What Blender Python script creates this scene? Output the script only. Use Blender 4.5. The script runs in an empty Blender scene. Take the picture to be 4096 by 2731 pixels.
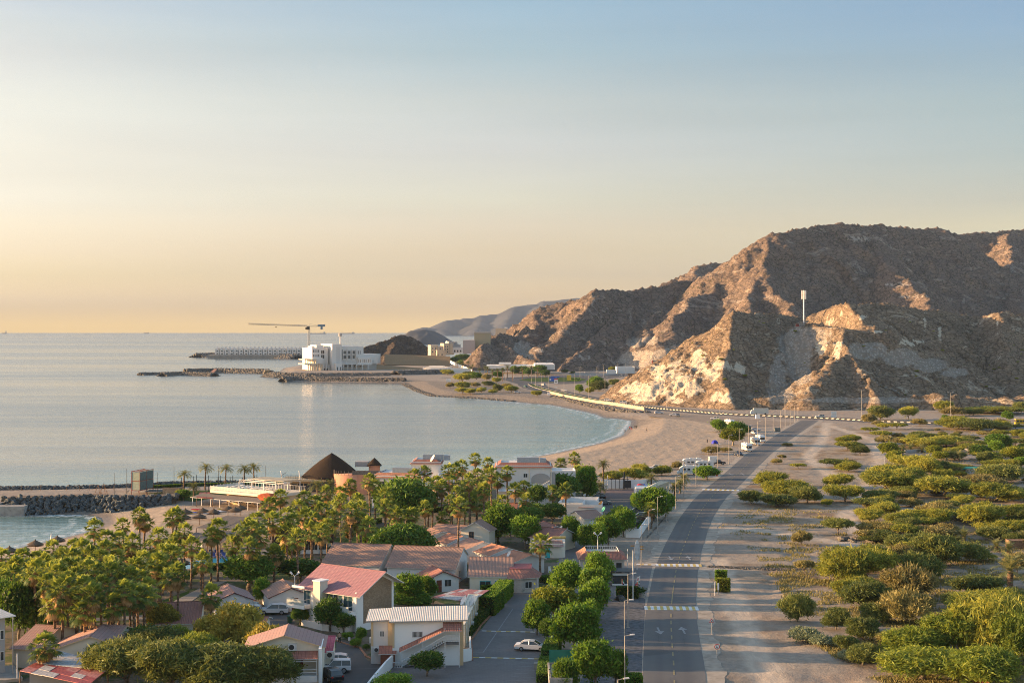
import bpy,bmesh,math,random
import numpy as np
from mathutils import Vector,Matrix
R = math.radians
random.seed(7); RS = np.random.RandomState(11)
sc = bpy.context.scene
COL = sc.collection
# ---------------------------------------------------------------- camera
FL = 5916.0; CX = 2048.0; HY = 1320.0; H = 48.5     # focal length, centre and eye level of a 4096 px wide frame; eye height in m
cam_d = bpy.data.cameras.new('camera'); cam = bpy.data.objects.new('camera',cam_d); COL.objects.link(cam)
cam.location = (0,0,H); cam.rotation_euler = (R(90),0,0)
cam_d.sensor_width = 36; cam_d.lens = 36 * FL / 4096
cam_d.shift_y = -(1365.5 - HY) / 4096
cam_d.clip_start = 1; cam_d.clip_end = 80000
sc.camera = cam
# ---------------------------------------------------------------- sky, sun, exposure
SUN_EL = 9.0; SUN_FWD = 4.0        # sun low on the left, slightly ahead
w = bpy.data.worlds.new('World'); sc.world = w; w.use_nodes = True
nt = w.node_tree; bg = nt.nodes['Background']
sky = nt.nodes.new('ShaderNodeTexSky'); sky.sky_type = 'NISHITA'; sky.sun_disc = False
sky.sun_elevation = R(SUN_EL); sky.sun_rotation = R(-90 + SUN_FWD)
sky.altitude = 0; sky.air_density = 1.0; sky.dust_density = 1.0; sky.ozone_density = 2.0
tcw = nt.nodes.new('ShaderNodeTexCoord'); sp = nt.nodes.new('ShaderNodeSeparateXYZ'); cb = nt.nodes.new('ShaderNodeCombineXYZ')
mx = nt.nodes.new('ShaderNodeMath'); mx.operation = 'MAXIMUM'; mx.inputs[1].default_value = 0.012
nt.links.new(tcw.outputs['Generated'],sp.inputs[0]); nt.links.new(sp.outputs[0],cb.inputs[0]); nt.links.new(sp.outputs[1],cb.inputs[1])
nt.links.new(sp.outputs[2],mx.inputs[0]); nt.links.new(mx.outputs[0],cb.inputs[2]); nt.links.new(cb.outputs[0],sky.inputs['Vector'])
nt.links.new(sky.outputs[0],bg.inputs['Color']); bg.inputs['Strength'].default_value = 0.10
# morning haze of the sky: warmer and brighter towards the sun side and the horizon (by world direction)
SKYFIT = [[(0.0128,(1.966,1.503,0.831)),(0.0771,(1.392,1.161,1.225)),(0.1412,(1.17,0.95,0.948)),(0.2052,(1.176,0.908,0.931)),(0.2691,(1.274,0.953,0.932)),(0.3328,(1.296,0.968,0.94)),(0.4593,(1.378,0.973,0.849)),(0.5845,(1.486,1.032,0.845)),(0.7079,(1.429,0.976,0.794)),(0.7689,(1.394,0.973,0.786)),(0.8293,(1.344,0.967,0.818))],[(0.0135,(2.479,1.838,1.141)),(0.0811,(1.441,1.137,1.117)),(0.1486,(1.091,0.868,0.943)),(0.216,(1.142,0.839,0.824)),(0.2833,(1.203,0.863,0.827)),(0.3502,(1.23,0.91,0.831)),(0.4832,(1.248,0.898,0.833)),(0.6147,(1.24,0.904,0.777)),(0.7441,(1.03,0.87,0.781)),(0.8079,(1.027,0.893,0.824)),(0.8711,(0.952,0.867,0.819))],[(0.0128,(1.699,1.408,1.407)),(0.0771,(1.406,1.154,1.182)),(0.1412,(1.052,0.857,0.95)),(0.2052,(1.029,0.829,0.836)),(0.2691,(1.102,0.829,0.755)),(0.3328,(0.947,0.721,0.692)),(0.4593,(0.86,0.701,0.674)),(0.5845,(0.872,0.73,0.677)),(0.7079,(0.766,0.693,0.694)),(0.7689,(0.743,0.701,0.738)),(0.8293,(0.733,0.706,0.756))]]
def _sky_grade():
    rs = []
    zf = nt.nodes.new('ShaderNodeMath'); zf.operation = 'MULTIPLY'; zf.inputs[1].default_value = 3.0; nt.links.new(sp.outputs[2],zf.inputs[0])
    for st in SKYFIT:
        r = nt.nodes.new('ShaderNodeValToRGB'); e = r.color_ramp.elements
        while len(e) > 1: e.remove(e[-1])
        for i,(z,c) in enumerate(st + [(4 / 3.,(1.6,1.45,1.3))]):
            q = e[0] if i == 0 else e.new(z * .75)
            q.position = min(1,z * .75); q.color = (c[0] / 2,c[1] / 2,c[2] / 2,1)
        nt.links.new(zf.outputs[0],r.inputs[0]); rs.append(r)
    def mr(a,b):
        m = nt.nodes.new('ShaderNodeMapRange'); m.inputs[1].default_value = a; m.inputs[2].default_value = b; nt.links.new(sp.outputs[0],m.inputs[0]); return m.outputs[0]
    def mix(f,a,b):
        m = nt.nodes.new('ShaderNodeMix'); m.data_type = 'RGBA'; nt.links.new(f,m.inputs[0]); nt.links.new(a,m.inputs[6]); nt.links.new(b,m.inputs[7]); return m
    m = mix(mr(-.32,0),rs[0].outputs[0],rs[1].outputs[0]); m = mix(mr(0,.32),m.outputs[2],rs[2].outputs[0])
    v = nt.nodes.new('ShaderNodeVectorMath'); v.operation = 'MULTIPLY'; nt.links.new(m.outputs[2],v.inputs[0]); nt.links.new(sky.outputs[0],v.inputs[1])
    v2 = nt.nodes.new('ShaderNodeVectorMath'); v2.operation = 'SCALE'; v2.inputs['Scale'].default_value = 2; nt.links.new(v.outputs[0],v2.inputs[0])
    # thin high cloud veil, barely visible streaks
    mp = nt.nodes.new('ShaderNodeMapping'); mp.inputs['Scale'].default_value = (2.2,2.2,26); mp.inputs['Rotation'].default_value = (0,R(4),0); nt.links.new(tcw.outputs['Generated'],mp.inputs[0])
    no = nt.nodes.new('ShaderNodeTexNoise'); no.inputs['Scale'].default_value = 1.6; no.inputs['Detail'].default_value = 4; nt.links.new(mp.outputs[0],no.inputs['Vector'])
    m3 = nt.nodes.new('ShaderNodeMapRange'); m3.inputs[1].default_value = .3; m3.inputs[2].default_value = .7; m3.inputs[3].default_value = .972; m3.inputs[4].default_value = 1.028; nt.links.new(no.outputs['Fac'],m3.inputs[0])
    v3 = nt.nodes.new('ShaderNodeVectorMath'); v3.operation = 'SCALE'; nt.links.new(v2.outputs[0],v3.inputs[0]); nt.links.new(m3.outputs[0],v3.inputs['Scale'])
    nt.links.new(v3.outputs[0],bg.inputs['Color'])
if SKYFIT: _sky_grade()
sun_d = bpy.data.lights.new('sun','SUN'); sun = bpy.data.objects.new('sun',sun_d); COL.objects.link(sun)
sun_d.energy = 5.0; sun_d.angle = R(0.6); sun_d.color = (1.0,0.62,0.31)
sv = Vector((-math.cos(R(SUN_EL)) * math.cos(R(SUN_FWD)),math.cos(R(SUN_EL)) * math.sin(R(SUN_FWD)),math.sin(R(SUN_EL))))
sun.rotation_euler = sv.to_track_quat('Z','Y').to_euler()
sc.view_settings.view_transform = 'Standard'; sc.view_settings.look = 'None'; sc.view_settings.gamma = 1
sc.view_settings.exposure = 1.58
sc.cycles.max_bounces = 6; sc.cycles.diffuse_bounces = 2; sc.cycles.glossy_bounces = 3; sc.cycles.transparent_max_bounces = 8
sc.cycles.volume_bounces = 0; sc.cycles.use_denoising = True; sc.cycles.denoising_prefilter = 'NONE'; sc.cycles.filter_width = 1.0
# ---------------------------------------------------------------- measuring helpers (sight line of a photo pixel -> point of the place)
def G(px,py,z=0.0):
    Y = FL * (H - z) / (py - HY)
    return Vector(((px - CX) / FL * Y,Y,z))
def P(px,py,Y):
    return Vector(((px - CX) / FL * Y,Y,H - (py - HY) / FL * Y))
def fpx(v):
    return (CX + FL * v[0] / v[1],HY + FL * (H - v[2]) / v[1])
# ---------------------------------------------------------------- object helpers
def setp(o,label=None,cat=None,group=None,kind=None):
    if label: o['label'] = label
    if cat: o['category'] = cat
    if group: o['group'] = group
    if kind: o['kind'] = kind
    return o
def thing(name,label=None,cat=None,loc=(0,0,0),rz=0,group=None):
    o = bpy.data.objects.new(name,None); COL.objects.link(o)
    o.empty_display_size = 0.5; o.location = loc; o.rotation_euler = (0,0,rz)
    return setp(o,label,cat,group)
def link(name,me,parent=None,mat=None,loc=None,rot=None,scale=None):
    o = bpy.data.objects.new(name,me); COL.objects.link(o)
    if mat:
        if len(me.materials): me.materials.clear()
        for m in (mat if isinstance(mat,(list,tuple)) else [mat]): me.materials.append(m)
    if parent: o.parent = parent
    if loc is not None: o.location = loc
    if rot is not None: o.rotation_euler = rot
    if scale is not None: o.scale = scale
    return o
def copy_tree(o,parent=None):
    c = o.copy(); COL.objects.link(c)
    if parent: c.parent = parent
    for ch in list(o.children): copy_tree(ch,c)
    return c
class MB:
    "collects faces of one part"
    def __init__(s): s.v = []; s.f = []; s.m = []
    def add(s,vs,fs,mi=0):
        n = len(s.v); s.v += [tuple(x) for x in vs]; s.f += [tuple(n + i for i in f) for f in fs]; s.m += [mi] * len(fs); return s
    def box(s,x0,x1,y0,y1,z0,z1,mi=0,M=None):
        vs = [(x0,y0,z0),(x1,y0,z0),(x1,y1,z0),(x0,y1,z0),(x0,y0,z1),(x1,y0,z1),(x1,y1,z1),(x0,y1,z1)]
        if M is not None: vs = [M @ Vector(v) for v in vs]
        return s.add(vs,[(0,3,2,1),(4,5,6,7),(0,1,5,4),(1,2,6,5),(2,3,7,6),(3,0,4,7)],mi)
    def cyl(s,p0,p1,r0,r1=None,n=8,mi=0,caps=True):
        p0 = Vector(p0); p1 = Vector(p1); r1 = r0 if r1 is None else r1
        d = (p1 - p0); q = d.to_track_quat('Z','Y') if d.length > 1e-9 else Matrix.Identity(3).to_quaternion()
        vs = []
        for p,r in ((p0,r0),(p1,r1)):
            for i in range(n):
                a = 2 * math.pi * i / n; vs.append(p + q @ Vector((math.cos(a) * r,math.sin(a) * r,0)))
        fs = [(i,(i + 1) % n,n + (i + 1) % n,n + i) for i in range(n)]
        if caps: fs += [tuple(range(n - 1,-1,-1)),tuple(range(n,2 * n))]
        return s.add(vs,fs,mi)
    def tube(s,pts,rs,n=6,mi=0):
        for i in range(len(pts) - 1):
            a = rs[i] if hasattr(rs,'__len__') else rs; b = rs[i + 1] if hasattr(rs,'__len__') else rs
            s.cyl(pts[i],pts[i + 1],a,b,n,mi)
        return s
    def prism(s,prof,y0,y1,mi=0,axis='y'):
        "closed outline (u, z) pushed along one axis"
        n = len(prof)
        if axis == 'y': vs = [(u,y0,z) for u,z in prof] + [(u,y1,z) for u,z in prof]
        elif axis == 'x': vs = [(y0,u,z) for u,z in prof] + [(y1,u,z) for u,z in prof]
        else: vs = [(u,z,y0) for u,z in prof] + [(u,z,y1) for u,z in prof]
        fs = [(i,(i + 1) % n,n + (i + 1) % n,n + i) for i in range(n)] + [tuple(range(n - 1,-1,-1)),tuple(range(n,2 * n))]
        return s.add(vs,fs,mi)
    def quad(s,a,b,c,d,mi=0): return s.add([a,b,c,d],[(0,1,2,3)],mi)
    def mesh(s,name,smooth=False):
        me = bpy.data.meshes.new(name); me.from_pydata([tuple(v) for v in s.v],[],s.f)
        if any(s.m): me.polygons.foreach_set('material_index',s.m)
        if smooth: me.polygons.foreach_set('use_smooth',[True] * len(s.f))
        me.update(); return me
    def build(s,name,mat,parent=None,smooth=False,**k):
        me = s.mesh(name,smooth)
        bm = bmesh.new(); bm.from_mesh(me); bmesh.ops.recalc_face_normals(bm,faces=bm.faces); bm.to_mesh(me); bm.free()
        return link(name,me,parent,mat,**k)
def npmesh(name,V,Fq,mat,attrs=None,smooth=True,parent=None):
    "mesh out of numpy arrays; Fq is (n,3) or (n,4)"
    me = bpy.data.meshes.new(name); k = Fq.shape[1]
    me.vertices.add(len(V)); me.vertices.foreach_set('co',np.asarray(V,dtype=np.float32).ravel())
    me.loops.add(Fq.size); me.loops.foreach_set('vertex_index',Fq.astype(np.int32).ravel())
    me.polygons.add(len(Fq)); me.polygons.foreach_set('loop_start',np.arange(0,Fq.size,k,dtype=np.int32))
    me.polygons.foreach_set('use_smooth',np.full(len(Fq),smooth))
    me.update(calc_edges=True)
    for an,a in (attrs or {}).items():
        if a.ndim == 1: t = me.attributes.new(an,'FLOAT','POINT'); t.data.foreach_set('value',a.astype(np.float32))
        else: t = me.attributes.new(an,'FLOAT_COLOR','POINT'); t.data.foreach_set('color',a.astype(np.float32).ravel())
    return link(name,me,parent,mat)
def gridfaces(nu,nv):
    i = np.arange(nu - 1)[:,None] * nv + np.arange(nv - 1)[None,:]
    return np.stack([i,i + nv,i + nv + 1,i + 1],-1).reshape(-1,4)
# ---------------------------------------------------------------- noise in numpy
_perm = RS.permutation(4096)
def _h(ix,iy,s):
    return (_perm[(_perm[(ix + s * 57) & 4095] + iy) & 4095] / 4095.0) * 2 * math.pi
def perlin(x,y,s=0):
    ix = np.floor(x).astype(np.int64); iy = np.floor(y).astype(np.int64); fx = x - ix; fy = y - iy
    u = fx * fx * fx * (fx * (fx * 6 - 15) + 10); v = fy * fy * fy * (fy * (fy * 6 - 15) + 10)
    def g(a,b): t = _h(ix + a,iy + b,s); return np.cos(t) * (fx - a) + np.sin(t) * (fy - b)
    return 1.5 * ((g(0,0) * (1 - u) + g(1,0) * u) * (1 - v) + (g(0,1) * (1 - u) + g(1,1) * u) * v)
def fbm(x,y,o=5,s=0,gain=.5):
    r = 0; a = 1
    for k in range(o): r = r + a * perlin(x * 2 ** k + 13.7 * k,y * 2 ** k - 7.1 * k,s + k); a *= gain
    return r
def ridged(x,y,o=5,s=0,gain=.5):
    r = 0; a = 1
    for k in range(o): r = r + a * (1 - np.abs(perlin(x * 2 ** k + 3.3 * k,y * 2 ** k + 9.1 * k,s + k)) * 2); a *= gain
    return r
def inpoly(x,y,poly):
    r = np.zeros(x.shape,bool); n = len(poly)
    for i in range(n):
        x0,y0 = poly[i][:2]; x1,y1 = poly[(i + 1) % n][:2]
        if y0 == y1: continue
        c = ((y0 > y) != (y1 > y)) & (x < (x1 - x0) * (y - y0) / (y1 - y0) + x0); r ^= c
    return r
def dpoly(x,y,pts,closed=False):
    d = np.full(x.shape,1e9); n = len(pts)
    for i in range(n if closed else n - 1):
        x0,y0 = pts[i][:2]; x1,y1 = pts[(i + 1) % n][:2]; dx,dy = x1 - x0,y1 - y0; L = dx * dx + dy * dy + 1e-12
        t = np.clip(((x - x0) * dx + (y - y0) * dy) / L,0,1); d = np.minimum(d,np.hypot(x - x0 - t * dx,y - y0 - t * dy))
    return d
def sstep(a,b,x): t = np.clip((x - a) / (b - a),0,1); return t * t * (3 - 2 * t)
# ---------------------------------------------------------------- materials
MATS = {}
class N:
    "thin node builder"
    def __init__(s,name):
        s.m = bpy.data.materials.new(name); s.m.use_nodes = True; s.t = s.m.node_tree; s.b = s.t.nodes['Principled BSDF']; s.out = s.t.nodes['Material Output']; s._c = {}
    def n(s,t,**k):
        o = s.t.nodes.new(t)
        for a,b in k.items(): setattr(o,a,b)
        return o
    def l(s,a,b): s.t.links.new(a,b)
    def co(s,kind='Object'):
        if kind not in s._c: s._c[kind] = s.n('ShaderNodeTexCoord').outputs[kind] if kind != 'World' else s.n('ShaderNodeNewGeometry').outputs['Position']
        return s._c[kind]
    def mp(s,co,sc=(1,1,1),rot=(0,0,0)):
        o = s.n('ShaderNodeMapping'); s.l(co,o.inputs[0]); o.inputs['Scale'].default_value = sc; o.inputs['Rotation'].default_value = rot; return o.outputs[0]
    def noise(s,co,scale,detail=4,rough=.55,dist=0):
        o = s.n('ShaderNodeTexNoise'); s.l(co,o.inputs['Vector']); o.inputs['Scale'].default_value = scale; o.inputs['Detail'].default_value = detail; o.inputs['Roughness'].default_value = rough; o.inputs['Distortion'].default_value = dist; return o.outputs['Fac']
    def voro(s,co,scale,out='Distance',feat='F1',rnd=1):
        o = s.n('ShaderNodeTexVoronoi',feature=feat); s.l(co,o.inputs['Vector']); o.inputs['Scale'].default_value = scale; o.inputs['Randomness'].default_value = rnd; return o.outputs[out]
    def ramp(s,f,stops,interp='LINEAR'):
        o = s.n('ShaderNodeValToRGB'); o.color_ramp.interpolation = interp; e = o.color_ramp.elements
        while len(e) > 1: e.remove(e[-1])
        for i,(p,c) in enumerate(stops):
            q = e[0] if i == 0 else e.new(p)
            q.position = p; c = (c,c,c) if not hasattr(c,'__len__') else c; q.color = (*c[:3],1)
        s.l(f,o.inputs[0]); return o.outputs[0]
    def mix(s,f,a,b,bt='MIX'):
        o = s.n('ShaderNodeMix',data_type='RGBA',blend_type=bt)
        for i,v in ((0,f),(6,a),(7,b)):
            if hasattr(v,'is_output'): s.l(v,o.inputs[i])
            elif i == 0: o.inputs[0].default_value = v
            else: o.inputs[i].default_value = (*v[:3],1)
        return o.outputs[2]
    def math(s,op,a,b=0.0,c=None):
        o = s.n('ShaderNodeMath',operation=op)
        for i,v in enumerate((a,b) if c is None else (a,b,c)):
            if hasattr(v,'is_output'): s.l(v,o.inputs[i])
            else: o.inputs[i].default_value = v
        return o.outputs[0]
    def attr(s,name): o = s.n('ShaderNodeAttribute'); o.attribute_name = name; return o
    def bump(s,h,strength=.3,dist=.1,nrm=None):
        o = s.n('ShaderNodeBump'); s.l(h,o.inputs['Height']); o.inputs['Strength'].default_value = strength; o.inputs['Distance'].default_value = dist
        if nrm is not None: s.l(nrm,o.inputs['Normal'])
        return o.outputs[0]
    def fin(s,col=None,rough=None,nrm=None,spec=None,metal=None):
        for k,v in (('Base Color',col),('Roughness',rough),('Normal',nrm),('Specular IOR Level',spec),('Metallic',metal)):
            if v is None: continue
            if hasattr(v,'is_output'): s.l(v,s.b.inputs[k])
            else: s.b.inputs[k].default_value = (*v[:3],1) if hasattr(v,'__len__') else v
        return s.m
def paint(name,col,rough=.7,var=.12,scale=1.5,spec=.3,metal=0,bumps=0,co='Object'):
    "weathered plain coating"
    if name in MATS: return MATS[name]
    n = N(name); f = n.noise(n.co(co),scale,6,.6)
    c2 = [max(0,c * (1 - var * 2.2)) for c in col]; c1 = [min(1,c * (1 + var)) for c in col]
    cc = n.ramp(f,[(.3,c2),(.55,col),(.75,c1)])
    nr = None
    if bumps: nr = n.bump(n.noise(n.co(co),scale * 12,3),.4,bumps)
    n.fin(cc,rough,nr,spec,metal); MATS[name] = n.m; return n.m
# ================================================================= GROUND, SEA
SEA = -2.0
S = lambda x,y: G(x,y,SEA)[:2]
def W(px,Y): return ((px - CX) / FL * Y,Y)
COAST = [(-600,60),(-420,250),S(-600,2300),S(-200,2235),S(0,2203),S(89,2181),S(208,2157),S(334,2125),S(385,2100),S(393,2085),S(385,2070),S(340,2060),S(214,2060),S(167,2061),S(110,2061),
  S(-300,2061),S(-1500,2061),S(-1500,1960),S(0,1960),S(230,1957),S(500,1951),S(700,1936),S(1000,1933),S(1130,1931),S(1400,1911),S(1700,1890),S(1866,1880),S(1927,1870),S(2100,1831),
  S(2199,1814),S(2279,1796),S(2360,1779),S(2414,1765),S(2480,1741),S(2498,1719),S(2512,1702),S(2516,1683),S(2468,1675),S(2408,1671),S(2376,1657),S(2334,1647),S(2260,1632),S(2200,1620),
  S(2076,1610),S(1972,1596),S(1883,1590),S(1778,1585),S(1719,1582),S(1674,1569),S(1630,1548),S(1615,1533),S(1520,1531),S(1348,1529),S(1228,1527),S(1115,1526),S(1127,1514),S(1090,1504),
  W(1130,1960),W(1180,2080),W(1300,2250),W(1500,2400),W(1750,2500),W(1900,2480),W(2050,2650),W(2200,3000),(9000,6000),(9000,60)]
def land_sd(x,y):
    d = dpoly(x,y,COAST,True); return np.where(inpoly(x,y,COAST),d,-d)
# zones, outlined on the ground
def Z(pts): return [G(x,y)[:2] for x,y in pts]
Z_beach = Z([(1700,1905),(1930,1900),(2130,1925),(2330,1900),(2520,1905),(2640,1880),(2700,1855),(2830,1790),(2900,1745),(2870,1700),(2740,1678),(2600,1668),(2500,1660),(2400,1700),(2300,1760),(1900,1850)])
Z_nbeach = Z([(-300,2300),(0,2215),(120,2200),(330,2150),(480,2110),(700,2140),(900,2120),(900,2050),(700,2020),(560,2015),(370,2040),(0,2080),(-300,2150)])
Z_green = Z([(-400,2500),(-400,2330),(100,2260),(400,2180),(650,2220),(1000,2200),(1200,2080),(1500,1930),(2300,1900),(2420,1960),(2420,2150),(2500,2200),(2300,2300),(2100,2450),(1400,2760),(0,2900)])
Z_right = Z([(2830,2731),(2830,2500),(2830,2230),(2960,1960),(3270,1700),(4400,1720),(5500,1800),(5500,3200),(2900,3200)])
Z_track = [[G(*p)[:2] for p in t] for t in ([(3310,1690),(3290,1760),(3230,1830),(3330,1900),(3560,1920),(3480,1990),(3380,2060),(3440,2130),(3410,2180),(3200,2140),(2960,2110),(2860,2130)],[(3310,1700),(3500,1760),(3520,1850),(3460,1950),(3440,2000),(3700,2040),(3900,2060)],[(2870,2240),(2930,2380),(3000,2560),(3100,2760)])]
Z_shore = Z([(2620,1675),(2560,1668),(2200,1590),(2060,1545),(1990,1520),(1850,1530),(1700,1522),(1640,1515),(1560,1515),(1560,1560),(1700,1600),(2100,1630),(2400,1690),(2540,1700)])
def ground_h(x,y,sd):
    z = np.where(sd > 0,np.minimum(0,SEA - .15 + .11 * sd),np.maximum(-7,SEA - .15 + .06 * sd))
    return z
nu,nv = 900,620
pxs = np.linspace(-1700,6200,nu); Ys = 120 * (9000 / 120.) ** (np.linspace(0,1,nv) ** 1.0)
PX,YY = np.meshgrid(pxs,Ys,indexing='ij'); XX = (PX - CX) / FL * YY
sd = land_sd(XX,YY); zz = ground_h(XX,YY,sd)
sr = sstep(-2,3,XX - 0) * inpoly(XX,YY,Z_right) * sstep(0,6,dpoly(XX,YY,Z_right,True))
zz = zz + sr * (np.minimum(0,fbm(XX / 14,YY / 14,4,3) * .5))
sr2 = inpoly(XX,YY,Z_beach) * sstep(0,8,dpoly(XX,YY,Z_beach,True)) * sstep(14,30,sd)
zz = zz + sr2 * (-.25 + .25 * np.abs(fbm(XX / 7,YY / 5,4,5)))
def zone(pz,w=4):
    d = dpoly(XX,YY,pz,True); s = np.where(inpoly(XX,YY,pz),d,-d) + fbm(XX / 12,YY / 12,4,9) * 5
    return sstep(-w,w,s)
trk = np.zeros_like(XX)
for t in Z_track:
    trk = np.maximum(trk,1 - sstep(1.2,3.6,dpoly(XX,YY,t) + fbm(XX / 5,YY / 5,3,12) * 1.0))
z1 = np.stack([np.maximum(zone(Z_beach),zone(Z_nbeach,3)),zone(Z_green,3),zone(Z_right,3),np.ones_like(XX)],-1)
wet = np.where(sd > 0,1 - sstep(2.5,6.5,sd + fbm(XX / 9,YY / 9,2,4)),1)
z2 = np.stack([wet,zone(Z_shore,4),trk,np.ones_like(XX)],-1)
def m_ground():
    n = N('sandy_ground'); co = n.co('Object')
    a = n.attr('zone_a').outputs['Color']; b = n.attr('zone_b').outputs['Color']
    sa = n.n('ShaderNodeSeparateColor'); n.l(a,sa.inputs[0]); sb = n.n('ShaderNodeSeparateColor'); n.l(b,sb.inputs[0])
    f1 = n.noise(co,.06,6,.6); f2 = n.noise(co,.9,6,.65); f3 = n.noise(n.mp(co,(.25,1,1)),.35,7,.7,.6)
    base = n.ramp(f2,[(.25,(.20,.165,.13)),(.5,(.33,.275,.215)),(.75,(.43,.365,.29))])
    base = n.mix(n.ramp(f3,[(.38,0),(.62,.5)]),base,(.19,.18,.175))
    base = n.mix(n.ramp(f1,[(.5,0),(.68,.45)]),base,(.27,.17,.115))
    beach = n.ramp(n.noise(n.mp(co,(1,.6,1)),.5,7,.65,.4),[(.3,(.29,.225,.165)),(.6,(.41,.325,.24)),(.8,(.50,.405,.30))])
    tl_ = n.math('ABSOLUTE',n.math('SUBTRACT',n.noise(n.mp(co,(1,.5,1),(0,0,.5)),.045,2,.4,1.2),.5)); tl2 = n.math('FRACT',n.math('MULTIPLY',tl_,26.0)); beach = n.mix(n.ramp(tl2,[(.0,.45),(.16,0),(.84,0),(1,.45)]),beach,(.26,.20,.145))
    green = n.ramp(n.noise(co,.12,5,.7),[(.35,(.10,.085,.06)),(.5,(.16,.13,.095)),(.56,(.045,.075,.02)),(.8,(.055,.095,.022))])
    scrub = n.ramp(n.noise(co,.16,7,.7),[(.36,(.33,.265,.19)),(.48,(.28,.22,.155)),(.54,(.19,.13,.08)),(.72,(.23,.155,.09))])
    scrub = n.mix(n.ramp(n.noise(co,.03,3,.5),[(.45,.15),(.62,1)]),base,scrub)
    track = n.ramp(n.noise(n.mp(co,(1,.3,1)),.8,6,.6),[(.3,(.36,.30,.24)),(.7,(.50,.425,.335))])
    shore = n.ramp(n.voro(co,.9),[(.1,(.10,.085,.07)),(.5,(.21,.175,.14)),(.8,(.3,.25,.2))])
    c = n.mix(sa.outputs[0],base,beach); c = n.mix(sa.outputs[1],c,green); c = n.mix(sa.outputs[2],c,scrub)
    c = n.mix(sb.outputs[1],c,shore); c = n.mix(sb.outputs[2],c,track)
    c = n.mix(n.math('MULTIPLY',sb.outputs[0],.62),c,(.10,.08,.06))
    ro = n.ramp(sb.outputs[0],[(0,.95),(1,.45)])
    bh = n.math('ADD',n.noise(co,2.2,6,.7),n.math('MULTIPLY',n.voro(n.mp(co,(1,.6,1)),.35),.8))
    return n.fin(c,ro,n.bump(bh,.7,.22),.25)
gr = npmesh('ground',np.stack([XX,YY,zz],-1).reshape(-1,3),gridfaces(nu,nv),m_ground(),{'zone_a': z1.reshape(-1,4),'zone_b': z2.reshape(-1,4)})
setp(gr,kind='structure')
def m_sea():
    n = N('sea_water'); co = n.co('Object')
    big = n.noise(n.mp(co,(.22,1,1)),.0042,5,.55,.8)
    band = n.noise(n.mp(co,(.05,1,1)),.0016,4,.5,.3)
    r1 = n.noise(n.mp(co,(.55,1,1)),.33,5,.62,.2); r2 = n.noise(n.mp(co,(.4,1,1)),.06,3,.5)
    shal = n.attr('shallow').outputs['Fac']
    streak = n.ramp(n.math('ADD',n.math('MULTIPLY',big,.6),n.math('MULTIPLY',band,.4)),[(.42,0),(.56,1)])
    col = n.mix(shal,(.09,.115,.12),(.12,.22,.205))
    r3 = n.noise(n.mp(co,(.3,1,1)),.035,6,.72,.3); hgt = n.math('ADD',n.math('MULTIPLY',r3,5.0),n.math('MULTIPLY',r1,.4))
    bp = n.n('ShaderNodeBump'); n.l(hgt,bp.inputs['Height']); bp.inputs['Distance'].default_value = .6
    n.l(n.ramp(streak,[(0,.18),(1,.40)]),bp.inputs['Strength'])
    rough = n.ramp(streak,[(0,.13),(1,.21)])
    foam = n.attr('foam').outputs['Fac']
    ff = n.math('MULTIPLY',foam,n.ramp(n.noise(n.mp(co,(1,1.6,1)),.45,5,.7),[(.44,0),(.56,1)]))
    col = n.mix(ff,col,(.75,.75,.73)); rough = n.mix(ff,rough,(.8,.8,.8))
    n.b.inputs['IOR'].default_value = 1.6
    return n.fin(col,rough,bp.outputs[0],.5)
nu,nv = 700,420
pxs = np.linspace(-2600,6200,nu); Ys = 180 * (26000 / 180.) ** np.linspace(0,1,nv)
PX,YY = np.meshgrid(pxs,Ys,indexing='ij'); XX = (PX - CX) / FL * YY
sd2 = land_sd(XX,YY)
foam = ((1 - sstep(.5,1.6,np.abs(-sd2 - .8))) + .55 * (1 - sstep(.3,1.2,np.abs(-sd2 - 7 - 2.5 * perlin(XX / 18,YY / 18,8))))) * (YY < 1100)
o = npmesh('sea',np.stack([XX,YY,np.full_like(XX,SEA)],-1).reshape(-1,3),gridfaces(nu,nv),m_sea(),
    {'shallow': ((1 - sstep(0,95,-sd2)) * (sd2 < 0) * .9 * (YY < 1000)).ravel(),'foam': np.clip(foam,0,1).ravel()})
setp(o,kind='structure')
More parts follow.
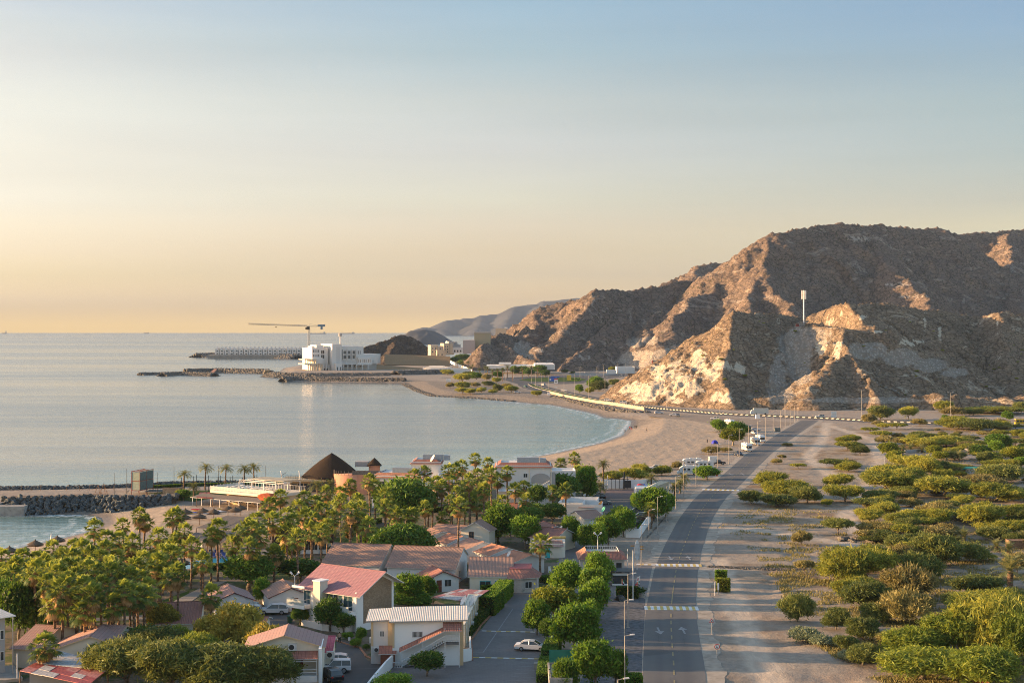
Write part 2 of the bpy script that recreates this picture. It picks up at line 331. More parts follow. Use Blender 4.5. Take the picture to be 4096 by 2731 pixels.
# ================================================================= MOUNTAINS
def hill(name,x0,x1,y0,y1,step,ridges,slope,mat,seed,gul=(22,5,1.0),rough=1.0,post=None,pw=1.0):
    xs = np.arange(x0,x1,step); ys = np.arange(y0,y1,step); X,Y = np.meshgrid(xs,ys,indexing='ij')
    wx = X + fbm(X / 60,Y / 60,4,seed) * 9 * rough; wy = Y + fbm(X / 60,Y / 60,4,seed + 20) * 9 * rough
    best = np.full(X.shape,-1e9); sb = np.zeros(X.shape); db = np.zeros(X.shape)
    for ri,rg in enumerate(ridges):
        sl = slope; pts = rg
        if isinstance(rg,tuple): pts,sl = rg
        acc = ri * 531.0
        for i in range(len(pts) - 1):
            a = pts[i]; b = pts[i + 1]; dx,dy = b[0] - a[0],b[1] - a[1]; L = math.hypot(dx,dy) + 1e-6
            t = np.clip(((wx - a[0]) * dx + (wy - a[1]) * dy) / L ** 2,0,1)
            d = np.hypot(wx - a[0] - t * dx,wy - a[1] - t * dy)
            z = a[2] + (b[2] - a[2]) * t - sl * d ** pw
            m = z > best; best = np.where(m,z,best); sb = np.where(m,acc + t * L,sb); db = np.where(m,d,db); acc += L
    gs,ga,gf = gul
    amp = sstep(0,30,db)
    g = (1 - np.abs(perlin(sb / gs,db / (gs * 4),seed + 40)) * 2) * ga + (1 - np.abs(perlin(sb / (gs * .42),db / (gs * 2),seed + 41)) * 2) * ga * .5
    z = best + g * amp * gf - ga * amp * .8
    low = sstep(-2,14,z)
    z = z + low * rough * (ridged(X / 38,Y / 38,7,seed + 60,.6) - 1.2) * 3.4 * (0.35 + .65 * amp)
    z = z + low * rough * (np.abs(fbm(X / 11,Y / 11,4,seed + 70,.65)) * 3.6 - .8)
    pxx = CX + FL * X / Y
    at = {}
    if post: z,at = post(X,Y,z,pxx)
    z = np.maximum(z,-6)
    o = npmesh(name,np.stack([X,Y,z],-1).reshape(-1,3),gridfaces(len(xs),len(ys)),mat,{k: v.ravel() for k,v in at.items()})
    setp(o,kind='structure'); o['_h'] = 0; del o['_h']
    HF[name] = (x0,y0,step,z)
    return o
HF = {}
def hz(name,x,y):
    x0,y0,st,z = HF[name]; i = int(round((x - x0) / st)); j = int(round((y - y0) / st))
    if 0 <= i < z.shape[0] and 0 <= j < z.shape[1]: return float(z[i,j])
    return 0.0
def m_rock(name,dark,mid,light,pale,sc=1.0,tuft=.5):
    n = N(name); co = n.co('Object')
    f = n.noise(co,.05 * sc,10,.74,.5); f2 = n.noise(n.mp(co,(1,1,2.2),(.5,.3,0)),.35 * sc,7,.7)
    c = n.ramp(f,[(.34,dark),(.5,mid),(.66,light)])
    c = n.mix(.55,c,n.ramp(f2,[(.38,dark),(.52,mid),(.66,light)]))
    vk = n.voro(n.mp(co,(1,1,1.8),(.3,.5,0)),.16 * sc,feat='DISTANCE_TO_EDGE'); c = n.mix(n.ramp(vk,[(0,.75),(.09,0)]),c,tuple(x * .55 for x in dark))
    st = n.ramp(n.noise(n.mp(co,(.6,.6,1.6),(.7,.4,.3)),.028 * sc,6,.6,2.2),[(.60,0),(.635,.6),(.66,0)])
    c = n.mix(st,c,pale)
    vd = n.voro(n.mp(co,(1,1,.7)),.42 * sc); sp = n.math('MULTIPLY',n.ramp(vd,[(.22,1),(.34,0)]),n.ramp(n.noise(co,.04 * sc,3),[(.4,0),(.6,tuft)]))
    c = n.mix(sp,c,(.045,.05,.022))
    pm = n.attr('pale').outputs['Fac']; pf = n.ramp(n.math('ADD',pm,n.math('MULTIPLY',n.math('SUBTRACT',n.noise(n.mp(co,(1.3,1,.6),(0,.7,.3)),.055,8,.68,1.4),.5),2.6)),[(.44,0),(.56,1)])
    pc = n.ramp(f2,[(.3,tuple(x * .62 for x in pale)),(.6,pale),(.8,tuple(min(1,x * 1.15) for x in pale))])
    c = n.mix(pf,c,pc)
    gm = n.attr('scree').outputs['Fac']; gf = n.ramp(n.math('ADD',gm,n.math('MULTIPLY',n.math('SUBTRACT',n.noise(co,.06,7,.7,.8),.5),1.8)),[(.42,0),(.6,1)])
    sc_c = n.ramp(n.voro(co,.55),[(.05,(.62,.58,.52)),(.22,(.42,.37,.31)),(.6,(.29,.25,.205))])
    c = n.mix(gf,c,sc_c)
    h = n.math('ADD',n.noise(co,.3 * sc,8,.72,.6),n.math('MULTIPLY',n.voro(co,.22 * sc),.5))
    return n.fin(c,.95,n.bump(h,.9,3.2),.1)
rock_a = m_rock('brown_mountain_rock',(.095,.076,.066),(.19,.148,.12),(.315,.222,.16),(.42,.36,.30),.6,.8)
rock_b = m_rock('brown_hill_rock',(.12,.09,.065),(.265,.20,.142),(.43,.335,.235),(.66,.58,.45),1.0,.6)
def pp(l): return [P(*p) for p in l]
def blob(pxx,pyy,pts,w):
    "soft mask of patches given as (x, y, rx, ry)"
    m = np.zeros(pxx.shape)
    for (a,b,rx,ry) in pts: m = np.maximum(m,1 - sstep(.35,1.5,np.hypot((pxx - a) / rx,(pyy - b) / ry)))
    return m * w
mainridge = pp([(2017,1342,2120),(2053,1304,2110),(2104,1284,2090),(2165,1243,2070),(2227,1208,2055),(2308,1199,2040),(2349,1179,2020),(2392,1160,2000),(2461,1159,2040),(2538,1157,2080),
  (2614,1144,2110),(2655,1139,2130),(2716,1122,2160),(2818,1110,2190),(2859,1092,2190),(2900,1064,2180),(2951,1036,2150),(3000,996,2120),(3037,968,2100),(3078,938,2090),(3149,927,2110),(3215,912,2140),
  (3271,902,2160),(3343,895,2190),(3384,902,2210),(3460,905,2240),(3496,898,2250),(3547,903,2270),(3583,909,2290),(3669,915,2330),(3761,913,2360),(3792,932,2380),(3900,1010,2440)])
spurs = [pp(l) for l in (
  [(2392,1160,2000),(2340,1250,1930),(2260,1320,1860),(2190,1375,1810),(2140,1430,1770)],
  [(2461,1159,2040),(2485,1262,1960),(2420,1330,1870),(2330,1400,1800),(2260,1455,1740)],
  [(2165,1243,2070),(2120,1320,1960),(2080,1370,1880)],
  [(2655,1139,2130),(2640,1220,2030),(2600,1300,1920),(2560,1370,1820)],
  [(2951,1036,2150),(2860,1130,2040),(2780,1190,1960),(2720,1250,1890),(2680,1330,1800)],
  [(3078,938,2090),(3060,1080,1980),(3020,1160,1910),(2990,1240,1830)],
  [(3060,1080,1980),(3120,1180,1880),(3190,1270,1760)],
  [(3460,905,2240),(3560,1060,2080),(3680,1170,1930),(3760,1260,1800)])]
backr = pp([(3780,950,2750),(3812,941,2760),(3889,929,2780),(4016,925,2800),(4096,917,2820),(4250,900,2850),(4500,930,2900),(4900,1000,2900)])
backs = [pp(l) for l in ([(4016,925,2800),(4050,1040,2500),(4080,1150,2250),(4110,1260,2000)],[(4250,900,2850),(4330,1050,2450),(4400,1200,2100)],[(4600,950,2900),(4700,1100,2450),(4800,1250,2050)])]
def post_main(X,Y,z,pxx):
    pyy = HY + FL * (H - z) / Y
    cut = blob(pxx,pyy,[(2570,1440,95,42),(2700,1430,120,45),(2540,1370,38,25),(2600,1362,40,20)],1.0)
    pale = blob(pxx,pyy,[(2110,1385,30,20),(2160,1405,30,14),(2200,1440,18,10),(2330,1430,40,12),(3590,1140,60,8),(3650,1185,90,8),(3440,955,50,14)],.6)
    return z,{'pale': pale,'scree': np.maximum(cut * .9,blob(pxx,pyy,[(2070,1410,80,50),(2000,1460,60,25)],.7))}
hill('mountain',-60,1900,1640,3000,3.4,[mainridge] + spurs + [backr] + backs,.70,rock_a,5,(52,6,1.0),1.15,post_main)
backhill = pp([(2640,1150,2900),(2665,1133,2920),(2716,1110,2940),(2767,1085,2950),(2788,1064,2960),(2839,1050,2980),(2900,1055,3000),(3000,1080,3000)])
hill('mountain_behind',150,750,2650,3250,5,[backhill,backhill[4:5] + pp([(2760,1180,2700)])],.7,rock_a,15,(40,8,1),1.2,lambda X,Y,z,p: (z,{'pale': z * 0,'scree': z * 0}))
# near hills with the mast
front = [pp([(2420,1590,1090),(2512,1513,1088),(2599,1486,1085),(2640,1450,1082),(2660,1424,1080),(2696,1407,1075),(2757,1373,1066),(2818,1328,1058),(2869,1297,1050),(2900,1271,1045),(2936,1246,1040),(2971,1251,1055),(2996,1252,1080),(3098,1258,1130),(3150,1268,1155),(3226,1270,1165)]),
  (pp([(2936,1246,1040),(2905,1330,1005),(2900,1430,965),(2920,1540,928),(2935,1600,908)]),.62),
  (pp([(2757,1373,1066),(2700,1470,1010),(2660,1560,965)]),.7),
  pp([(3226,1270,1165),(3302,1236,1090),(3368,1207,1040),(3430,1223,1065),(3470,1214,1085),(3547,1215,1115),(3659,1233,1150),(3761,1243,1185),(3863,1259,1205),(3940,1266,1205),(3996,1248,1180),(4037,1246,1185),(4062,1258,1200),(4200,1262,1220),(4500,1280,1240),(4800,1330,1240)]),
  (pp([(3368,1207,1040),(3382,1330,1003),(3397,1400,968),(3440,1500,930),(3490,1590,902)]),.60),
  pp([(3397,1400,968),(3300,1480,935),(3240,1550,910)]),
  pp([(3547,1215,1115),(3600,1320,1060),(3640,1420,1010),(3660,1500,970)]),
  pp([(3996,1248,1180),(4010,1350,1120),(4040,1450,1060)]),
  pp([(4300,1265,1230),(4330,1380,1140),(4360,1480,1080)]),
  pp([(3098,1258,1130),(3060,1360,1070),(3040,1450,1015),(3010,1530,965)])]
TWR = P(3215,1306,1070)
def post_front(X,Y,z,pxx):
    # cut bench for the mast and the dirt road
    b = [(P(3150,1306,1078)),TWR,P(3300,1312,1045),P(3380,1330,1010)]
    d = dpoly(X,Y,b); k = 1 - sstep(8,15,d)
    zb = TWR[2] - np.clip((X - TWR[0]) * .11,0,5)
    z = z * (1 - k) + zb * k
    far = (Y < TWR[1]) & (d > 8)
    # ledge of quarry spoil at the foot
    led = P(3060,1585,916)[:2],P(3330,1582,918)[:2],P(3800,1590,912)[:2],P(4400,1600,914)[:2]
    dl = dpoly(X,Y,led); z = np.maximum(z,7.5 + 2.2 * perlin(X / 30,Y / 30,78) - 1.1 * np.maximum(0,dl - 8 + 5 * perlin(X / 14,Y / 14,79)) + fbm(X / 8,Y / 8,4,77) * 1.6)
    pyy = HY + FL * (H - z) / Y
    lit = 1 - sstep(-30,60,pxx - (2895 + (pyy - 1400) * .1))
    cliff = blob(pxx,pyy,[(2790,1440,45,60),(2700,1455,42,36),(2620,1560,70,40),(2740,1540,80,52),(2830,1500,60,30),(2560,1590,60,26),(2880,1460,45,22),(2880,1590,50,26),(2700,1600,50,16),(2950,1470,50,30),(2640,1490,60,40),(2560,1560,90,36)],.74)
    cliff = np.maximum(cliff,blob(pxx,pyy,[(3330,1285,48,34),(3370,1260,20,40),(3290,1380,40,45),(3350,1400,30,50),(3700,1290,9,45),(3760,1310,9,60),(3640,1370,70,14),(3990,1300,6,40),(3500,1330,50,10),(3440,1270,30,12)],.62))
    z = z + cliff * (np.abs(fbm(X / 9,Y / 9,3,91)) * 3.0 - .6)
    scree = blob(pxx,pyy,[(3185,1400,80,100),(3185,1400,60,70),(3110,1500,36,90),(3120,1570,60,50),(3240,1340,100,34),(3480,1400,90,40),(3600,1430,90,40),(3720,1460,80,30),(3200,1480,50,60),(3500,1600,300,14),(3820,1490,60,20)],.95)
    return z,{'pale': cliff,'scree': scree}
hill('hill',20,760,872,1420,1.3,front,.66,rock_b,33,(20,3.6,1.0),.62,post_front)
# headland behind the apartment blocks and the small hill behind the palace
hill('headland',-60,110,1640,2060,2.2,[pp([(2110,1300,1960),(2060,1345,1930),(2010,1330,1900),(1985,1350,1880),(1965,1368,1850),(1925,1385,1800)]),pp([(1985,1350,1880),(2060,1410,1800),(2150,1440,1750)])],1.0,rock_a,51,(24,5,1),.6,lambda X,Y,z,p: (z,{'pale': z * 0 + .12,'scree': z * 0 + .25}))
hill('small_hill',-290,-60,1960,2320,2.6,[pp([(1440,1400,2080),(1500,1375,2100),(1545,1358,2110),(1570,1343,2120),(1600,1338,2130),(1640,1350,2130),(1680,1362,2120),(1700,1390,2120),(1730,1415,2120)]),pp([(1590,1340,2130),(1560,1420,2040)])],.75,m_rock('dark_hill_rock',(.045,.036,.03),(.085,.066,.053),(.13,.1,.08),(.2,.17,.14),1,.2),61,(24,4,1),.7,lambda X,Y,z,p: (z,{'pale': z * 0,'scree': z * 0}))
# far islet and far mountains across the water
m_far = paint('far_rock',(.075,.08,.09),.95,.2,.004)
def farhill(name,ridges,x0,x1,y0,y1,st,sl,seed,amp):
    hill(name,x0,x1,y0,y1,st,ridges,sl,m_far,seed,(amp * 6,amp,1),0.0)
farhill('islet',[pp([(1610,1345,5300),(1640,1322,5300),(1700,1316,5320),(1735,1322,5350),(1765,1340,5350),(1795,1358,5350),(1825,1372,5350)])],-560,-100,4950,5650,9,.55,71,7)
farhill('far_mountain',[pp([(1688,1330,13500),(1700,1306,13500),(1720,1310,13500),(1740,1325,13600),(1760,1312,13600),(1790,1283,13700),(1850,1272,13800),(1890,1273,13800),(1930,1262,13900),(2010,1253,14000),(2060,1228,14000),(2110,1219,14100),(2140,1218,14100),(2180,1203,14200),(2230,1202,14200),(2300,1192,14300),(2420,1200,14500),(2600,1240,14500)]),
  pp([(1760,1312,13600),(1780,1345,12800)]),pp([(1930,1262,13900),(1900,1330,13000)]),pp([(2060,1228,14000),(2010,1320,13000)]),pp([(2180,1203,14200),(2120,1300,13000)])],-1100,1700,12500,15500,36,.42,81,30)
# air
hz_n = N('sea_haze'); hz_n.t.nodes.remove(hz_n.b); pv = hz_n.n('ShaderNodeVolumePrincipled'); pv.inputs['Color'].default_value = (.30,.40,.56,1); pv.inputs['Density'].default_value = 3.4e-5; pv.inputs['Anisotropy'].default_value = 0
hz_n.l(pv.outputs[0],hz_n.out.inputs['Volume'])
hb = MB().box(-27500,27500,-800,27500,-9,480).build('haze',hz_n.m); setp(hb,kind='stuff')
# ================================================================= ROADS, PAVED YARDS, WALLS ON THE COAST
def interp(tab,y):
    tab = sorted(tab,key=lambda p: p[1]); return float(np.interp(y,[p[1] for p in tab],[p[0] for p in tab]))
RL = [(2570,2731),(2577,2513),(2584,2429),(2593,2391),(2616,2280),(2635,2233),(2663,2172),(2705,2093),(2721,2067),(2770,2002),(2813,1960),(2867,1919),(2926,1868),(2986,1814),(3049,1776),(3111,1734),(3174,1698),(3204,1680)]
RR = [(2826,2731),(2817,2652),(2803,2582),(2789,2489),(2785,2429),(2784,2373),(2791,2289),(2803,2214),(2822,2154),(2835,2107),(2859,2056),(2885,2017),(2909,1984),(2968,1931),(3022,1874),(3087,1811),(3147,1767),(3207,1725),(3262,1690),(3275,1680)]
def ribbon(name,rows,mat,z=None,nx=7,kind='structure',label=None,cat=None,jag=0):
    "rows: list of (left point, right point); carries 'across' and 'along'"
    V = []; A = []; B = []; s = 0; pr = None
    for l,r in rows:
        l = Vector(l); r = Vector(r); m = (l + r) / 2
        if pr is not None: s += (m - pr).length
        pr = m
        for k in range(nx):
            t = k / (nx - 1); p = l.lerp(r,t)
            if z is not None: p.z = z
            V.append(p); A.append(t); B.append(s)
    o = npmesh(name,np.array(V),gridfaces(len(rows),nx),mat,{'across': np.array(A),'along': np.array(B)},smooth=False)
    return setp(o,label,cat,kind=kind)
def m_asphalt(name,base=(.10,.098,.098),wear=(.15,.146,.14),tracks=True):
    n = N(name); co = n.co('Object'); ac = n.attr('across').outputs['Fac']; al = n.attr('along').outputs['Fac']
    f = n.noise(co,.25,6,.65); c = n.ramp(f,[(.3,tuple(x * .85 for x in base)),(.6,base),(.8,wear)])
    if tracks:
        tr = n.ramp(ac,[(0,.9),(.10,.5),(.17,.75),(.28,0.0),(.36,.7),(.5,.1),(.62,.55),(.72,.0),(.84,.75),(.93,.95),(1,1)],'B_SPLINE')
        c = n.mix(n.math('MULTIPLY',tr,.75),c,(.155,.15,.14))
    cv = n.n('ShaderNodeCombineXYZ'); n.l(n.math('MULTIPLY',ac,9.0),cv.inputs[0]); n.l(n.math('MULTIPLY',al,.11),cv.inputs[1])
    ck = n.ramp(n.voro(cv.outputs[0],.8,feat='DISTANCE_TO_EDGE'),[(0,.5),(.012,0)])
    ck = n.math('MULTIPLY',ck,n.ramp(n.noise(co,.05,3),[(.5,0),(.62,1)]))
    c = n.mix(ck,c,(.03,.03,.03))
    pt = n.ramp(n.noise(n.mp(co,(.4,1,1)),.07,2,.4),[(.62,0),(.64,.5)])
    c = n.mix(pt,c,(.06,.058,.06))
    return n.fin(c,.82,n.bump(n.noise(co,6,4),.3,.02),.3)
asph = m_asphalt('worn_asphalt'); asph2 = m_asphalt('plain_asphalt',(.085,.084,.084),(.125,.12,.118),False)
m_sh = paint('dusty_shoulder',(.36,.31,.25),.95,.18,.5)
ys = list(np.arange(2790,2430,-12)) + list(np.arange(2430,2000,-7)) + list(np.arange(2000,1679,-4))
def ext(t,y): return interp(t,y) if y <= 2731 else interp(t,2731) + (y - 2731) * (.03 if t is RR else -.005)
rows = [(G(ext(RL,y),y,.05),G(ext(RR,y),y,.05)) for y in ys]
def wob(i,k): return .9 * math.sin(i * .7 + k) + .5 * math.sin(i * 1.9 + 2 * k)
ribbon('road_shoulder',[(a + Vector((-2.2 - .35 * wob(i,1),0,-.028)),b + Vector((2.6 + .45 * wob(i,2),0,-.028))) for i,(a,b) in enumerate(rows)],m_sh,None,3)
ribbon('road',rows,asph,None,25)
# lane marks
m_y = paint('yellow_paint',(.62,.44,.13),.7,.15,2); m_w = paint('white_paint',(.72,.72,.70),.7,.12,2)
m_w2 = paint('faded_white_paint',(.27,.275,.28),.8,.15,2); m_y2 = paint('faded_yellow_paint',(.29,.24,.13),.8,.15,2)
def roadp(y,t,z=.075): return G(interp(RL,y) * (1 - t) + interp(RR,y) * t,y,z)
def along(t,d0,d1,step):
    "ground points along the road at equal distances"
    yy = 2760.; out = []; acc = 0; pp_ = roadp(yy,t); 
    while yy > 1700:
        yy -= 1.2 if yy > 2000 else .4; q = roadp(yy,t); acc += (q - pp_).length; pp_ = q; out.append((acc,q))
    return out
mk = MB(); line = along(.5,0,0,0); i = 0
acc = np.array([a for a,_ in line])
def at(a): k = min(len(line) - 2,int(np.searchsorted(acc,a))); return line[k][1],(line[k + 1][1] - line[k][1]).normalized()
a = 3
while a < acc[-1] - 8:
    dense = 58 < a < 78
    L = 3.0 if not dense else 5.2
    p,d = at(a); q,_ = at(a + L); nrm = Vector((-d.y,d.x,0)) * .11
    mk.quad(p - nrm,p + nrm,q + nrm,q - nrm,1); a += 6.0 if not dense else 5.4
def arrow(px,py,up,sc=1.0):
    c = G(px,py,.078); dn = 1 if up else -1
    w,L = .13 * sc,2.1 * sc
    mk.quad(c + Vector((-w,-L * dn,0)),c + Vector((w,-L * dn,0)),c + Vector((w,L * .2 * dn,0)),c + Vector((-w,L * .2 * dn,0)),0)
    mk.add([c + Vector((-.62 * sc,L * .2 * dn,0)),c + Vector((.62 * sc,L * .2 * dn,0)),c + Vector((0,L * 1.15 * dn,0))],[(0,1,2)],0)
for ax in [(2636,2520,False),(2733,2520,True),(2681,2230,False),(2756,2231,True),(2922,1895,False),(2971,1896,True),(3139,1740,False),(3175,1740,True)]: arrow(*ax,sc=1.25 if ax[1] > 2000 else 1.6)
o = mk.build('lane_marking',[m_w2,m_y2]); setp(o,kind='structure')
# speed bumps: cream and yellow blocks across the road
def bump(name,a,b,wid,nseg,label,h=.09,first=0,cat='speed bump'):
    a = Vector(a); b = Vector(b); d = (b - a); L = d.length; d.normalize(); up = Vector((-d.y,d.x,0)); mb = MB(); z0 = .055
    for k in range(nseg):
        p = a + d * (L * k / nseg); q = a + d * (L * (k + 1) / nseg); pr = [(-.5,0),(-.28,h * .8),(0,h),(.28,h * .8),(.5,0)]
        vs = [Vector((pt.x,pt.y,z0 + zz)) + up * (u * wid) for pt in (p,q) for u,zz in pr]
        mb.add(vs,[(j,j + 1,j + 6,j + 5) for j in range(4)],(k + first) % 2)
    o = mb.build(name,[m_w,m_y]); return setp(o,label,cat,'striped speed bumps')
bump('speed_bump',G(2577,2431),G(2793,2433),3.6,17,'wide white and yellow striped speed bump across the road nearest the camera')
bump('speed_bump',G(2622,2259),G(2806,2261),3.2,16,'white and yellow striped speed bump across the road beside the tall surfboard sign')
bump('speed_bump',G(2545,2257),G(2621,2259),.9,5,'thin striped bump crossing the side entrance next to the surfboard sign',.07)
bump('speed_bump',G(2810,1957),G(2957,1961),3.6,15,'farthest striped speed bump across the road near the parked motorhomes')
# paved yards
def flat(name,pts,mat,z,kind='structure'):
    from mathutils.geometry import tessellate_polygon
    ws = [G(x,y,z) for x,y in pts]; t = tessellate_polygon([ws])
    V = np.array(ws); F_ = np.array([list(q) for q in t])
    o = npmesh(name,V,F_,mat,smooth=False); bm = bmesh.new(); bm.from_mesh(o.data)
    for f in bm.faces:
        if f.normal.z < 0: f.normal_flip()
    bm.to_mesh(o.data); bm.free(); return setp(o,kind=kind)
def m_paver(name,c1,c2,sc=1.2,mortar=(.1,.1,.1),rot=0):
    n = N(name); co = n.co('Object'); b = n.n('ShaderNodeTexBrick'); n.l(n.mp(co,(sc,sc,sc),(0,0,rot)),b.inputs['Vector'])
    b.inputs['Color1'].default_value = (*c1,1); b.inputs['Color2'].default_value = (*c2,1); b.inputs['Mortar'].default_value = (*mortar,1); b.inputs['Scale'].default_value = 1; b.inputs['Mortar Size'].default_value = .012
    f = n.noise(co,.15,6,.7)
    c = n.mix(n.ramp(f,[(.4,0),(.65,.6)]),b.outputs['Color'],tuple(x * .7 for x in c1))
    st = n.ramp(n.noise(co,.6,5,.7),[(.6,0),(.7,.35)]); c = n.mix(st,c,(.05,.048,.045))
    return n.fin(c,.85,n.bump(n.noise(co,4,4),.3,.02),.3)
pv1 = m_paver('grey_block_paving',(.17,.158,.155),(.205,.19,.185)); pv2 = m_paver('red_block_paving',(.19,.13,.115),(.15,.10,.09))
pv3 = paint('dark_gravel',(.115,.12,.13),.95,.3,1.3); pv4 = m_paver('pale_path_paving',(.30,.26,.22),(.34,.29,.25),.8)
flat('car_park',[(1700,2790),(1560,2740),(1500,2700),(1560,2660),(1845,2655),(1882,2640),(1884,2590),(1890,2560),(2000,2420),(2030,2368),(2150,2370),(2200,2330),(2230,2270),(2230,2240),(2270,2180),(2310,2130),(2345,2122),(2400,2122),(2330,2230),(2300,2260),(2440,2300),(2440,2340),(2250,2480),(2190,2600),(2180,2720),(2170,2790)],pv1,.03)
flat('forecourt',[(1180,2760),(1300,2640),(1345,2590),(1345,2560),(1380,2556),(1440,2590),(1470,2640),(1560,2670),(1520,2700),(1480,2740),(1400,2790)],asph2,.034)
flat('yard',[(1040,2465),(1170,2450),(1160,2480),(1195,2500),(1100,2510),(1030,2500),(1000,2475)],asph2,.034)
flat('gravel_yard',[(2440,2340),(2540,2370),(2582,2395),(2578,2480),(2570,2600),(2564,2790),(2300,2790),(2350,2640),(2400,2470)],pv3,.025)
flat('hotel_entrance',[(2440,2300),(2500,2262),(2610,2262),(2585,2385),(2520,2400),(2470,2395),(2430,2345)],pv1,.028)
flat('upper_car_park',[(2330,2000),(2395,1985),(2400,1955),(2560,1955),(2570,1975),(2610,2020),(2600,2060),(2540,2090),(2500,2120),(2420,2050),(2330,2040)],asph2,.03)
flat('paved_square',[(2398,1958),(2570,1958),(2560,1992),(2392,1990)],pv2,.036)
flat('promenade',[(600,1960),(700,1945),(1130,1940),(1130,1952),(700,1962),(600,1972)],pv4,.03)
m_grass = N('mown_lawn'); _c = m_grass.ramp(m_grass.noise(m_grass.co('Object'),.3,6,.7),[(.3,(.035,.06,.012)),(.6,(.055,.10,.018)),(.8,(.10,.13,.03))]); m_grass = m_grass.fin(_c,.95,None,.1)
flat('lawn',[(590,1972),(700,1963),(1140,1953),(1120,1985),(860,1990),(780,2005),(640,1995)],m_grass,.04)
flat('resort_lawn',[(1340,2150),(1500,2140),(1660,2130),(1640,2160),(1440,2172),(1330,2168)],m_grass,.04)
flat('resort_lawn',[(120,2440),(600,2420),(700,2380),(760,2360),(740,2400),(600,2470),(250,2500),(120,2480)],m_grass,.04)
flat('resort_path',[(380,2470),(620,2455),(700,2400),(810,2345),(870,2325),(910,2322),(830,2360),(740,2420),(640,2475),(380,2482)],pv4,.045)
flat('pool_deck',[(600,2215),(760,2185),(1050,2190),(1090,2215),(1010,2240),(880,2240),(880,2265),(600,2290),(560,2260)],pv4,.045)
n = N('pool_water'); n.b.inputs['IOR'].default_value = 1.33
pool_m = n.fin(n.ramp(n.noise(n.co('Object'),.5,3),[(.3,(.02,.22,.42)),(.7,(.05,.36,.55))]),.06,n.bump(n.noise(n.co('Object'),2.5,3),.3,.05),.5)
po = flat('swimming_pool',[(690,2255),(800,2240),(870,2228),(980,2222),(985,2240),(880,2256),(800,2268),(690,2280)],pool_m,.06)
# car park marks
mk = MB()
def ln(a,b,w=.12,mi=0,z=.045):
    a = G(*a,z); b = G(*b,z); d = (b - a).normalized(); nn = Vector((-d.y,d.x,0)) * w / 2; mk.quad(a - nn,a + nn,b + nn,b - nn,mi)
ln((1933,2607),(2051,2434),.16); ln((1880,2606),(1933,2607),.14)
for x0,x1,y in [(2132,2180,2560),(2135,2160,2548),(2112,2186,2608),(2098,2183,2622),(2079,2180,2648),(2073,2178,2662),(2065,2176,2676),(2056,2174,2690),(2046,2172,2704),(2036,2170,2718),(1757,1794,2660),(1757,1780,2674),(1576,1640,2684),(1576,1630,2700)]: ln((x0,y),(x1,y + 5),.12)
ln((1384,2674),(1530,2672),.08)
setp(mk.build('bay_marking',[m_w2]),kind='structure')
bump('speed_bump',G(1927,2523,0),G(2140,2528,0),.42,11,'upper of the two thin striped speed humps across the block paved car park',.06,0)
bump('speed_bump',G(1893,2629,0),G(2184,2636,0),.42,12,'lower of the two thin striped speed humps in front of the white saloon',.06,1)
# kerbs
m_kerb = paint('terracotta_kerb',(.36,.17,.10),.8,.15,1); m_conc = paint('concrete',(.34,.32,.29),.85,.15,.8,bumps=.01)
def wallline(name,pts,h,t,mat,z0=0.0,label=None,cat=None,kind=None,world=False,group=None,parent=None):
    "low wall that follows a line"
    P_ = [Vector(p) for p in pts] if world else [G(x,y,z0) for x,y in pts]
    mb = MB()
    for a,b in zip(P_[:-1],P_[1:]):
        d = (b - a); d.z = 0; d.normalize(); nn = Vector((-d.y,d.x,0)) * t / 2; e = d * (t * .45)
        vs = [a - nn - e,b - nn + e,b + nn + e,a + nn - e]; hh = Vector((0,0,h))
        mb.add([v for v in vs] + [v + hh for v in vs],[(0,3,2,1),(4,5,6,7),(0,1,5,4),(1,2,6,5),(2,3,7,6),(3,0,4,7)])
    o = mb.build(name,mat,parent); return setp(o,label,cat,group,kind)
wallline('kerb',[(1890,2640),(1885,2560),(1925,2500),(1995,2425),(2020,2375),(2050,2370),(2170,2352)],.14,.25,m_kerb,kind='structure')
wallline('kerb',[(1345,2562),(1385,2575),(1440,2590),(1465,2625),(1500,2640),(1540,2636)],.16,.3,m_kerb,kind='structure')
# corniche dual carriageway
K = [(2112,1537),(2127,1546),(2165,1558),(2225,1571),(2299,1587),(2360,1599),(2423,1610),(2498,1621),(2580,1630),(2665,1638),(2796,1649),(2900,1657),(3058,1664),(3200,1670),(3296,1674),(3400,1680),(3509,1686),(3694,1693),(3819,1697),(4037,1705),(4300,1713),(4800,1728),(5400,1745)]
Kw = [G(x,y) for x,y in K]
def smooth(pts,n=6):
    out = []
    for i in range(len(pts) - 1):
        p0 = pts[max(0,i - 1)]; p1 = pts[i]; p2 = pts[i + 1]; p3 = pts[min(len(pts) - 1,i + 2)]
        for k in range(n):
            t = k / n; out.append(.5 * ((2 * p1) + (p2 - p0) * t + (2 * p0 - 5 * p1 + 4 * p2 - p3) * t * t + (3 * p1 - p0 - 3 * p2 + p3) * t ** 3))
    out.append(pts[-1]); return out
Ks = smooth(Kw,8)
def off(pts,d,z):
    out = []
    for i,p in enumerate(pts):
        t = (pts[min(i + 1,len(pts) - 1)] - pts[max(i - 1,0)]); t.z = 0; t.normalize(); n = Vector((-t.y,t.x,0)); q = p + n * d; q.z = z; out.append(q)
    return out
ribbon('coast_road',list(zip(off(Ks,-9.5,.06),off(Ks,0,.06))),asph2,None,7)
ribbon('coast_road',list(zip(off(Ks,5.5,.06),off(Ks,14,.06))),asph2,None,7)
ribbon('median',list(zip(off(Ks,.3,.16),off(Ks,5.4,.16))),m_grass,None,4)
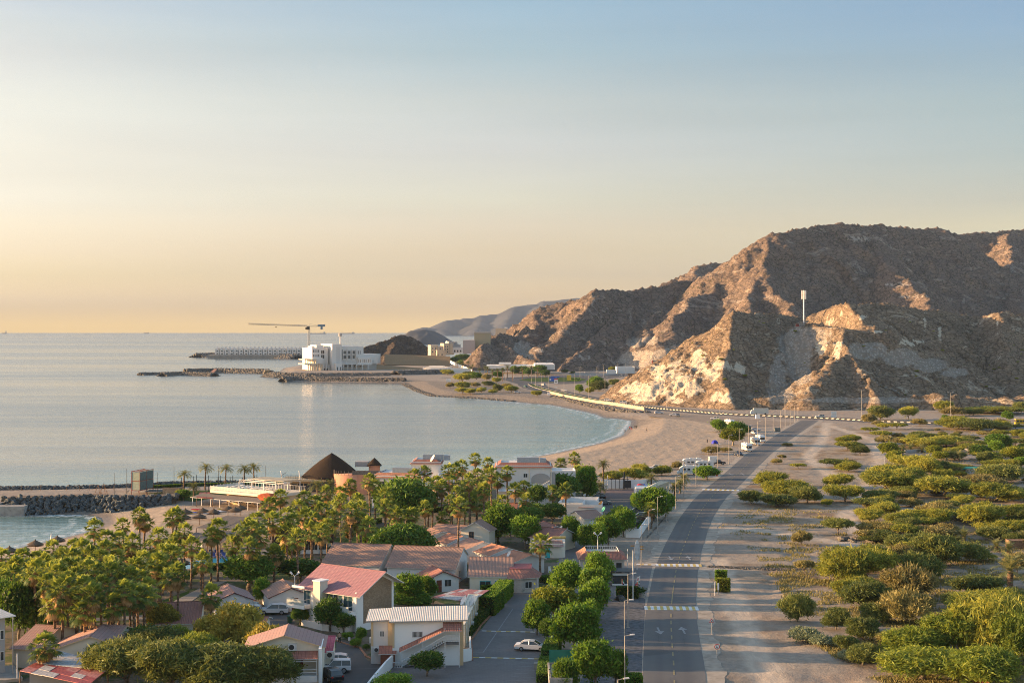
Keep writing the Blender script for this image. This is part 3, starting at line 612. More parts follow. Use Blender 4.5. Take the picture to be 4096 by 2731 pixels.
def m_blocks(name,ca,cb_,per):
    n = N(name); al = n.attr('along').outputs['Fac']; f = n.math('FRACT',n.math('MULTIPLY',al,1 / per)); c = n.ramp(f,[(0,ca),(.5,cb_)],'CONSTANT'); return n.fin(c,.8)
def kerbrib(d0,d1,z,h,mat):
    a = off(Ks,d0,z); b = off(Ks,d1,z); al = 0; V = []; A = []
    for i in range(len(a)):
        if i: al += (a[i] - a[i - 1]).length
        for v in (a[i],a[i] + Vector((0,0,h)),b[i] + Vector((0,0,h)),b[i]): V.append(v); A.append(al)
    # split long segments so that the blocks stay crisp
    return setp(npmesh('kerb',np.array(V),gridfaces(len(a),4),mat,{'along': np.array(A)},smooth=False),kind='structure')
mbk = m_blocks('black_white_kerb',(.03,.03,.03),(.52,.50,.44),3.6)
kerbrib(-.15,.3,.0,.42,mbk); kerbrib(5.3,5.6,.0,.3,mbk)
flat('roundabout',[(1985,1514),(2060,1508),(2200,1503),(2330,1502),(2450,1508),(2400,1516),(2330,1533),(2240,1536),(2160,1531),(2112,1538),(2118,1553),(2091,1552),(2076,1537),(2026,1522)],asph2,.045)
flat('roundabout_lawn',[(2075,1520),(2110,1513),(2200,1509),(2310,1510),(2350,1517),(2310,1526),(2200,1527),(2120,1525)],m_grass,.12)
flat('tunnel_road',[(2330,1529),(2400,1518),(2480,1508),(2560,1499),(2660,1489),(2670,1484),(2560,1490),(2440,1499),(2330,1508)],asph2,.055)
flat('side_track',[(2580,1645),(2700,1652),(2900,1668),(3050,1680),(3180,1690),(3160,1700),(2980,1712),(2860,1730),(2880,1712),(2860,1695),(2760,1680),(2600,1666)],paint('packed_grit',(.25,.2,.155),.95,.15,.4),.03)
# sea wall beside the coast road
m_cream = paint('cream_wall',(.46,.38,.27),.8,.12,.6)
wallline('sea_wall',[(2201,1579),(2240,1590),(2319,1606),(2380,1617),(2438,1625),(2510,1636),(2578,1647)],2.9,.8,m_cream,-1.0,'long low cream sea wall between the coast road and the boulders','wall')
# ================================================================= rock armour
m_stone = m_rock('armour_stone',(.15,.14,.125),(.28,.26,.235),(.40,.37,.335),(.4,.38,.34),6,0)
m_stone_g = m_rock('blue_grey_stone',(.13,.15,.155),(.25,.275,.28),(.38,.40,.40),(.46,.48,.47),8,0)
def boulder_mesh(seed,r=1.0,sub=2):
    rr = random.Random(seed); bm = bmesh.new(); bmesh.ops.create_icosphere(bm,subdivisions=sub,radius=1)
    pl = [(Vector((rr.gauss(0,1),rr.gauss(0,1),rr.gauss(0,1))).normalized(),rr.uniform(.5,.85)) for _ in range(9)]
    for v in bm.verts:
        for nn,d in pl:
            e = v.co.dot(nn) - d
            if e > 0: v.co -= nn * e
    me = bpy.data.meshes.new('boulder'); bm.to_mesh(me); bm.free(); return me
BME = [boulder_mesh(k) for k in range(8)]
for b in BME: b.materials.append(m_stone_g)
BME2 = [b.copy() for b in BME]
for b in BME2: b.materials.clear(); b.materials.append(m_stone)
def rock_run(name,pts,wid,h,zb,mat,label,cat='breakwater',n=None,size=(.8,1.6),seed=0):
    "heap of stones along a line, merged into one mesh"
    rr = np.random.RandomState(seed); pts = [Vector(p) for p in pts]; base = []
    srcs = []
    for b in BME[:5]:
        v = np.array([x.co for x in b.vertices]); f = np.array([p.vertices for p in b.polygons]); srcs.append((v,f))
    L = [ (b - a).length for a,b in zip(pts[:-1],pts[1:])]; tot = sum(L)
    n = n or int(tot * wid / (size[0] * size[1]) * 1.3); n = min(n,2600); V = []; Fs = []; c = 0
    for i in range(n):
        d = rr.uniform(0,tot); k = 0
        while k < len(L) - 1 and d > L[k]: d -= L[k]; k += 1
        a,b = pts[k],pts[k + 1]; t = (b - a).normalized(); nn = Vector((-t.y,t.x,0)); u = rr.uniform(-1,1)
        s = rr.uniform(*size); p = a + t * d + nn * (u * wid / 2); z = zb + h * min(1,1.25 * (1 - abs(u))) - s * .45
        v,f = srcs[rr.randint(5)]; an = rr.uniform(0,6.28); ca,sa = math.cos(an),math.sin(an); sx,sy,sz = s * rr.uniform(.7,1.2),s * rr.uniform(.7,1.1),s * rr.uniform(.5,.9)
        w = v * [sx,sy,sz]; w = np.stack([w[:,0] * ca - w[:,1] * sa,w[:,0] * sa + w[:,1] * ca,w[:,2]],1) + [p.x,p.y,z]
        V.append(w); Fs.append(f + c); c += len(v)
    # core so that no water shows between the stones
    o = npmesh(name,np.concatenate(V),np.concatenate(Fs),mat,{'pale': np.zeros(c),'scree': np.zeros(c)},smooth=False)
    mb = MB()
    for a,b in zip(pts[:-1],pts[1:]):
        t = (b - a).normalized(); nn = Vector((-t.y,t.x,0)); q = []
        for p in (a,b):
            for u,zz in ((-.5,0),(-.12,.8),(.12,.8),(.5,0)): q.append(Vector((p.x,p.y,zb - .5 + zz * h)) + nn * (u * wid))
        mb.add(q,[(0,1,5,4),(1,2,6,5),(2,3,7,6)])
    cr = mb.build('core',m_core,o)
    return setp(o,label,cat)
m_core = paint('dark_rubble',(.05,.05,.05),.9,.2,.7)  # near black fill that shows in the gaps between stones
def SW(l,z=SEA): return [G(x,y,z) for x,y in l]
rock_run('rock_breakwater',SW([(560,1500),(640,1498),(760,1501),(857,1502)]),14,2.6,SEA,m_stone,'free standing rock breakwater left of the jetty ramp below the palace',size=(1.2,2.4),seed=1)
rock_run('rock_breakwater',SW([(650,1504),(720,1500),(860,1504)]),16,3.8,SEA,m_stone,'long thick rock mound nearest the palace jetty tip',size=(1.2,2.4),seed=2)
rock_run('rock_breakwater',SW([(740,1492),(870,1490),(1000,1492),(1080,1494)]),18,5,SEA,m_stone,'stone faced causeway running left from the palace platform',size=(1.4,2.6),seed=3)
rock_run('rock_breakwater',SW([(1128,1526),(1180,1524),(1300,1526),(1450,1528),(1620,1530)]),14,4.6,SEA,m_stone,'dark rock breakwater closing the channel in front of the palace',size=(1.1,2.2),seed=4)
rock_run('rock_revetment',SW([(1085,1506),(1140,1510),(1250,1512),(1400,1511),(1560,1510)]),26,5.0,SEA,m_stone,'sloping stone facing along the front of the palace platform',size=(1.3,2.4),seed=5)
rock_run('rock_revetment',SW([(1580,1507),(1680,1503),(1800,1502)]),24,6.5,SEA,m_stone,'stone facing under the white villa wall right of the palace',size=(1.3,2.4),seed=6)
rock_run('rock_breakwater',SW([(790,1429),(850,1427),(1000,1430),(1190,1434)],SEA),40,7,SEA,m_stone,'far marina rock breakwater below the rows of white villas',size=(2.2,4.5),seed=7)
rock_run('rock_revetment',[G(2215,1592,-1),G(2300,1612,-1),G(2400,1632,-1),G(2480,1648,-1),G(2540,1656,-1),G(2600,1657,-1)],13,2.6,-1.8,m_stone,'tumbled brown boulders between the cream sea wall and the water',size=(.7,1.9),seed=8,n=1500)
rock_run('rock_reef',SW([(1615,1534),(1680,1565),(1740,1585),(1900,1592),(2060,1606)]),9,.6,SEA,m_stone,'low dark stones along the waterline of the far point','rocks',size=(.5,1.3),seed=9,n=1200)
rock_run('rock_revetment',[G(-60,1958,-1.4),G(230,1955,-1.4),G(430,1952,-1.4),G(700,1937,-1.4),G(1130,1931,-1.4)],6,1.6,SEA,m_stone_g,'small stones along the seaward edge of the near jetty',size=(.35,.9),seed=10,n=1800)
# near jetty boulders, each a thing
rj = random.Random(5); edge = [G(-10,2060,SEA),G(110,2058,SEA),G(167,2058,SEA),G(214,2056,SEA),G(340,2050,SEA),G(450,2040,-.8),G(560,2031,-.4),G(690,2024,-.2)]
EL = [(b - a).length for a,b in zip(edge[:-1],edge[1:])]; TOT = sum(EL); cnt = 0
for row in range(9):
    d = rj.uniform(0,1.5)
    while d < TOT:
        k = 0; e = d
        while k < len(EL) - 1 and e > EL[k]: e -= EL[k]; k += 1
        a,b = edge[k],edge[k + 1]; p = a.lerp(b,e / EL[k]); s = rj.uniform(.75,1.35)
        z = -1.9 + row * .5; yy = row * .62
        if k == 0 and row < 3: d += s * 1.5; continue
        if z + .4 < p.z - .6 and k > 4: d += 2; continue
        o = link('boulder',BME[cnt % 8],None,None,(p.x + rj.uniform(-.3,.3),p.y + yy + rj.uniform(-.3,.3),z + rj.uniform(-.15,.15)),(rj.uniform(-.5,.5),rj.uniform(-.5,.5),rj.uniform(0,6)),(s * rj.uniform(.85,1.2),s * .9,s * rj.uniform(.6,.8)))
        setp(o,'angular blue grey boulder stacked in the slope of the near jetty','boulder','boulders of the near jetty'); cnt += 1
        d += s * 1.75
mb = MB()
for a,b in zip(edge[:-1],edge[1:]):
    mb.add([(a.x,a.y + 1,-3),(b.x,b.y + 1,-3),(b.x,b.y + 6.2,2.0),(a.x,a.y + 6.2,2.0),(b.x,b.y + 12,2.0),(a.x,a.y + 12,2.0),(b.x,b.y + 22,0),(a.x,a.y + 22,0)],[(0,1,2,3),(3,2,4,5),(5,4,6,7)])
setp(mb.build('jetty_bank',paint('brown_rubble_soil',(.17,.12,.085),.95,.25,.6)),'brown earth bank on top of the near jetty','bank')
q = G(107,2057,SEA); mb = MB().box(q.x - 60,q.x,q.y - 2.6,q.y + 1.4,-4,.55)
setp(mb.build('quay',m_conc),'pale concrete quay at the left edge under the boulders','quay')
# ================================================================= PLANTS
def m_leaf(name,dark,mid,light,trans=.35,dry=None):
    n = N(name); t = n.attr('tint').outputs['Fac']; oi = n.n('ShaderNodeObjectInfo').outputs['Random']
    f = n.math('ADD',t,n.math('MULTIPLY',n.math('SUBTRACT',oi,.5),.55))
    c = n.ramp(f,[(.08,dark),(.5,mid),(.95,light)] + ([(1.0,dry)] if dry else []))
    b = n.b; b.inputs['Roughness'].default_value = .6; b.inputs['Specular IOR Level'].default_value = .25; n.l(c,b.inputs['Base Color'])
    tr = n.n('ShaderNodeBsdfTranslucent'); n.l(n.mix(.5,c,(min(1,light[0] * 1.6),min(1,light[1] * 1.5),light[2] * .8)),tr.inputs['Color'])
    ms = n.n('ShaderNodeMixShader'); ms.inputs[0].default_value = trans; n.l(b.outputs[0],ms.inputs[1]); n.l(tr.outputs[0],ms.inputs[2]); n.l(ms.outputs[0],n.out.inputs['Surface'])
    return n.m
L_palm = m_leaf('fan_palm_leaf',(.035,.075,.018),(.085,.155,.034),(.29,.33,.062),.42)
L_dead = m_leaf('dry_palm_leaf',(.17,.10,.045),(.34,.20,.085),(.50,.33,.15),.25)
L_date = m_leaf('date_palm_leaf',(.06,.085,.035),(.13,.155,.06),(.25,.25,.10),.3)
L_ficus = m_leaf('dark_glossy_leaf',(.018,.042,.009),(.05,.115,.018),(.12,.21,.03),.28)
L_neem = m_leaf('bright_leaf',(.025,.065,.008),(.075,.17,.018),(.19,.31,.035),.35)
L_yel = m_leaf('yellow_green_leaf',(.035,.065,.008),(.11,.16,.018),(.26,.27,.03),.35)
L_gold = m_leaf('golden_leaf',(.07,.085,.02),(.23,.22,.045),(.46,.38,.08),.4)
L_feath = m_leaf('feathery_leaf',(.035,.07,.012),(.11,.17,.022),(.27,.31,.045),.35)
L_acac = m_leaf('olive_scrub_leaf',(.055,.085,.016),(.17,.205,.035),(.38,.37,.065),.35)
L_dark = m_leaf('dark_scrub_leaf',(.03,.052,.016),(.09,.13,.035),(.21,.23,.06),.25)
L_brown = m_leaf('brown_twig_leaf',(.10,.085,.035),(.20,.18,.07),(.34,.30,.11),.2)
L_sage = m_leaf('sage_leaf',(.07,.09,.055),(.16,.20,.12),(.26,.30,.19),.2)
m_trunk = paint('palm_trunk',(.22,.145,.095),.95,.3,6,bumps=.02); m_bark = paint('grey_bark',(.19,.155,.12),.95,.3,4,bumps=.02); m_bark2 = paint('pale_bark',(.36,.30,.22),.95,.2,4)
def leafcloud(lobes,n,size,seed,shell=.55,lump=.28,lean=.5,aspect=1.7,droop=0.0,per=5,jit=.3,flatb=-9,spread=2.2):
    n = int(n * per / 13 * 1.15); per = 13
    "leaf clumps spread over and inside lobes (cx, cy, cz, rx, ry, rz)"
    rr = np.random.RandomState(seed); lob = np.array(lobes,float); vol = (lob[:,3] * lob[:,4] + lob[:,4] * lob[:,5] + lob[:,3] * lob[:,5]); pick = rr.choice(len(lob),n,p=vol / vol.sum())
    d = rr.normal(size=(n,3)); d[:,2] = np.where(d[:,2] < -.3,-d[:,2] * .6,d[:,2]); d /= np.linalg.norm(d,axis=1)[:,None]
    az = np.arctan2(d[:,1],d[:,0]); el = np.arcsin(np.clip(d[:,2],-1,1))
    lm = perlin(az * 2.1 + pick * 7.3,el * 2.6 + seed,3) * lump + perlin(az * 5.1 + pick * 3.3,el * 6 + seed,4) * lump * .8
    r = (shell + (1 - shell) * rr.rand(n) ** .45) * (1 + lm)
    keep = (perlin(az * 3.3 + pick * 5.1,el * 4 + seed * 2,6) > -.55) | (r < .8)
    c = lob[pick,:3] + d * r[:,None] * lob[pick,3:]
    c = c[keep & (c[:,2] > flatb)]; dd = d[keep & ((lob[pick,:3] + d * r[:,None] * lob[pick,3:])[:,2] > flatb)]; q3 = perlin(c[:,0] * 1.05 + seed,c[:,1] * 1.05 + c[:,2] * 1.3,9) + .5 * perlin(c[:,0] * 2.6 - c[:,2] * 1.1,c[:,1] * 2.6 + seed,10); k3 = q3 > -.30 if lump > .1 else q3 > -9; c = c[k3]; dd = dd[k3]; q3 = q3[k3]; m = len(c)
    clump = np.repeat(np.clip(rr.rand(m) * .5 + .22 + q3 * (.55 if lump > .1 else .2),.02,.98),per); P_ = np.repeat(c,per,0) + rr.normal(size=(m * per,3)) * size * [spread,spread,spread * .7] * .75; D = np.repeat(dd,per,0)
    k = len(P_); ax = rr.normal(size=(k,3)) * (1 - lean) + D * lean; ax[:,2] -= droop; ax /= np.linalg.norm(ax,axis=1)[:,None]
    sd = np.cross(ax,rr.normal(size=(k,3))); sd /= np.linalg.norm(sd,axis=1)[:,None] + 1e-9
    s = size * 1.15 * (.6 + .8 * rr.rand(k)); A = ax * (s * aspect * .5)[:,None]; B = sd * (s * .5)[:,None]
    V = np.stack([P_ - A,P_ + B * .8,P_ + A,P_ - B * .8],1).reshape(-1,3)
    F_ = np.arange(k * 4).reshape(-1,4); tint = np.clip(clump + (rr.rand(k) - .5) * jit,0,1); return V,F_,np.repeat(tint,4)
def crown_obj(V,F_,t,mat,name='crown'):
    me = bpy.data.meshes.new(name)
    me.vertices.add(len(V)); me.vertices.foreach_set('co',V.astype(np.float32).ravel()); me.loops.add(F_.size); me.loops.foreach_set('vertex_index',F_.astype(np.int32).ravel())
    me.polygons.add(len(F_)); me.polygons.foreach_set('loop_start',np.arange(0,F_.size,F_.shape[1],dtype=np.int32)); me.update(calc_edges=True)
    a = me.attributes.new('tint','FLOAT','POINT'); a.data.foreach_set('value',t.astype(np.float32)); me.materials.append(mat); return me
def trunk_mesh(h,r,limbs,seed,mat,lean=.1,sh=(1,1)):
    rr = random.Random(seed); mb = MB(); pts = [Vector((0,0,-.3))]
    for k in range(1,6): pts.append(Vector((rr.uniform(-lean,lean) * k,rr.uniform(-lean,lean) * k,h * k / 5)))
    mb.tube(pts,[r * (1.25 - .13 * k) for k in range(6)],7)
    for i in range(limbs):
        a = 6.28 * i / limbs + rr.uniform(-.4,.4); b = pts[3 + i % 3]; e = b + Vector((math.cos(a) * sh[0] * rr.uniform(.5,.8),math.sin(a) * sh[0] * rr.uniform(.5,.8),sh[1] * rr.uniform(.35,.8))); m = b.lerp(e,.5) + Vector((0,0,.2 * sh[1] * rr.random()))
        mb.tube([b,m,e],[r * .5,r * .32,r * .12],5)
    me = mb.mesh('trunk',True); me.materials.append(mat); return me
# ---- fan palm
def fan_palm(h,seed,skirt=1.0,green=27):
    rr = np.random.RandomState(seed); Vs = []; Ts = []; Vd = []; Td = []
    def frond(phi,el,pet,fr,drop,out,tv,col):
        "fan: petiole end, blades radiate and droop"
        d0 = np.array([math.cos(phi) * math.cos(el),math.sin(phi) * math.cos(el),math.sin(el)]); base = np.array([0,0,h]); tip = base + d0 * pet; tip[2] -= .12 * pet * (1 - math.sin(el))
        side = np.array([-math.sin(phi),math.cos(phi),0]); upv = np.cross(d0,side); nb = 15
        w = .035; out.append([base - side * w,base + side * w,tip + side * w,tip - side * w]); col.append(tv * .6)
        for b in range(nb):
            a = (b / (nb - 1) - .5) * 3.5; L = fr * (1 - .22 * abs(a) / 1.75) * rr.uniform(.85,1.1)
            v = d0 * math.cos(a) + side * math.sin(a) - upv * .12 * math.sin(a) ** 2; pv = np.cross(v,upv); pv /= np.linalg.norm(pv) + 1e-9
            m = tip + v * L * .6; m[2] -= drop * .12; e = tip + v * L; e[2] -= drop * (.45 + .3 * rr.rand()); ww = L * .125
            out.append([tip,m + pv * ww,m,m - pv * ww]); out.append([m - pv * ww,m + pv * ww,e + pv * ww * .15,e - pv * ww * .15]); q = tv + rr.uniform(-.12,.12); col += [q,q * 1.15]
    for i in range(green):
        t = i / green; el = 1.5 - 2.15 * t + rr.uniform(-.12,.12); phi = i * 2.399 + rr.uniform(-.2,.2)
        frond(phi,el,rr.uniform(1.15,1.6) * (1 if t > .2 else .85),rr.uniform(.9,1.2) * (1 if t > .15 else .9),.15 + .8 * t,Vs,.8 - .55 * t + rr.uniform(-.3,.3),Ts)
    nd = int(26 * skirt)
    for i in range(nd):
        t = i / max(1,nd); phi = i * 2.399; frond(phi,-.7 - .75 * t + rr.uniform(-.1,.1),rr.uniform(.7,1.2),rr.uniform(.8,1.3),.6,Vd,rr.uniform(.2,.9),Td)
    def mk(Q,T,m,name):
        Q = np.array(Q).reshape(-1,3); return crown_obj(Q,np.arange(len(Q)).reshape(-1,4),np.repeat(np.clip(np.array(T),0,1),4),m,name)
    root = thing('fan_palm'); link('crown',mk(Vs,Ts,L_palm,'crown'),root)
    if nd: link('dry_skirt',mk(Vd,Td,L_dead,'dry_skirt'),root)
    mb = MB(); k = 10; pts = [Vector((math.sin(i * .5 + seed) * .08,math.cos(i * .4 + seed) * .08,-.2 + (h + .1) * i / k)) for i in range(k + 1)]
    pts[-1].x = pts[-1].y = 0; mb.tube(pts,[.27,.22] + [.19 + .02 * (i % 2) for i in range(k - 1)],7); me = mb.mesh('trunk',True); me.materials.append(m_trunk); link('trunk',me,root)
    return root
def feather_palm(h,seed,n=34,L=2.6,lean=0.0,up=1.0,name='date_palm',mat=None,tr=.24):
    rr = np.random.RandomState(seed); Q = []; T = []
    for i in range(n):
        t = i / n; el = (1.35 - 1.5 * t) * up + rr.uniform(-.1,.1); phi = i * 2.399 + rr.uniform(-.2,.2); d = np.array([math.cos(phi),math.sin(phi)]); LL = L * rr.uniform(.85,1.1); seg = 9; p = np.array([0.,0.,h]); pts = [p.copy()]; e = el
        for k in range(seg):
            p = p + np.array([d[0] * math.cos(e),d[1] * math.cos(e),math.sin(e)]) * LL / seg; pts.append(p.copy()); e -= (.10 + .13 * k / seg) * (1.2 if name != 'date_palm' else 1)
        side = np.array([-d[1],d[0],0]); tv = .75 - .5 * t + rr.uniform(-.1,.1)
        for k in range(seg):
            a,b = pts[k],pts[k + 1]; w = .02; Q.append([a - side * w,a + side * w,b + side * w,b - side * w]); T.append(tv * .8)
            ll = .62 * math.sin(math.pi * (k + 1.3) / (seg + 1.6)) * L / 2.6
            for u in (.0,.33,.66):
                m = a + (b - a) * u; f = (b - a) / np.linalg.norm(b - a)
                for s in (-1,1):
                    q = m + side * s * ll * .8 + f * ll * .55 + np.array([0,0,-.18 * ll + rr.uniform(-.05,.15)]); wv = f * .045
                    Q.append([m - wv,m + wv,q + wv * .2,q - wv * .2]); T.append(tv + rr.uniform(-.15,.15))
    Q = np.array(Q).reshape(-1,3); root = thing(name); off_ = np.array([lean,0,0])
    link('crown',crown_obj(Q + off_,np.arange(len(Q)).reshape(-1,4),np.repeat(np.clip(np.array(T),0,1),4),mat or L_date,'crown'),root)
    mb = MB(); k = 8; mb.tube([Vector((lean * (i / k) ** 1.6,0,-.2 + (h + .3) * i / k)) for i in range(k + 1)],[tr * 1.3] + [tr + .02 * (i % 2) for i in range(k - 1)] + [tr * 1.2],7)
    me = mb.mesh('trunk',True); me.materials.append(m_trunk); link('trunk',me,root); return root
# ---- landmarks used to tell one tree from another
LM = []
def landmark(px,py,name): LM.append((px,py,name))
USED = set(); REG = {}
def where(px,py):
    "place of a thing in words, from the nearest thing one can find"
    b = min(LM,key=lambda l: math.hypot(l[0] - px,(l[1] - py) * 1.6)); dx = px - b[0]; dy = (py - b[1]) * 1.6; dd = math.hypot(dx,dy)
    if abs(dx) > abs(dy) * 1.4: rel = 'left of' if dx < 0 else 'right of'
    elif abs(dy) > abs(dx) * 1.4: rel = 'behind' if dy < 0 else 'in front of'
    else: rel = ('back left of' if dx < 0 else 'back right of') if dy < 0 else ('front left of' if dx < 0 else 'front right of')
    if dd < 45: rel = 'right beside'
    return rel + ' ' + b[2]
def reg(o,what,px,py,wh=None):
    REG.setdefault((what,wh or where(px,py)),[]).append((px,py,o))
ORD = ['leftmost','second from left','third from left','fourth from left','fifth from left','sixth from left','seventh from left','eighth from left','ninth from left','tenth from left','eleventh from left','twelfth from left']
NUM = {2: 'two',3: 'three',4: 'four',5: 'five',6: 'six',7: 'seven',8: 'eight',9: 'nine',10: 'ten',11: 'eleven',12: 'twelve'}
def finish_labels():
    for (what,wh),l in REG.items():
        l.sort(key=lambda q: q[0]); n = len(l)
        for i,(px,py,o) in enumerate(l):
            if n == 1: s = what + ' ' + wh
            else:
                kk = i if i < 12 else None; od = ORD[i] if i < 12 and (i < n - 1 or i < 2) else ('rightmost' if i == n - 1 else ('number %d from left' % (i + 1)))
                if n == 2: od = 'left one' if i == 0 else 'right one'
                s = what + ' ' + wh + ', ' + od
            wd = s.split()
            o['label'] = s
for l in [(1420,2330,'the pink roofed villa'),(1640,2560,'the cream stair building'),(1165,2420,'the twin white cottages'),(1280,2640,'the balcony house'),(320,2570,'the twin gabled roof'),(320,2690,'the patched shed'),(780,2250,'the swimming pool'),
  (1340,1860,'the thatched cone roof'),(1020,1990,'the white railed terrace'),(900,2110,'the reed shade roofs'),(1580,1920,'the red edged sea villa'),(1700,1850,'the tank villa'),(2080,1900,'the arched staircase villa'),(2440,2040,'the upper car park'),
  (1960,2290,'the cyan trimmed cottage'),(1770,2330,'the small gable cottage'),(1800,2180,'the terracotta cottages'),(2200,2200,'the teal door house'),(2420,2240,'the entrance gate building'),(2130,2560,'the white saloon car'),(555,1930,'the container tower'),
  (850,1900,'the sea palms'),(2340,2080,'the boundary walls'),(2640,1950,'the cream tent roof'),(2760,1880,'the big motorhomes'),(3060,1760,'the parked campers'),(100,2130,'the small bay'),(50,2450,'the left edge'),(560,2420,'the resort lawn'),(1180,2240,'the thatched pool bar'),
  (2880,2340,'the two trimmed hedges'),(2880,2600,'the forty sign'),(3350,2100,'the sandy track'),(3450,2000,'the track bend'),(3950,1860,'the green shade house'),(3950,2290,'the squat date palm'),(3900,2640,'the bottom right corner'),(3700,1690,'the striped kerb'),(1500,2260,'the long brown roof'),
  (3550,2200,'the rubble heap'),(3250,1980,'the roadside thicket'),(2450,2420,'the gravel yard'),(1230,2480,'the garden lamp'),(1900,1470,'the white stepped wall'),(2250,1520,'the roundabout'),(2420,1540,'the green bus'),(1750,1560,'the stony point'),(3700,1640,'the hill foot'),(3650,1800,'the young date palms'),(3500,1900,'the track end'),(3750,1880,'the low walled garden')]: landmark(*l)
def place(proto,first,px,py,rz,sc,what,cat,group,h=None,z=0):
    o = first if not first.get('_used') else copy_tree(first); first['_used'] = 1
    p = G(px,py,h) if h is not None else G(px,py,z)
    o.location = (p.x,p.y,z if h is not None else p.z); o.rotation_euler = (0,0,rz); o.scale = sc if hasattr(sc,'__len__') else (sc,sc,sc)
    o['category'] = cat; o['group'] = group; q = fpx((p.x,p.y,z)); reg(o,what,px,py); return o
rp = random.Random(3)
FP = {}
for hh in (6,8,10,12):
    for k in range(2): FP[(hh,k)] = fan_palm(hh,hh * 3 + k,(.5,1.1)[k] if hh < 12 else 1.25)
fans = [(560,2041,8),(491,2083,6),(578,2068,6),(690,2050,8),(378,2092,8),(295,2172,6),(426,2134,8),(477,2143,6),(634,2125,8),(694,2166,8),(515,2187,6),(465,2217,6),(328,2178,8),(214,2181,6),(89,2217,6),(149,2223,6),(6,2211,6),(572,2223,8),(640,2229,6),(313,2250,8),(357,2256,8),(268,2247,8),(441,2241,8),(226,2259,8),
 (18,2270,6),(54,2282,8),(140,2262,12),(92,2320,6),(203,2267,10),(229,2282,10),(274,2309,10),(191,2320,10),(349,2264,10),(381,2270,10),(447,2270,10),(432,2327,8),(477,2309,8),(307,2380,8),(369,2362,10),(405,2324,10),(497,2344,10),(590,2338,8),(551,2297,8),(602,2262,8),(685,2291,8),(575,2362,8),(536,2362,8),(250,2335,10),(330,2330,10),(20,2330,6),(120,2350,8),(60,2250,8),(160,2300,8),(400,2215,8),(250,2212,6),(540,2250,8),
 (1122,1968,10),(1078,1998,8),(1217,1971,10),(1305,1951,10),(1360,1954,8),(1401,1923,10),(1363,1985,10),(1285,2022,10),(1431,1981,10),(1404,2025,10),(1445,2015,10),(1479,1903,12),(1500,1925,10),(1220,2046,10),(1169,2070,10),(1091,2066,10),(992,2087,10),(870,2093,10),(707,2042,8),(737,2110,10),(846,2121,10),(952,2117,8),(1006,2100,10),(765,2165,8),(703,2148,8),(805,2230,5),(1285,2110,10),(1098,2195,6),(1150,2040,8),(1260,1990,8),(1330,2050,8),(1040,2130,8),(930,2160,6),(1190,2130,10),(1250,2060,10),
 (631,2232,10),(685,2201,10),(811,2225,8),(712,2276,10),(845,2361,6),(1096,2208,5),
 (1543,2008,10),(1584,2039,8),(1645,2039,8),(1658,1883,10),(1699,1869,10),(1713,1920,10),(1747,1910,8),(1767,1930,10),(1825,1859,12),(1849,1845,10),(1900,1815,10),(1951,1832,8),(1808,1910,12),(1829,1954,10),(1876,1903,12),(1910,1883,12),(1965,1876,12),(2029,1869,12),(1934,1940,10),(2009,1988,6),(1835,2005,12),(1771,2049,5),(1907,1995,6),(2094,1930,8),(2060,1940,8),(2104,1981,6),(1431,1988,8),(1795,1862,12),(1990,1900,10),(1860,1930,10),(1562,2000,8),(1440,2060,8),
 (2162,2155,6),(2297,1812,8),(2243,1836,6),(2210,1949,6),(2264,1940,8),(2309,1865,6),(2606,2014,5),(179,2565,6),(1950,1885,10),(1470,2085,8),(1340,2010,8),(1000,2170,8),(1150,2110,8),(1245,2100,8),(1310,2085,8),(1400,2090,6),(1030,2060,8),(1195,2010,8),(1540,1960,10),(1590,1985,8),(1730,1975,8),(1700,2010,8),(1800,1990,8),(1880,1975,8),(650,2190,8),(600,2170,6),(530,2150,8),(420,2180,8),(360,2200,8),(290,2215,8),(180,2240,8),(110,2250,8),(10,2300,8),(640,2270,8),(520,2290,10),(300,2290,10),(455,2400,8),(340,2420,8),(220,2400,8)]
for i,(x,y,hh) in enumerate(fans):
    hp = {5: 6,6: 6,8: 8,10: 10,12: 12}[hh]; hp2 = hh; k = rp.random() < .5
    if (x,y) == (1835,2005): k = 1
    s = hp2 / hp * rp.uniform(.93,1.05); w_ = rp.uniform(.9,1.16)
    skirt = 'brown skirted fan palm' if k else 'green fan palm'
    if hh == 12: skirt = 'tall fan palm'
    elif hh <= 5: skirt = 'squat fan palm'
    o = place(None,FP[(hp,int(k))],x,y + 18,rp.uniform(0,6.28),(w_,w_,s),skirt,'palm','fan palms of the resort',h=hh * s / 1 * (hp / hp) if False else hp * s)
DP = {h: feather_palm(h,40 + h,38,2.9) for h in (3,6,8)}
dates = [(2413,1826,8),(2401,1921,3),(2606,1882,3),(2735,1888,3),(2699,1921,3),(775,1919,3),(1322,1902,6),(1271,1922,6),(2720,1905,3),(1400,2080,6),(1330,2110,3)]
for x,y,hh in dates: place(None,DP[hh],x,y + 14,rp.uniform(0,6),rp.uniform(.9,1.1),'feather leaved date palm','palm','date palms near the beach and road',h=hh + 1.0)
CP = [feather_palm(6.5,60 + k,26,2.9,(.5,-.4)[k],.9,'coconut_palm',None,.17) for k in range(2)]
for i,(x,y) in enumerate([(734,1874),(819,1854),(901,1857),(975,1861),(1016,1853)]): place(None,CP[i % 2],x,y + 14,rp.uniform(0,6),(1.1,1.1,1.02 if i else .95),'slender coconut palm','palm','coconut palms by the sea',h=6.8)
YP = {h: feather_palm(h,80 + int(h),24,2.6,0,1.25,'date_palm',None,.3) for h in (.6,1.6)}
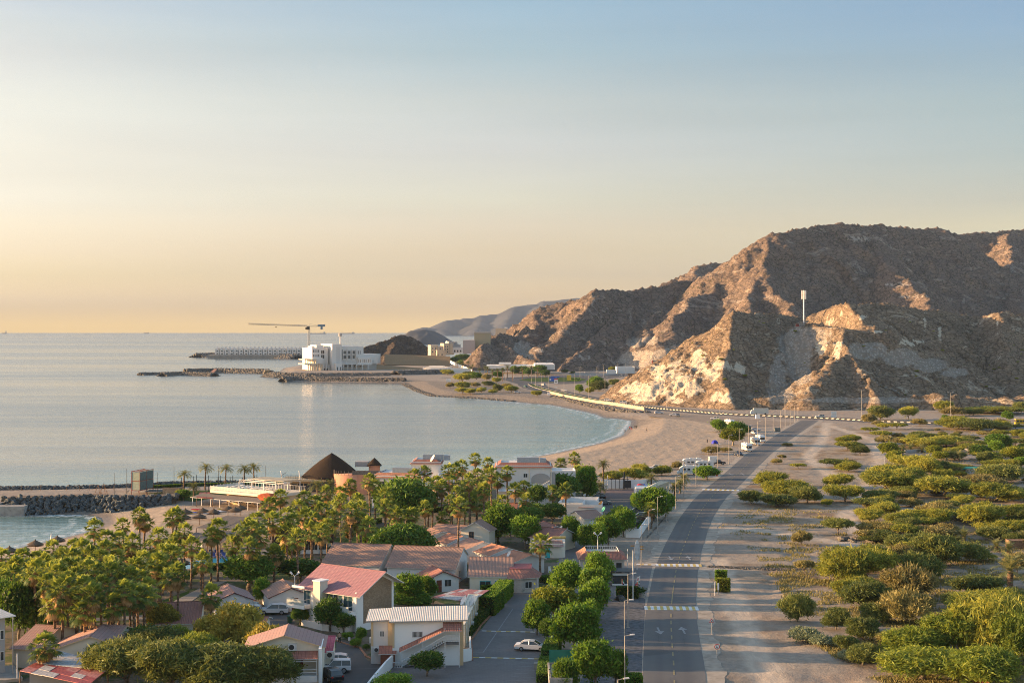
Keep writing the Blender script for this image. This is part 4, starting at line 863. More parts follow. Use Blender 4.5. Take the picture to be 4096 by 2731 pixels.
for x,yb,hh,s in [(3610,1815,1.6,1.1),(3643,1805,.6,1.3),(3688,1808,.6,1.3),(3786,1842,1.6,1.0),(3837,1845,1.6,1.15),(3879,1812,.6,1.2),(4001,1830,.6,1.2),(3858,1893,.6,.8),(3917,1893,.6,.8),(3857,2180,1.6,1.1),(3985,2200,.6,1.1),(4035,2215,.6,1.1),(4092,2170,.6,1.2),(4040,2350,1.6,1.9)]:
    place(None,YP[hh],x,yb,rp.uniform(0,6),s,'short upright date palm' if s < 1.5 else 'large squat date palm','palm','young date palms among the scrub')
# far palms along the villa drive and at the roundabout
far = [(1775,1448),(1800,1452),(1830,1470),(1850,1478),(1872,1470),(1890,1482),(1905,1462),(1925,1468),(1900,1450),(1940,1488),(1918,1500),(1880,1500),(1950,1504),(1970,1510),(1990,1508),(2010,1512),(2030,1500),(2090,1505),(2125,1500),(2150,1498),(1935,1455),(1860,1462),(2050,1512)]
for x,yb in far: place(None,DP[8],x,yb + 12,rp.uniform(0,6),rp.uniform(1.0,1.4),'distant date palm','palm','distant palms by the roundabout and villa drive')
# ---- broadleaf prototypes, unit size about 6 m wide, 5 m high
def mk_tree(name,lobes,n,size,mat,seed,th=1.6,tr=.18,bark=None,limbs=5,**k):
    root = thing(name); V,F_,t = leafcloud(lobes,n,size,seed,**k); link('crown',crown_obj(V,F_,t,mat),root)
    xs = [l[0] for l in lobes]; link('trunk',trunk_mesh(th,tr,limbs,seed,bark or m_bark,.05,(max(1,max(xs) * .9),max(l[2] for l in lobes) * .6)),root); return root
def lob(seed,n,R_,zc,rz,spread=.55,sr=.5):
    rr = random.Random(seed); out = [(0,0,zc,R_ * .72,R_ * .72,rz)]
    for i in range(n):
        a = 6.28 * i / n + rr.uniform(-.3,.3); q = rr.uniform(.6,1) * spread * R_; s = rr.uniform(.8,1.15) * sr
        out.append((math.cos(a) * q,math.sin(a) * q,zc + rz * rr.uniform(-.45,.6),R_ * s,R_ * s,rz * s * 1.15))
    return out
TP = {
 'ball': [mk_tree('ficus_tree',[(0,0,2.9,3,3,2.35)],4200,.2,L_ficus,101,1.6,.3,None,6,shell=.82,lump=.07,lean=.35,per=5)],
 'dark': [mk_tree('dark_tree',lob(s,9,3.0,2.9,1.9),3600,.24,L_ficus,s,1.8,.22,None,6,shell=.6,lump=.2) for s in (111,112)],
 'green': [mk_tree('leafy_tree',lob(s,12,2.9,2.75,2.3,.6,.45),4200,.23,L_neem,s,1.6,.2,None,6,shell=.5,lump=.5) for s in (121,122,123)],
 'yellow': [mk_tree('leafy_tree',lob(s,12,2.9,2.9,1.9,.62,.42),3400,.24,L_yel,s,1.6,.2,m_bark2,6,shell=.6,lump=.3) for s in (131,132)],
 'gold': [mk_tree('leafy_tree',lob(s,9,2.9,3.0,2.1,.6,.42),3200,.24,L_gold,s,1.6,.2,None,6,shell=.5,lump=.35,per=5) for s in (141,)],
 'prosopis': [mk_tree('mesquite_tree',lob(s,12,3.0,2.4,1.7,.7,.42),3400,.2,L_dark,s,1.2,.2,None,7,shell=.5,lump=.35,aspect=4.2,droop=.15,lean=.55,per=6,size=.2) if False else mk_tree('mesquite_tree',lob(s,12,3.0,2.4,1.7,.7,.42),5600,.105,L_dark,s,1.2,.2,None,7,shell=.5,lump=.42,aspect=4.2,droop=.15,lean=.5,per=6,spread=3.4) for s in (151,152)],
 'feather': [mk_tree('mesquite_tree',lob(s,13,3.0,2.3,1.6,.7,.42),5600,.105,L_feath,s,1.2,.2,None,7,shell=.45,lump=.45,aspect=4.2,droop=.15,lean=.55,per=6,spread=3.4) for s in (156,)],
 'scrub': [mk_tree('scrub_bush',lob(s,11,3.0,1.6,1.3,.68,.42),3900,.105,L_acac,s,.7,.12,None,7,shell=.4,lump=.5,aspect=4.5,droop=.05,lean=.5,per=6,flatb=.15,spread=3.2) for s in (161,162,163)],
 'darkscrub': [mk_tree('scrub_bush',lob(s,10,3.0,1.5,1.3,.66,.42),3400,.11,L_dark,s,.7,.12,None,7,shell=.4,lump=.45,spread=3.2,aspect=4,droop=.0,lean=.6,per=6,flatb=.15) for s in (171,172)],
 'brownscrub': [mk_tree('thorn_bush',lob(s,9,3.0,1.4,1.1,.68,.42),2900,.10,L_brown,s,.7,.1,None,8,shell=.35,lump=.45,spread=3.2,aspect=5,droop=-.1,lean=.65,per=6,flatb=.15) for s in (181,182)],
 'umbrella': [mk_tree('acacia_tree',[(0,0,2.2,3,3,.55),(1.3,.3,2.5,1.5,1.4,.4),(-1.2,.6,2.4,1.6,1.4,.4),(.2,-1.4,2.1,1.5,1.2,.4)],1700,.15,m,s,1.3,.12,None,9,shell=.5,lump=.25,aspect=4,lean=.5,per=6) for s,m in ((191,L_dark),(192,L_acac),(193,L_brown))],
 'sage': [mk_tree('sage_bush',lob(201,9,3.0,1.0,1.0,.7,.35),1500,.2,L_sage,201,.4,.08,None,6,shell=.5,lump=.4,aspect=1.8,lean=.5,per=5,flatb=.1)],
}
PW = {'ball': (6.0,5.2),'dark': (6.6,5.2),'green': (6.6,5.4),'yellow': (6.6,5.2),'gold': (6.4,5.6),'prosopis': (7.2,4.5),'feather': (7.2,4.3),'scrub': (7.2,3.1),'darkscrub': (7,3.0),'brownscrub': (7,2.7),'umbrella': (6.2,2.9),'sage': (7,2.0)}
WORD = {'ball': 'round clipped ficus tree','dark': 'dense dark green tree','green': 'bright green leafy tree','yellow': 'yellow green leafy tree','gold': 'golden green feathery tree','prosopis': 'dark spreading mesquite tree','feather': 'light green mesquite tree','scrub': 'olive green scrub bush','darkscrub': 'dark green scrub bush','brownscrub': 'brown twiggy thorn bush','umbrella': 'flat topped acacia bush','sage': 'pale sage green bush'}
def tree(kind,px,yb,wpx,hpx,what=None,var=None,depth=1.0,z=0,group=None):
    pr = TP[kind]; f = pr[(var if var is not None else rp.randrange(len(pr)))]; s = (yb - HY) / (H - z); w_,h_ = PW[kind]; sx = wpx / s / w_; sz = hpx / s / h_
    # the base of a crown rests behind its front edge
    p = G(px,yb,z); o = f if not f.get('_used') else copy_tree(f); f['_used'] = 1
    o.location = (p.x,p.y + sx * depth * w_ * .25,z); o.rotation_euler = (0,0,rp.uniform(0,6.28)); o.scale = (sx,sx * depth,sz); o['category'] = 'tree' if kind in ('ball','dark','green','yellow','gold','prosopis','feather') else 'bush'
    o['group'] = group or ({'ball': 'clipped trees','dark': 'dark garden trees','green': 'green garden trees','yellow': 'yellow green garden trees','gold': 'golden garden trees','prosopis': 'mesquite trees','feather': 'mesquite trees'}.get(kind,'scrub bushes on the sandy plain'))
    reg(o,what or WORD[kind],px,yb); return o
T = [('dark',1624,2135,240,215,0),('dark',1560,2110,150,170,1),('ball',1607,2290,232,172,0),('green',1992,2180,150,155,0),('green',2102,2198,120,132,1),('green',2040,2150,110,110,2),('dark',2130,2085,120,70,0),('dark',2250,2020,160,120,1),
 ('green',2282,2190,82,118,0),('dark',2210,2100,110,85,1),('dark',2125,2110,110,80,0),('yellow',2235,2015,90,90,0),('green',2347,2010,98,138,2),('dark',2150,2040,85,100,1),
 ('green',2385,2205,95,110,0),('green',2435,2190,105,125,1),('green',2495,2150,105,110,2),('green',2345,2205,80,105,1),('green',2470,2120,90,90,0),('green',2620,2085,150,130,2),('green',2548,2045,55,70,0),('green',2665,2070,80,100,1),
 ('green',2400,2340,125,125,0),('green',2265,2400,145,145,0),('green',2380,2430,130,155,1),('green',2375,2490,140,165,2),('yellow',2215,2505,185,145,1),('green',2150,2545,115,135,0),('dark',2190,2575,75,100,0),('green',2300,2625,205,200,0),('green',2350,2560,110,150,2),
 ('green',2385,2775,190,200,1),('green',2262,2785,110,145,0),('green',2462,2750,105,145,2),
 ('dark',985,2368,215,140,0),('dark',1195,2338,195,95,1),('green',1050,2415,85,98,0),('gold',925,2625,215,210,0),('gold',830,2620,130,155,0),('gold',645,2560,150,145,0),('gold',990,2640,120,160,0),('feather',705,2640,140,135,0),('gold',1050,2680,170,185,0),('gold',1000,2640,120,150,0),
 ('prosopis',850,2815,440,215,0),('prosopis',660,2800,350,220,1),('prosopis',1040,2800,300,190,1),('prosopis',480,2775,340,215,0),('feather',780,2690,240,150,0),('dark',560,2640,160,130,0),('feather',1120,2740,200,150,0),('prosopis',620,2670,300,150,0),('feather',420,2700,190,130,0),
 ('ball',1189,2442,55,40,0),('ball',1198,2499,62,64,0),('dark',1316,2532,132,132,0),('dark',1372,2538,98,88,1),('green',1630,2425,120,125,1),('green',1708,2402,90,95,2),('green',1650,2432,165,55,0),('yellow',1678,2315,62,56,0),
 ('dark',1706,2714,135,102,1),('green',1560,2790,175,85,0),('dark',60,2600,185,270,0),('dark',0,2560,150,240,1),('yellow',154,2600,48,72,0),('yellow',250,2612,75,52,1),('dark',110,2450,110,120,1),('dark',40,2420,100,140,0),
 ('dark',700,2330,70,60,0),('dark',1340,2215,60,35,0),('yellow',1040,2255,62,34,0),('dark',745,2330,60,40,1),('dark',770,2310,40,30,0),('green',1460,2185,60,50,1),('dark',1500,2170,50,60,0),('dark',1700,2060,90,70,1),('dark',1900,2040,80,90,0),('dark',1935,2010,60,80,1),('dark',1980,2060,90,60,0),
 ('dark',2200,1990,70,60,1),('darkscrub',2340,1905,90,40,0),('scrub',2450,1930,120,40,0),('scrub',2540,1925,130,50,1),('scrub',2570,1905,90,45,2),('dark',730,2003,60,45,0),('yellow',712,2000,30,40,1),('dark',1285,2045,60,50,0),('dark',560,2330,60,70,1),('dark',480,2350,80,80,0),('dark',300,2420,90,60,1),('dark',180,2420,60,60,0),('dark',440,2400,70,40,1),('dark',1220,2160,60,40,0)]
for t in T:
    o = tree(t[0],t[1],t[2],t[3],t[4],var=t[5] % len(TP[t[0]]))
tree('yellow',1158,2245,92,72,'lime green umbrella shaped tree',0); tree('dark',1458,2282,125,50,'purplish flowering bush',0)
tree('green',1445,2570,45,60,None,1); tree('green',1420,2590,50,35,None,2); tree('ball',1465,2600,26,22,'small clipped ball bush',0); tree('green',1500,2590,40,40,None,0); tree('ball',1500,2612,34,30,'small clipped ball bush',0); tree('green',1390,2560,50,30,None,1); tree('ball',1800,2358,30,24,'small clipped ball bush',0)
tree('ball',1855,2298,36,42,'small clipped ball bush',0); tree('ball',1822,2292,30,38,'small clipped ball bush',0); tree('dark',1780,2188,50,30,None,0); tree('ball',185,2520,50,36,'small clipped ball bush',0)
# roadside and plain scrub
SB = [('scrub',3086,1948,140,52),('darkscrub',3010,2015,115,48),('darkscrub',3120,2028,170,45),('scrub',3150,1990,185,58),('darkscrub',3235,2012,130,60),('scrub',3390,2008,155,58),('scrub',3310,2020,48,22),('scrub',3359,1950,115,48),('darkscrub',3531,2010,155,44),('scrub',3626,1992,105,34),('brownscrub',3650,2026,105,30),('scrub',3560,1968,210,68),('brownscrub',3640,1962,160,60),
 ('umbrella',3359,2140,105,54),('brownscrub',3210,2180,92,52),('umbrella',3222,2298,72,48),('darkscrub',3525,2168,145,40),('umbrella',3566,2128,75,36),('umbrella',3625,2155,95,48),('scrub',3390,2340,220,120),('scrub',3480,2330,220,110),('scrub',3513,2290,170,90),('brownscrub',3610,2270,160,80),('scrub',3680,2240,170,60),('darkscrub',3768,2270,210,115),('darkscrub',3700,2330,190,100),('brownscrub',3655,2410,240,120),
 ('darkscrub',3471,2440,205,95),('scrub',3440,2400,200,70),('brownscrub',3643,2500,235,115),('darkscrub',3198,2490,155,92),('darkscrub',3352,2520,112,76),('darkscrub',3459,2560,135,75),('darkscrub',3513,2490,125,66),('sage',3234,2570,150,42),('sage',3290,2585,110,34),('sage',3200,2550,80,34),('darkscrub',3845,2440,140,62),('darkscrub',3922,2385,220,70),
 ('scrub',3960,2500,290,110),('scrub',4060,2520,230,120),('feather',3857,2650,300,180),('scrub',3990,2660,330,210),('feather',4080,2680,200,200),('feather',3680,2660,270,130),('feather',3720,2740,380,120),('feather',3960,2780,340,160),('scrub',3890,2600,220,130),('brownscrub',3600,2590,160,60),('sage',3400,2640,90,30),('darkscrub',3460,2660,140,70),('darkscrub',3390,2600,110,50),
 ('scrub',3940,2125,190,95),('scrub',4035,2080,115,50),('scrub',3798,1990,255,72),('scrub',4006,2005,200,62),('brownscrub',3946,1960,200,50),('umbrella',3845,2080,95,36),('darkscrub',3890,2250,160,70),('scrub',4070,2150,140,60),('darkscrub',3600,2210,110,60),('umbrella',3700,2110,100,34),('brownscrub',3730,2075,90,30),('darkscrub',3650,2190,120,50),('brownscrub',3800,2150,120,50),('darkscrub',4050,2420,150,60),('brownscrub',4080,2300,120,80),
 ('scrub',3380,1730+45,70,26),('umbrella',3395,1800,80,30),('brownscrub',3420,1798,70,30),('scrub',3410,1772,80,30),('darkscrub',3445,1815,80,32),('scrub',3400,1885,110,34),('umbrella',3195,1873,60,18),('brownscrub',3390,1860,60,16),('brownscrub',3150,1782,50,12),('brownscrub',3110,1852,50,18),('brownscrub',3130,1832,40,15),('umbrella',3530,1753,75,26),('umbrella',3560,1775,70,24),
 ('yellow',3560,1840,75,65),('yellow',3580,1860,60,55),('scrub',3700,1790,150,34),('scrub',3800,1786,190,36),('yellow',3740,1830,60,46),('yellow',3765,1850,60,42),('darkscrub',3700,1845,40,24),('green',4000,1800,95,60),('green',3990,1812,60,46),('dark',3930,1835,80,52),('darkscrub',3945,1850,70,40),('yellow',4060,1850,90,60),('green',4090,1870,50,40),('yellow',3998,1862,40,28),('scrub',3640,1885,130,56),('scrub',3710,1905,150,70),('darkscrub',3770,1900,110,50),('darkscrub',3560,1900,90,40),
 ('scrub',3560,1930,170,60),('scrub',3640,1945,150,66),('brownscrub',3600,1925,120,60),('darkscrub',3730,1955,100,50),('scrub',3780,1945,80,60),('darkscrub',4020,1930,200,60),('scrub',3980,1910,120,45),
 ('scrub',3850,1715,180,42),('darkscrub',3930,1722,160,40),('scrub',4000,1720,90,34),('darkscrub',3530,1678,110,50),('brownscrub',3480,1692,60,36),('scrub',3640,1675,80,44),('scrub',3780,1650,80,42),('brownscrub',3820,1662,100,34),('green',3785,1688,30,28),('scrub',4000,1655,240,26),('darkscrub',4090,1650,60,40),('green',4035,1680,46,34),('darkscrub',3900,1660,90,26),
 ('green',2880,1725,66,44),('green',2955,1740,86,50),('yellow',2935,1780,100,62),('brownscrub',2850,1815,80,28),('brownscrub',2905,1805,60,16),('green',2830,1918,96,50),('brownscrub',2710,1875,50,28),('scrub',2650,1900,90,34),
 ('scrub',3035,1598,60,26),('scrub',3315,1608,50,20),('scrub',3440,1600,70,18),('scrub',3230,1600,30,14)]
for t in SB: tree(t[0],t[1],t[2] + 3,t[3] * (1.12 if t[1] > 3300 else 1.08),t[4] * 1.1)
# coastal shrubs on the stony point and by the bus
for t in [('scrub',1850,1530,90,34),('scrub',1790,1500,60,20),('green',1905,1518,60,28),('scrub',1850,1555,70,26),('brownscrub',1800,1552,45,22),('brownscrub',1946,1522,46,26),('scrub',1880,1575,60,20),('scrub',1850,1574,70,22),('darkscrub',1990,1568,48,30),('brownscrub',2030,1558,60,24),('scrub',2045,1572,68,28),('scrub',1925,1570,50,20),('darkscrub',1955,1545,60,20),('scrub',1985,1535,40,24),('scrub',2148,1588,48,24),('green',1990,1512,50,26),('brownscrub',1900,1548,50,18),('darkscrub',1880,1512,60,26),('scrub',1970,1574,40,16),
  ('green',2380,1560,70,52),('darkscrub',2400,1565,90,40),('green',2318,1572,36,34),('darkscrub',2460,1545,50,28),('scrub',2360,1575,40,26),('scrub',2448,1490,34,22),('dark',2160,1502,60,42),('dark',2095,1500,50,36),('green',2060,1500,40,36),('dark',2115,1508,50,36),('dark',1850,1450,60,34),('dark',1820,1455,50,28),('dark',1880,1455,60,30),('green',1840,1465,30,24),('dark',2050,1490,30,26),('dark',2180,1510,40,30),('scrub',1830,1440,30,20),('darkscrub',2260,1492,30,14),('darkscrub',2290,1495,24,10)]: tree(*t)
# more low bushes over the plain
rs = random.Random(21); n_ = 0
def okspot(x,y):
    w_ = G(x,y); 
    for t in Z_track:
        if float(dpoly(np.array([w_.x]),np.array([w_.y]),t)[0]) < 3.5: return False
    return True
while n_ < 180:
    y = rs.choice([rs.uniform(1700,1800),rs.uniform(1700,2150),rs.uniform(1800,2250)]); x = rs.uniform(3330,4200)
    if y < 1745 and x < 3450: continue
    if x < 3480 and rs.random() < .85: continue
    if not okspot(x,y) or (3640 < x < 3760 and 1818 < y < 1850): continue
    s = (y - HY) / H; w_ = rs.uniform(3,10) * s; k = rs.choice(['umbrella','umbrella','brownscrub','scrub','darkscrub','brownscrub','scrub'])
    tree(k,x,y,w_,w_ * (.30 if k == 'umbrella' else .36)); n_ += 1
# bushes dotted over the hill foot
def tuft_on(name,n,x0,x1,y0,y1,seed):
    rr = random.Random(seed); k = 0; tries = 0
    while k < n and tries < 9000:
        tries += 1; x = rr.uniform(x0,x1); y = rr.uniform(y0,y1); z = hz(name,x,y)
        if z < 1: continue
        gx = abs(hz(name,x + 3,y) - z) + abs(hz(name,x,y + 3) - z)
        if gx > 4.2 or z > 55: continue
        f = TP['scrub'][rr.randrange(3)]; o = copy_tree(f); s = rr.uniform(.22,.5); o.location = (x,y,z - .1); o.scale = (s,s,s * .9); o.rotation_euler = (0,0,rr.uniform(0,6)); o['category'] = 'bush'; o['group'] = 'tiny bushes dotted over the brown hill'
        o['label'] = 'tiny round olive bush growing on the slope of the near brown hill'; k += 1
tuft_on('hill',60,120,470,930,1120,4)
# low dry ground cover as a mass
def ground_cover():
    rr = np.random.RandomState(8); n = 80000; px = rr.uniform(2850,4300,n); py = 1690 + (2760 - 1690) * rr.rand(n) ** .85
    Y = FL * H / (py - HY); X = (px - CX) / FL * Y; m = fbm(X / 9,Y / 9,4,31) + .25 * fbm(X / 40,Y / 40,2,33)
    td = np.full(n,99.)
    for t in Z_track: td = np.minimum(td,dpoly(X,Y,t))
    z3 = inpoly(X,Y,[G(a,b)[:2] for a,b in [(2990,2030),(3480,2040),(3700,1700),(3300,1695),(4400,1715),(4400,2760),(3560,2760),(3280,2590),(3180,2480),(3120,2350),(2960,2150),(2880,2110)]])
    k = (m > .02) & (td > 3) & z3; X,Y = X[k],Y[k]; n = len(X)
    Z_ = np.zeros(n); per = 4; P_ = np.repeat(np.stack([X,Y,Z_],1),per,0); q = len(P_); s = rr.uniform(.1,.32,q); an = rr.uniform(0,6.28,q); tl = rr.normal(size=(q,2)) * .3
    wv = np.stack([np.cos(an),np.sin(an),np.zeros(q)],1) * (s * .35)[:,None]; up = np.stack([tl[:,0] * s,tl[:,1] * s,s],1); P_[:,:2] += rr.normal(size=(q,2)) * .3; P_[:,2] -= .25
    V = np.stack([P_ - wv,P_ + wv,P_ + up + wv * .4 + [0,0,.25],P_ + up - wv * .4 + [0,0,.25]],1).reshape(-1,3)
    o = link('dry_ground_cover',crown_obj(V,np.arange(q * 4).reshape(-1,4),np.repeat(rr.rand(q) * .55,4),L_brown,'dry_ground_cover')); setp(o,kind='stuff')
ground_cover()
# hedges: clipped blocks grown with leaves
def hedge(pts,w_,h,label,mat=None,z0=0,dens=70,cat='hedge',taper=0):
    P_ = [G(x,y) for x,y in pts]; rr = np.random.RandomState(int(P_[0].x * 7) % 9999 + 5); C = []; D = []
    for a,b in zip(P_[:-1],P_[1:]):
        d = (b - a); L = d.length; d.normalize(); nn = Vector((-d.y,d.x,0)); n = int(dens * L * (w_ + 2 * h)); u = rr.rand(n) * L; r = rr.rand(n) * (w_ + 2 * h)
        off_ = np.where(r < h,-w_ / 2,np.where(r > h + w_,w_ / 2,r - h - w_ / 2)); zz_ = np.where(r < h,r,np.where(r > h + w_,2 * h + w_ - r,h)); off_ = off_ * (1 - taper * (1 - zz_ / h))
        nx = np.where(r < h,-1.,np.where(r > h + w_,1.,0)); nz = (nx == 0) * 1.
        e = rr.rand(n) < .12; C.append(np.stack([a.x + d.x * u + nn.x * off_,a.y + d.y * u + nn.y * off_,z0 + zz_],1)); D.append(np.stack([nn.x * nx,nn.y * nx,nz],1))
        for (c0,sg) in ((a,-1),(b,1)):
            m = int(dens * w_ * h); o1 = (rr.rand(m) - .5) * w_; z1_ = rr.rand(m) * h; o1 = o1 * (1 - taper * (1 - z1_ / h)); C.append(np.stack([c0.x + nn.x * o1,c0.y + nn.y * o1,z0 + z1_],1)); D.append(np.tile([d.x * sg,d.y * sg,0],(m,1)))
    C = np.concatenate(C); D = np.concatenate(D); k = len(C); C = C + rr.normal(size=C.shape) * .06; ax = rr.normal(size=(k,3)) + D * .3; ax /= np.linalg.norm(ax,axis=1)[:,None]; sd_ = np.cross(ax,rr.normal(size=(k,3))); sd_ /= np.linalg.norm(sd_,axis=1)[:,None]
    s = .22; V = np.stack([C - ax * s * .7,C + sd_ * s * .45,C + ax * s * .7,C - sd_ * s * .45],1).reshape(-1,3)
    mb = MB(); root = thing('hedge',label,cat,tuple(P_[0]),0,'clipped hedges')
    c0 = np.array(P_[0]); V = V - c0; link('foliage',crown_obj(V,np.arange(k * 4).reshape(-1,4),np.repeat(rr.rand(k) * .8 + .1,4),mat or L_ficus,'foliage'),root)
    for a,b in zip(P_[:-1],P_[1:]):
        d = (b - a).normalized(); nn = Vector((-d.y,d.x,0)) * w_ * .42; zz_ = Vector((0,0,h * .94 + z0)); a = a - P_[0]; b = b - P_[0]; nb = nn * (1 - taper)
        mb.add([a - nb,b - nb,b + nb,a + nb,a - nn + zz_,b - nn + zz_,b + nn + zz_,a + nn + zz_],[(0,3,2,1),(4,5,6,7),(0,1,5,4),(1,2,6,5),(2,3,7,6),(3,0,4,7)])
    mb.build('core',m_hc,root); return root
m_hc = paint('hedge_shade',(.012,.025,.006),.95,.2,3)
hedge([(2468,2392),(2552,2392)],1.1,2.1,'tall dark clipped hedge beside the entrance planter')
hedge([(2862,2320),(2906,2321)],1.6,1.9,'smaller clipped hedge of the pair on the right road verge',L_neem,0,70,'hedge',.35)
hedge([(2868,2362),(2918,2364)],1.9,2.3,'larger nearer clipped hedge of the pair on the right road verge',L_yel,0,70,'hedge',.25)
hedge([(1862,2548),(1880,2522),(1955,2445)],1.5,1.3,'long low clipped hedge beside the whitewashed lodge row')
hedge([(1945,2462),(1985,2425)],2.8,3.2,'tall bulging green hedge in front of the car park corner',L_neem)
hedge([(1990,2415),(2025,2378)],2.6,2.8,'tall green hedge behind the first at the car park corner',L_neem)
hedge([(1925,2370),(2015,2366)],1.2,1.4,'green hedge under the cyan framed windows',L_neem)
hedge([(2180,2730),(2190,2660)],2.2,1.3,'flowering hedge along the parking bays at the bottom',L_ficus)
hedge([(2196,2640),(2215,2590)],2.2,1.5,'dense hedge behind the white saloon car',L_ficus)
hedge([(2480,2745),(2566,2745)],2.5,1.6,'bright hedge at the bottom edge beside the road',L_neem)
hedge([(2170,2330),(2205,2325)],2.0,1.2,'dark shrubbery at the foot of the brick annex',L_ficus)
hedge([(1700,2050),(1990,2035)],1.2,1.3,'long garden hedge in front of the sea villas',L_ficus)
hedge([(1410,2110),(1520,2090)],1.2,1.2,'garden hedge left of the big dark tree',L_ficus)
hedge([(1420,2140),(1500,2130)],1.2,1.2,'second garden hedge left of the big dark tree',L_ficus)
hedge([(780,2282),(960,2272)],1.2,1.2,'clipped hedge at the near side of the pool',L_ficus)
hedge([(2560,2120),(2600,2070)],1.2,.8,'strip of greenery outside the boundary wall',L_neem)
hedge([(600,1953),(760,1944),(1130,1938)],1.2,.8,'low seaside hedge behind the promenade',L_neem)
# ================================================================= BUILDINGS
def m_tile(name,c1,c2,c3,row=.42):
    n = N(name); co = n.co('Object'); b = n.n('ShaderNodeTexBrick'); n.l(co,b.inputs['Vector'])
    uvn = n.attr('roofuv').outputs['Vector']; n.l(uvn,b.inputs['Vector']); b.inputs['Scale'].default_value = 1; b.inputs['Brick Width'].default_value = .5; b.inputs['Row Height'].default_value = row; b.inputs['Mortar Size'].default_value = .035
    b.inputs['Color1'].default_value = (*c1,1); b.inputs['Color2'].default_value = (*c2,1); b.inputs['Mortar'].default_value = (*[x * .66 for x in c1],1); b.offset = 0
    f = n.noise(co,.8,6,.7); c = n.mix(n.ramp(f,[(.42,0),(.68,.75)]),b.outputs['Color'],c3)
    sx = n.n('ShaderNodeSeparateXYZ'); n.l(uvn,sx.inputs[0]); wv = n.math('SINE',n.math('MULTIPLY',sx.outputs[0],24.0)); st = n.math('FRACT',n.math('MULTIPLY',sx.outputs[1],1 / row))
    return n.fin(c,.75,n.bump(n.math('ADD',n.math('MULTIPLY',wv,.5),st),.6,.06),.3)
t_pink = m_tile('pink_metal_tile',(.33,.165,.185),(.36,.18,.20),(.31,.18,.19),.36)
t_brown = m_tile('brown_clay_tile',(.33,.20,.155),(.38,.235,.18),(.25,.165,.135))
t_red = m_tile('red_clay_tile',(.30,.13,.10),(.34,.155,.12),(.25,.125,.10))
t_orange = m_tile('orange_clay_tile',(.43,.19,.115),(.50,.24,.15),(.33,.165,.11))
t_faded = m_tile('faded_pink_tile',(.37,.22,.195),(.40,.245,.215),(.33,.235,.205),.5)
def m_plaster(name,col,dirt=.25):
    n = N(name); co = n.co('Object'); f = n.noise(n.mp(co,(1,1,.35)),1.1,7,.7); c = n.mix(n.ramp(f,[(.5,0),(.78,dirt)]),col,tuple(x * .55 for x in col)); 
    return n.fin(c,.9,n.bump(n.noise(co,9,4),.25,.02),.2)
w_white = m_plaster('white_plaster',(.66,.65,.63)); w_cream = m_plaster('cream_plaster',(.66,.60,.49)); w_tan = m_plaster('tan_trim',(.58,.42,.25),.15); w_pink = m_plaster('salmon_plaster',(.52,.26,.17),.5); w_pale = m_plaster('pale_plaster',(.62,.58,.54))
w_bright = m_plaster('bright_white',(.78,.77,.74),.12); w_grey = m_plaster('grey_plaster',(.36,.35,.34),.3)
b_brick = m_paver('white_stone_blocks',(.50,.46,.42),(.60,.55,.50),2.2,(.3,.27,.25)); b_plank = m_paver('brown_stone_strips',(.26,.185,.12),(.38,.29,.20),1.6,(.14,.10,.07))
def _brickfix(m):
    t = m.node_tree; b = [x for x in t.nodes if x.bl_idname == 'ShaderNodeTexBrick'][0]; mp = b.inputs['Vector'].links[0].from_node
    g = t.nodes.new('ShaderNodeTexCoord'); s = t.nodes.new('ShaderNodeSeparateXYZ'); c = t.nodes.new('ShaderNodeCombineXYZ'); a = t.nodes.new('ShaderNodeMath'); a.operation = 'ADD'
    t.links.new(g.outputs['Object'],s.inputs[0]); t.links.new(s.outputs[0],a.inputs[0]); t.links.new(s.outputs[1],a.inputs[1]); t.links.new(a.outputs[0],c.inputs[0]); t.links.new(s.outputs[2],c.inputs[1]); t.links.new(c.outputs[0],mp.inputs[0])
_brickfix(b_brick); _brickfix(b_plank)
def m_glass(name,col,rough=.08):
    n = N(name); return n.fin(n.ramp(n.noise(n.co('Object'),.7,3),[(.35,tuple(c * .6 for c in col)),(.65,col)]),rough,None,.8)
g_dark = m_glass('window_glass',(.05,.06,.065)); g_blue = m_glass('blue_glass',(.05,.11,.14)); g_clear = paint('frosted_rail_glass',(.42,.46,.44),.15,.05,2,.6)
m_wframe = paint('white_frame',(.68,.67,.65),.6,.06,2); m_metal = paint('galvanised_steel',(.42,.42,.42),.45,.15,2,.5,.6); m_door = paint('red_brown_door',(.17,.05,.025),.6,.2,2); m_dk = paint('dark_metal',(.05,.05,.05),.6,.15,2,.4,.3)
m_cyan = paint('cyan_trim',(.12,.50,.58),.6,.1,2); m_teal = paint('teal_door',(.05,.45,.47),.6,.1,2); m_ac = paint('ac_white',(.60,.60,.58),.6,.1,3); m_wood = paint('weathered_wood',(.24,.145,.085),.9,.3,3); m_greyw = paint('grey_timber',(.16,.145,.13),.95,.3,2.2); m_rred = paint('rust_red_steel',(.28,.07,.045),.7,.2,2)
def m_thatch(name,col):
    n = N(name); co = n.co('Object'); f = n.noise(n.mp(co,(3,3,.8)),1.6,7,.7); c = n.ramp(f,[(.3,tuple(x * .6 for x in col)),(.55,col),(.8,tuple(x * 1.4 for x in col))]); return n.fin(c,.98,n.bump(f,.8,.1),.05)
m_that = m_thatch('dark_thatch',(.042,.031,.024)); m_mat = m_thatch('reed_mat',(.19,.165,.145)); m_that2 = m_thatch('palm_thatch',(.13,.10,.075))
m_corr = m_tile('corrugated_sheet',(.58,.56,.52),(.62,.60,.56),(.48,.46,.43),3.0)
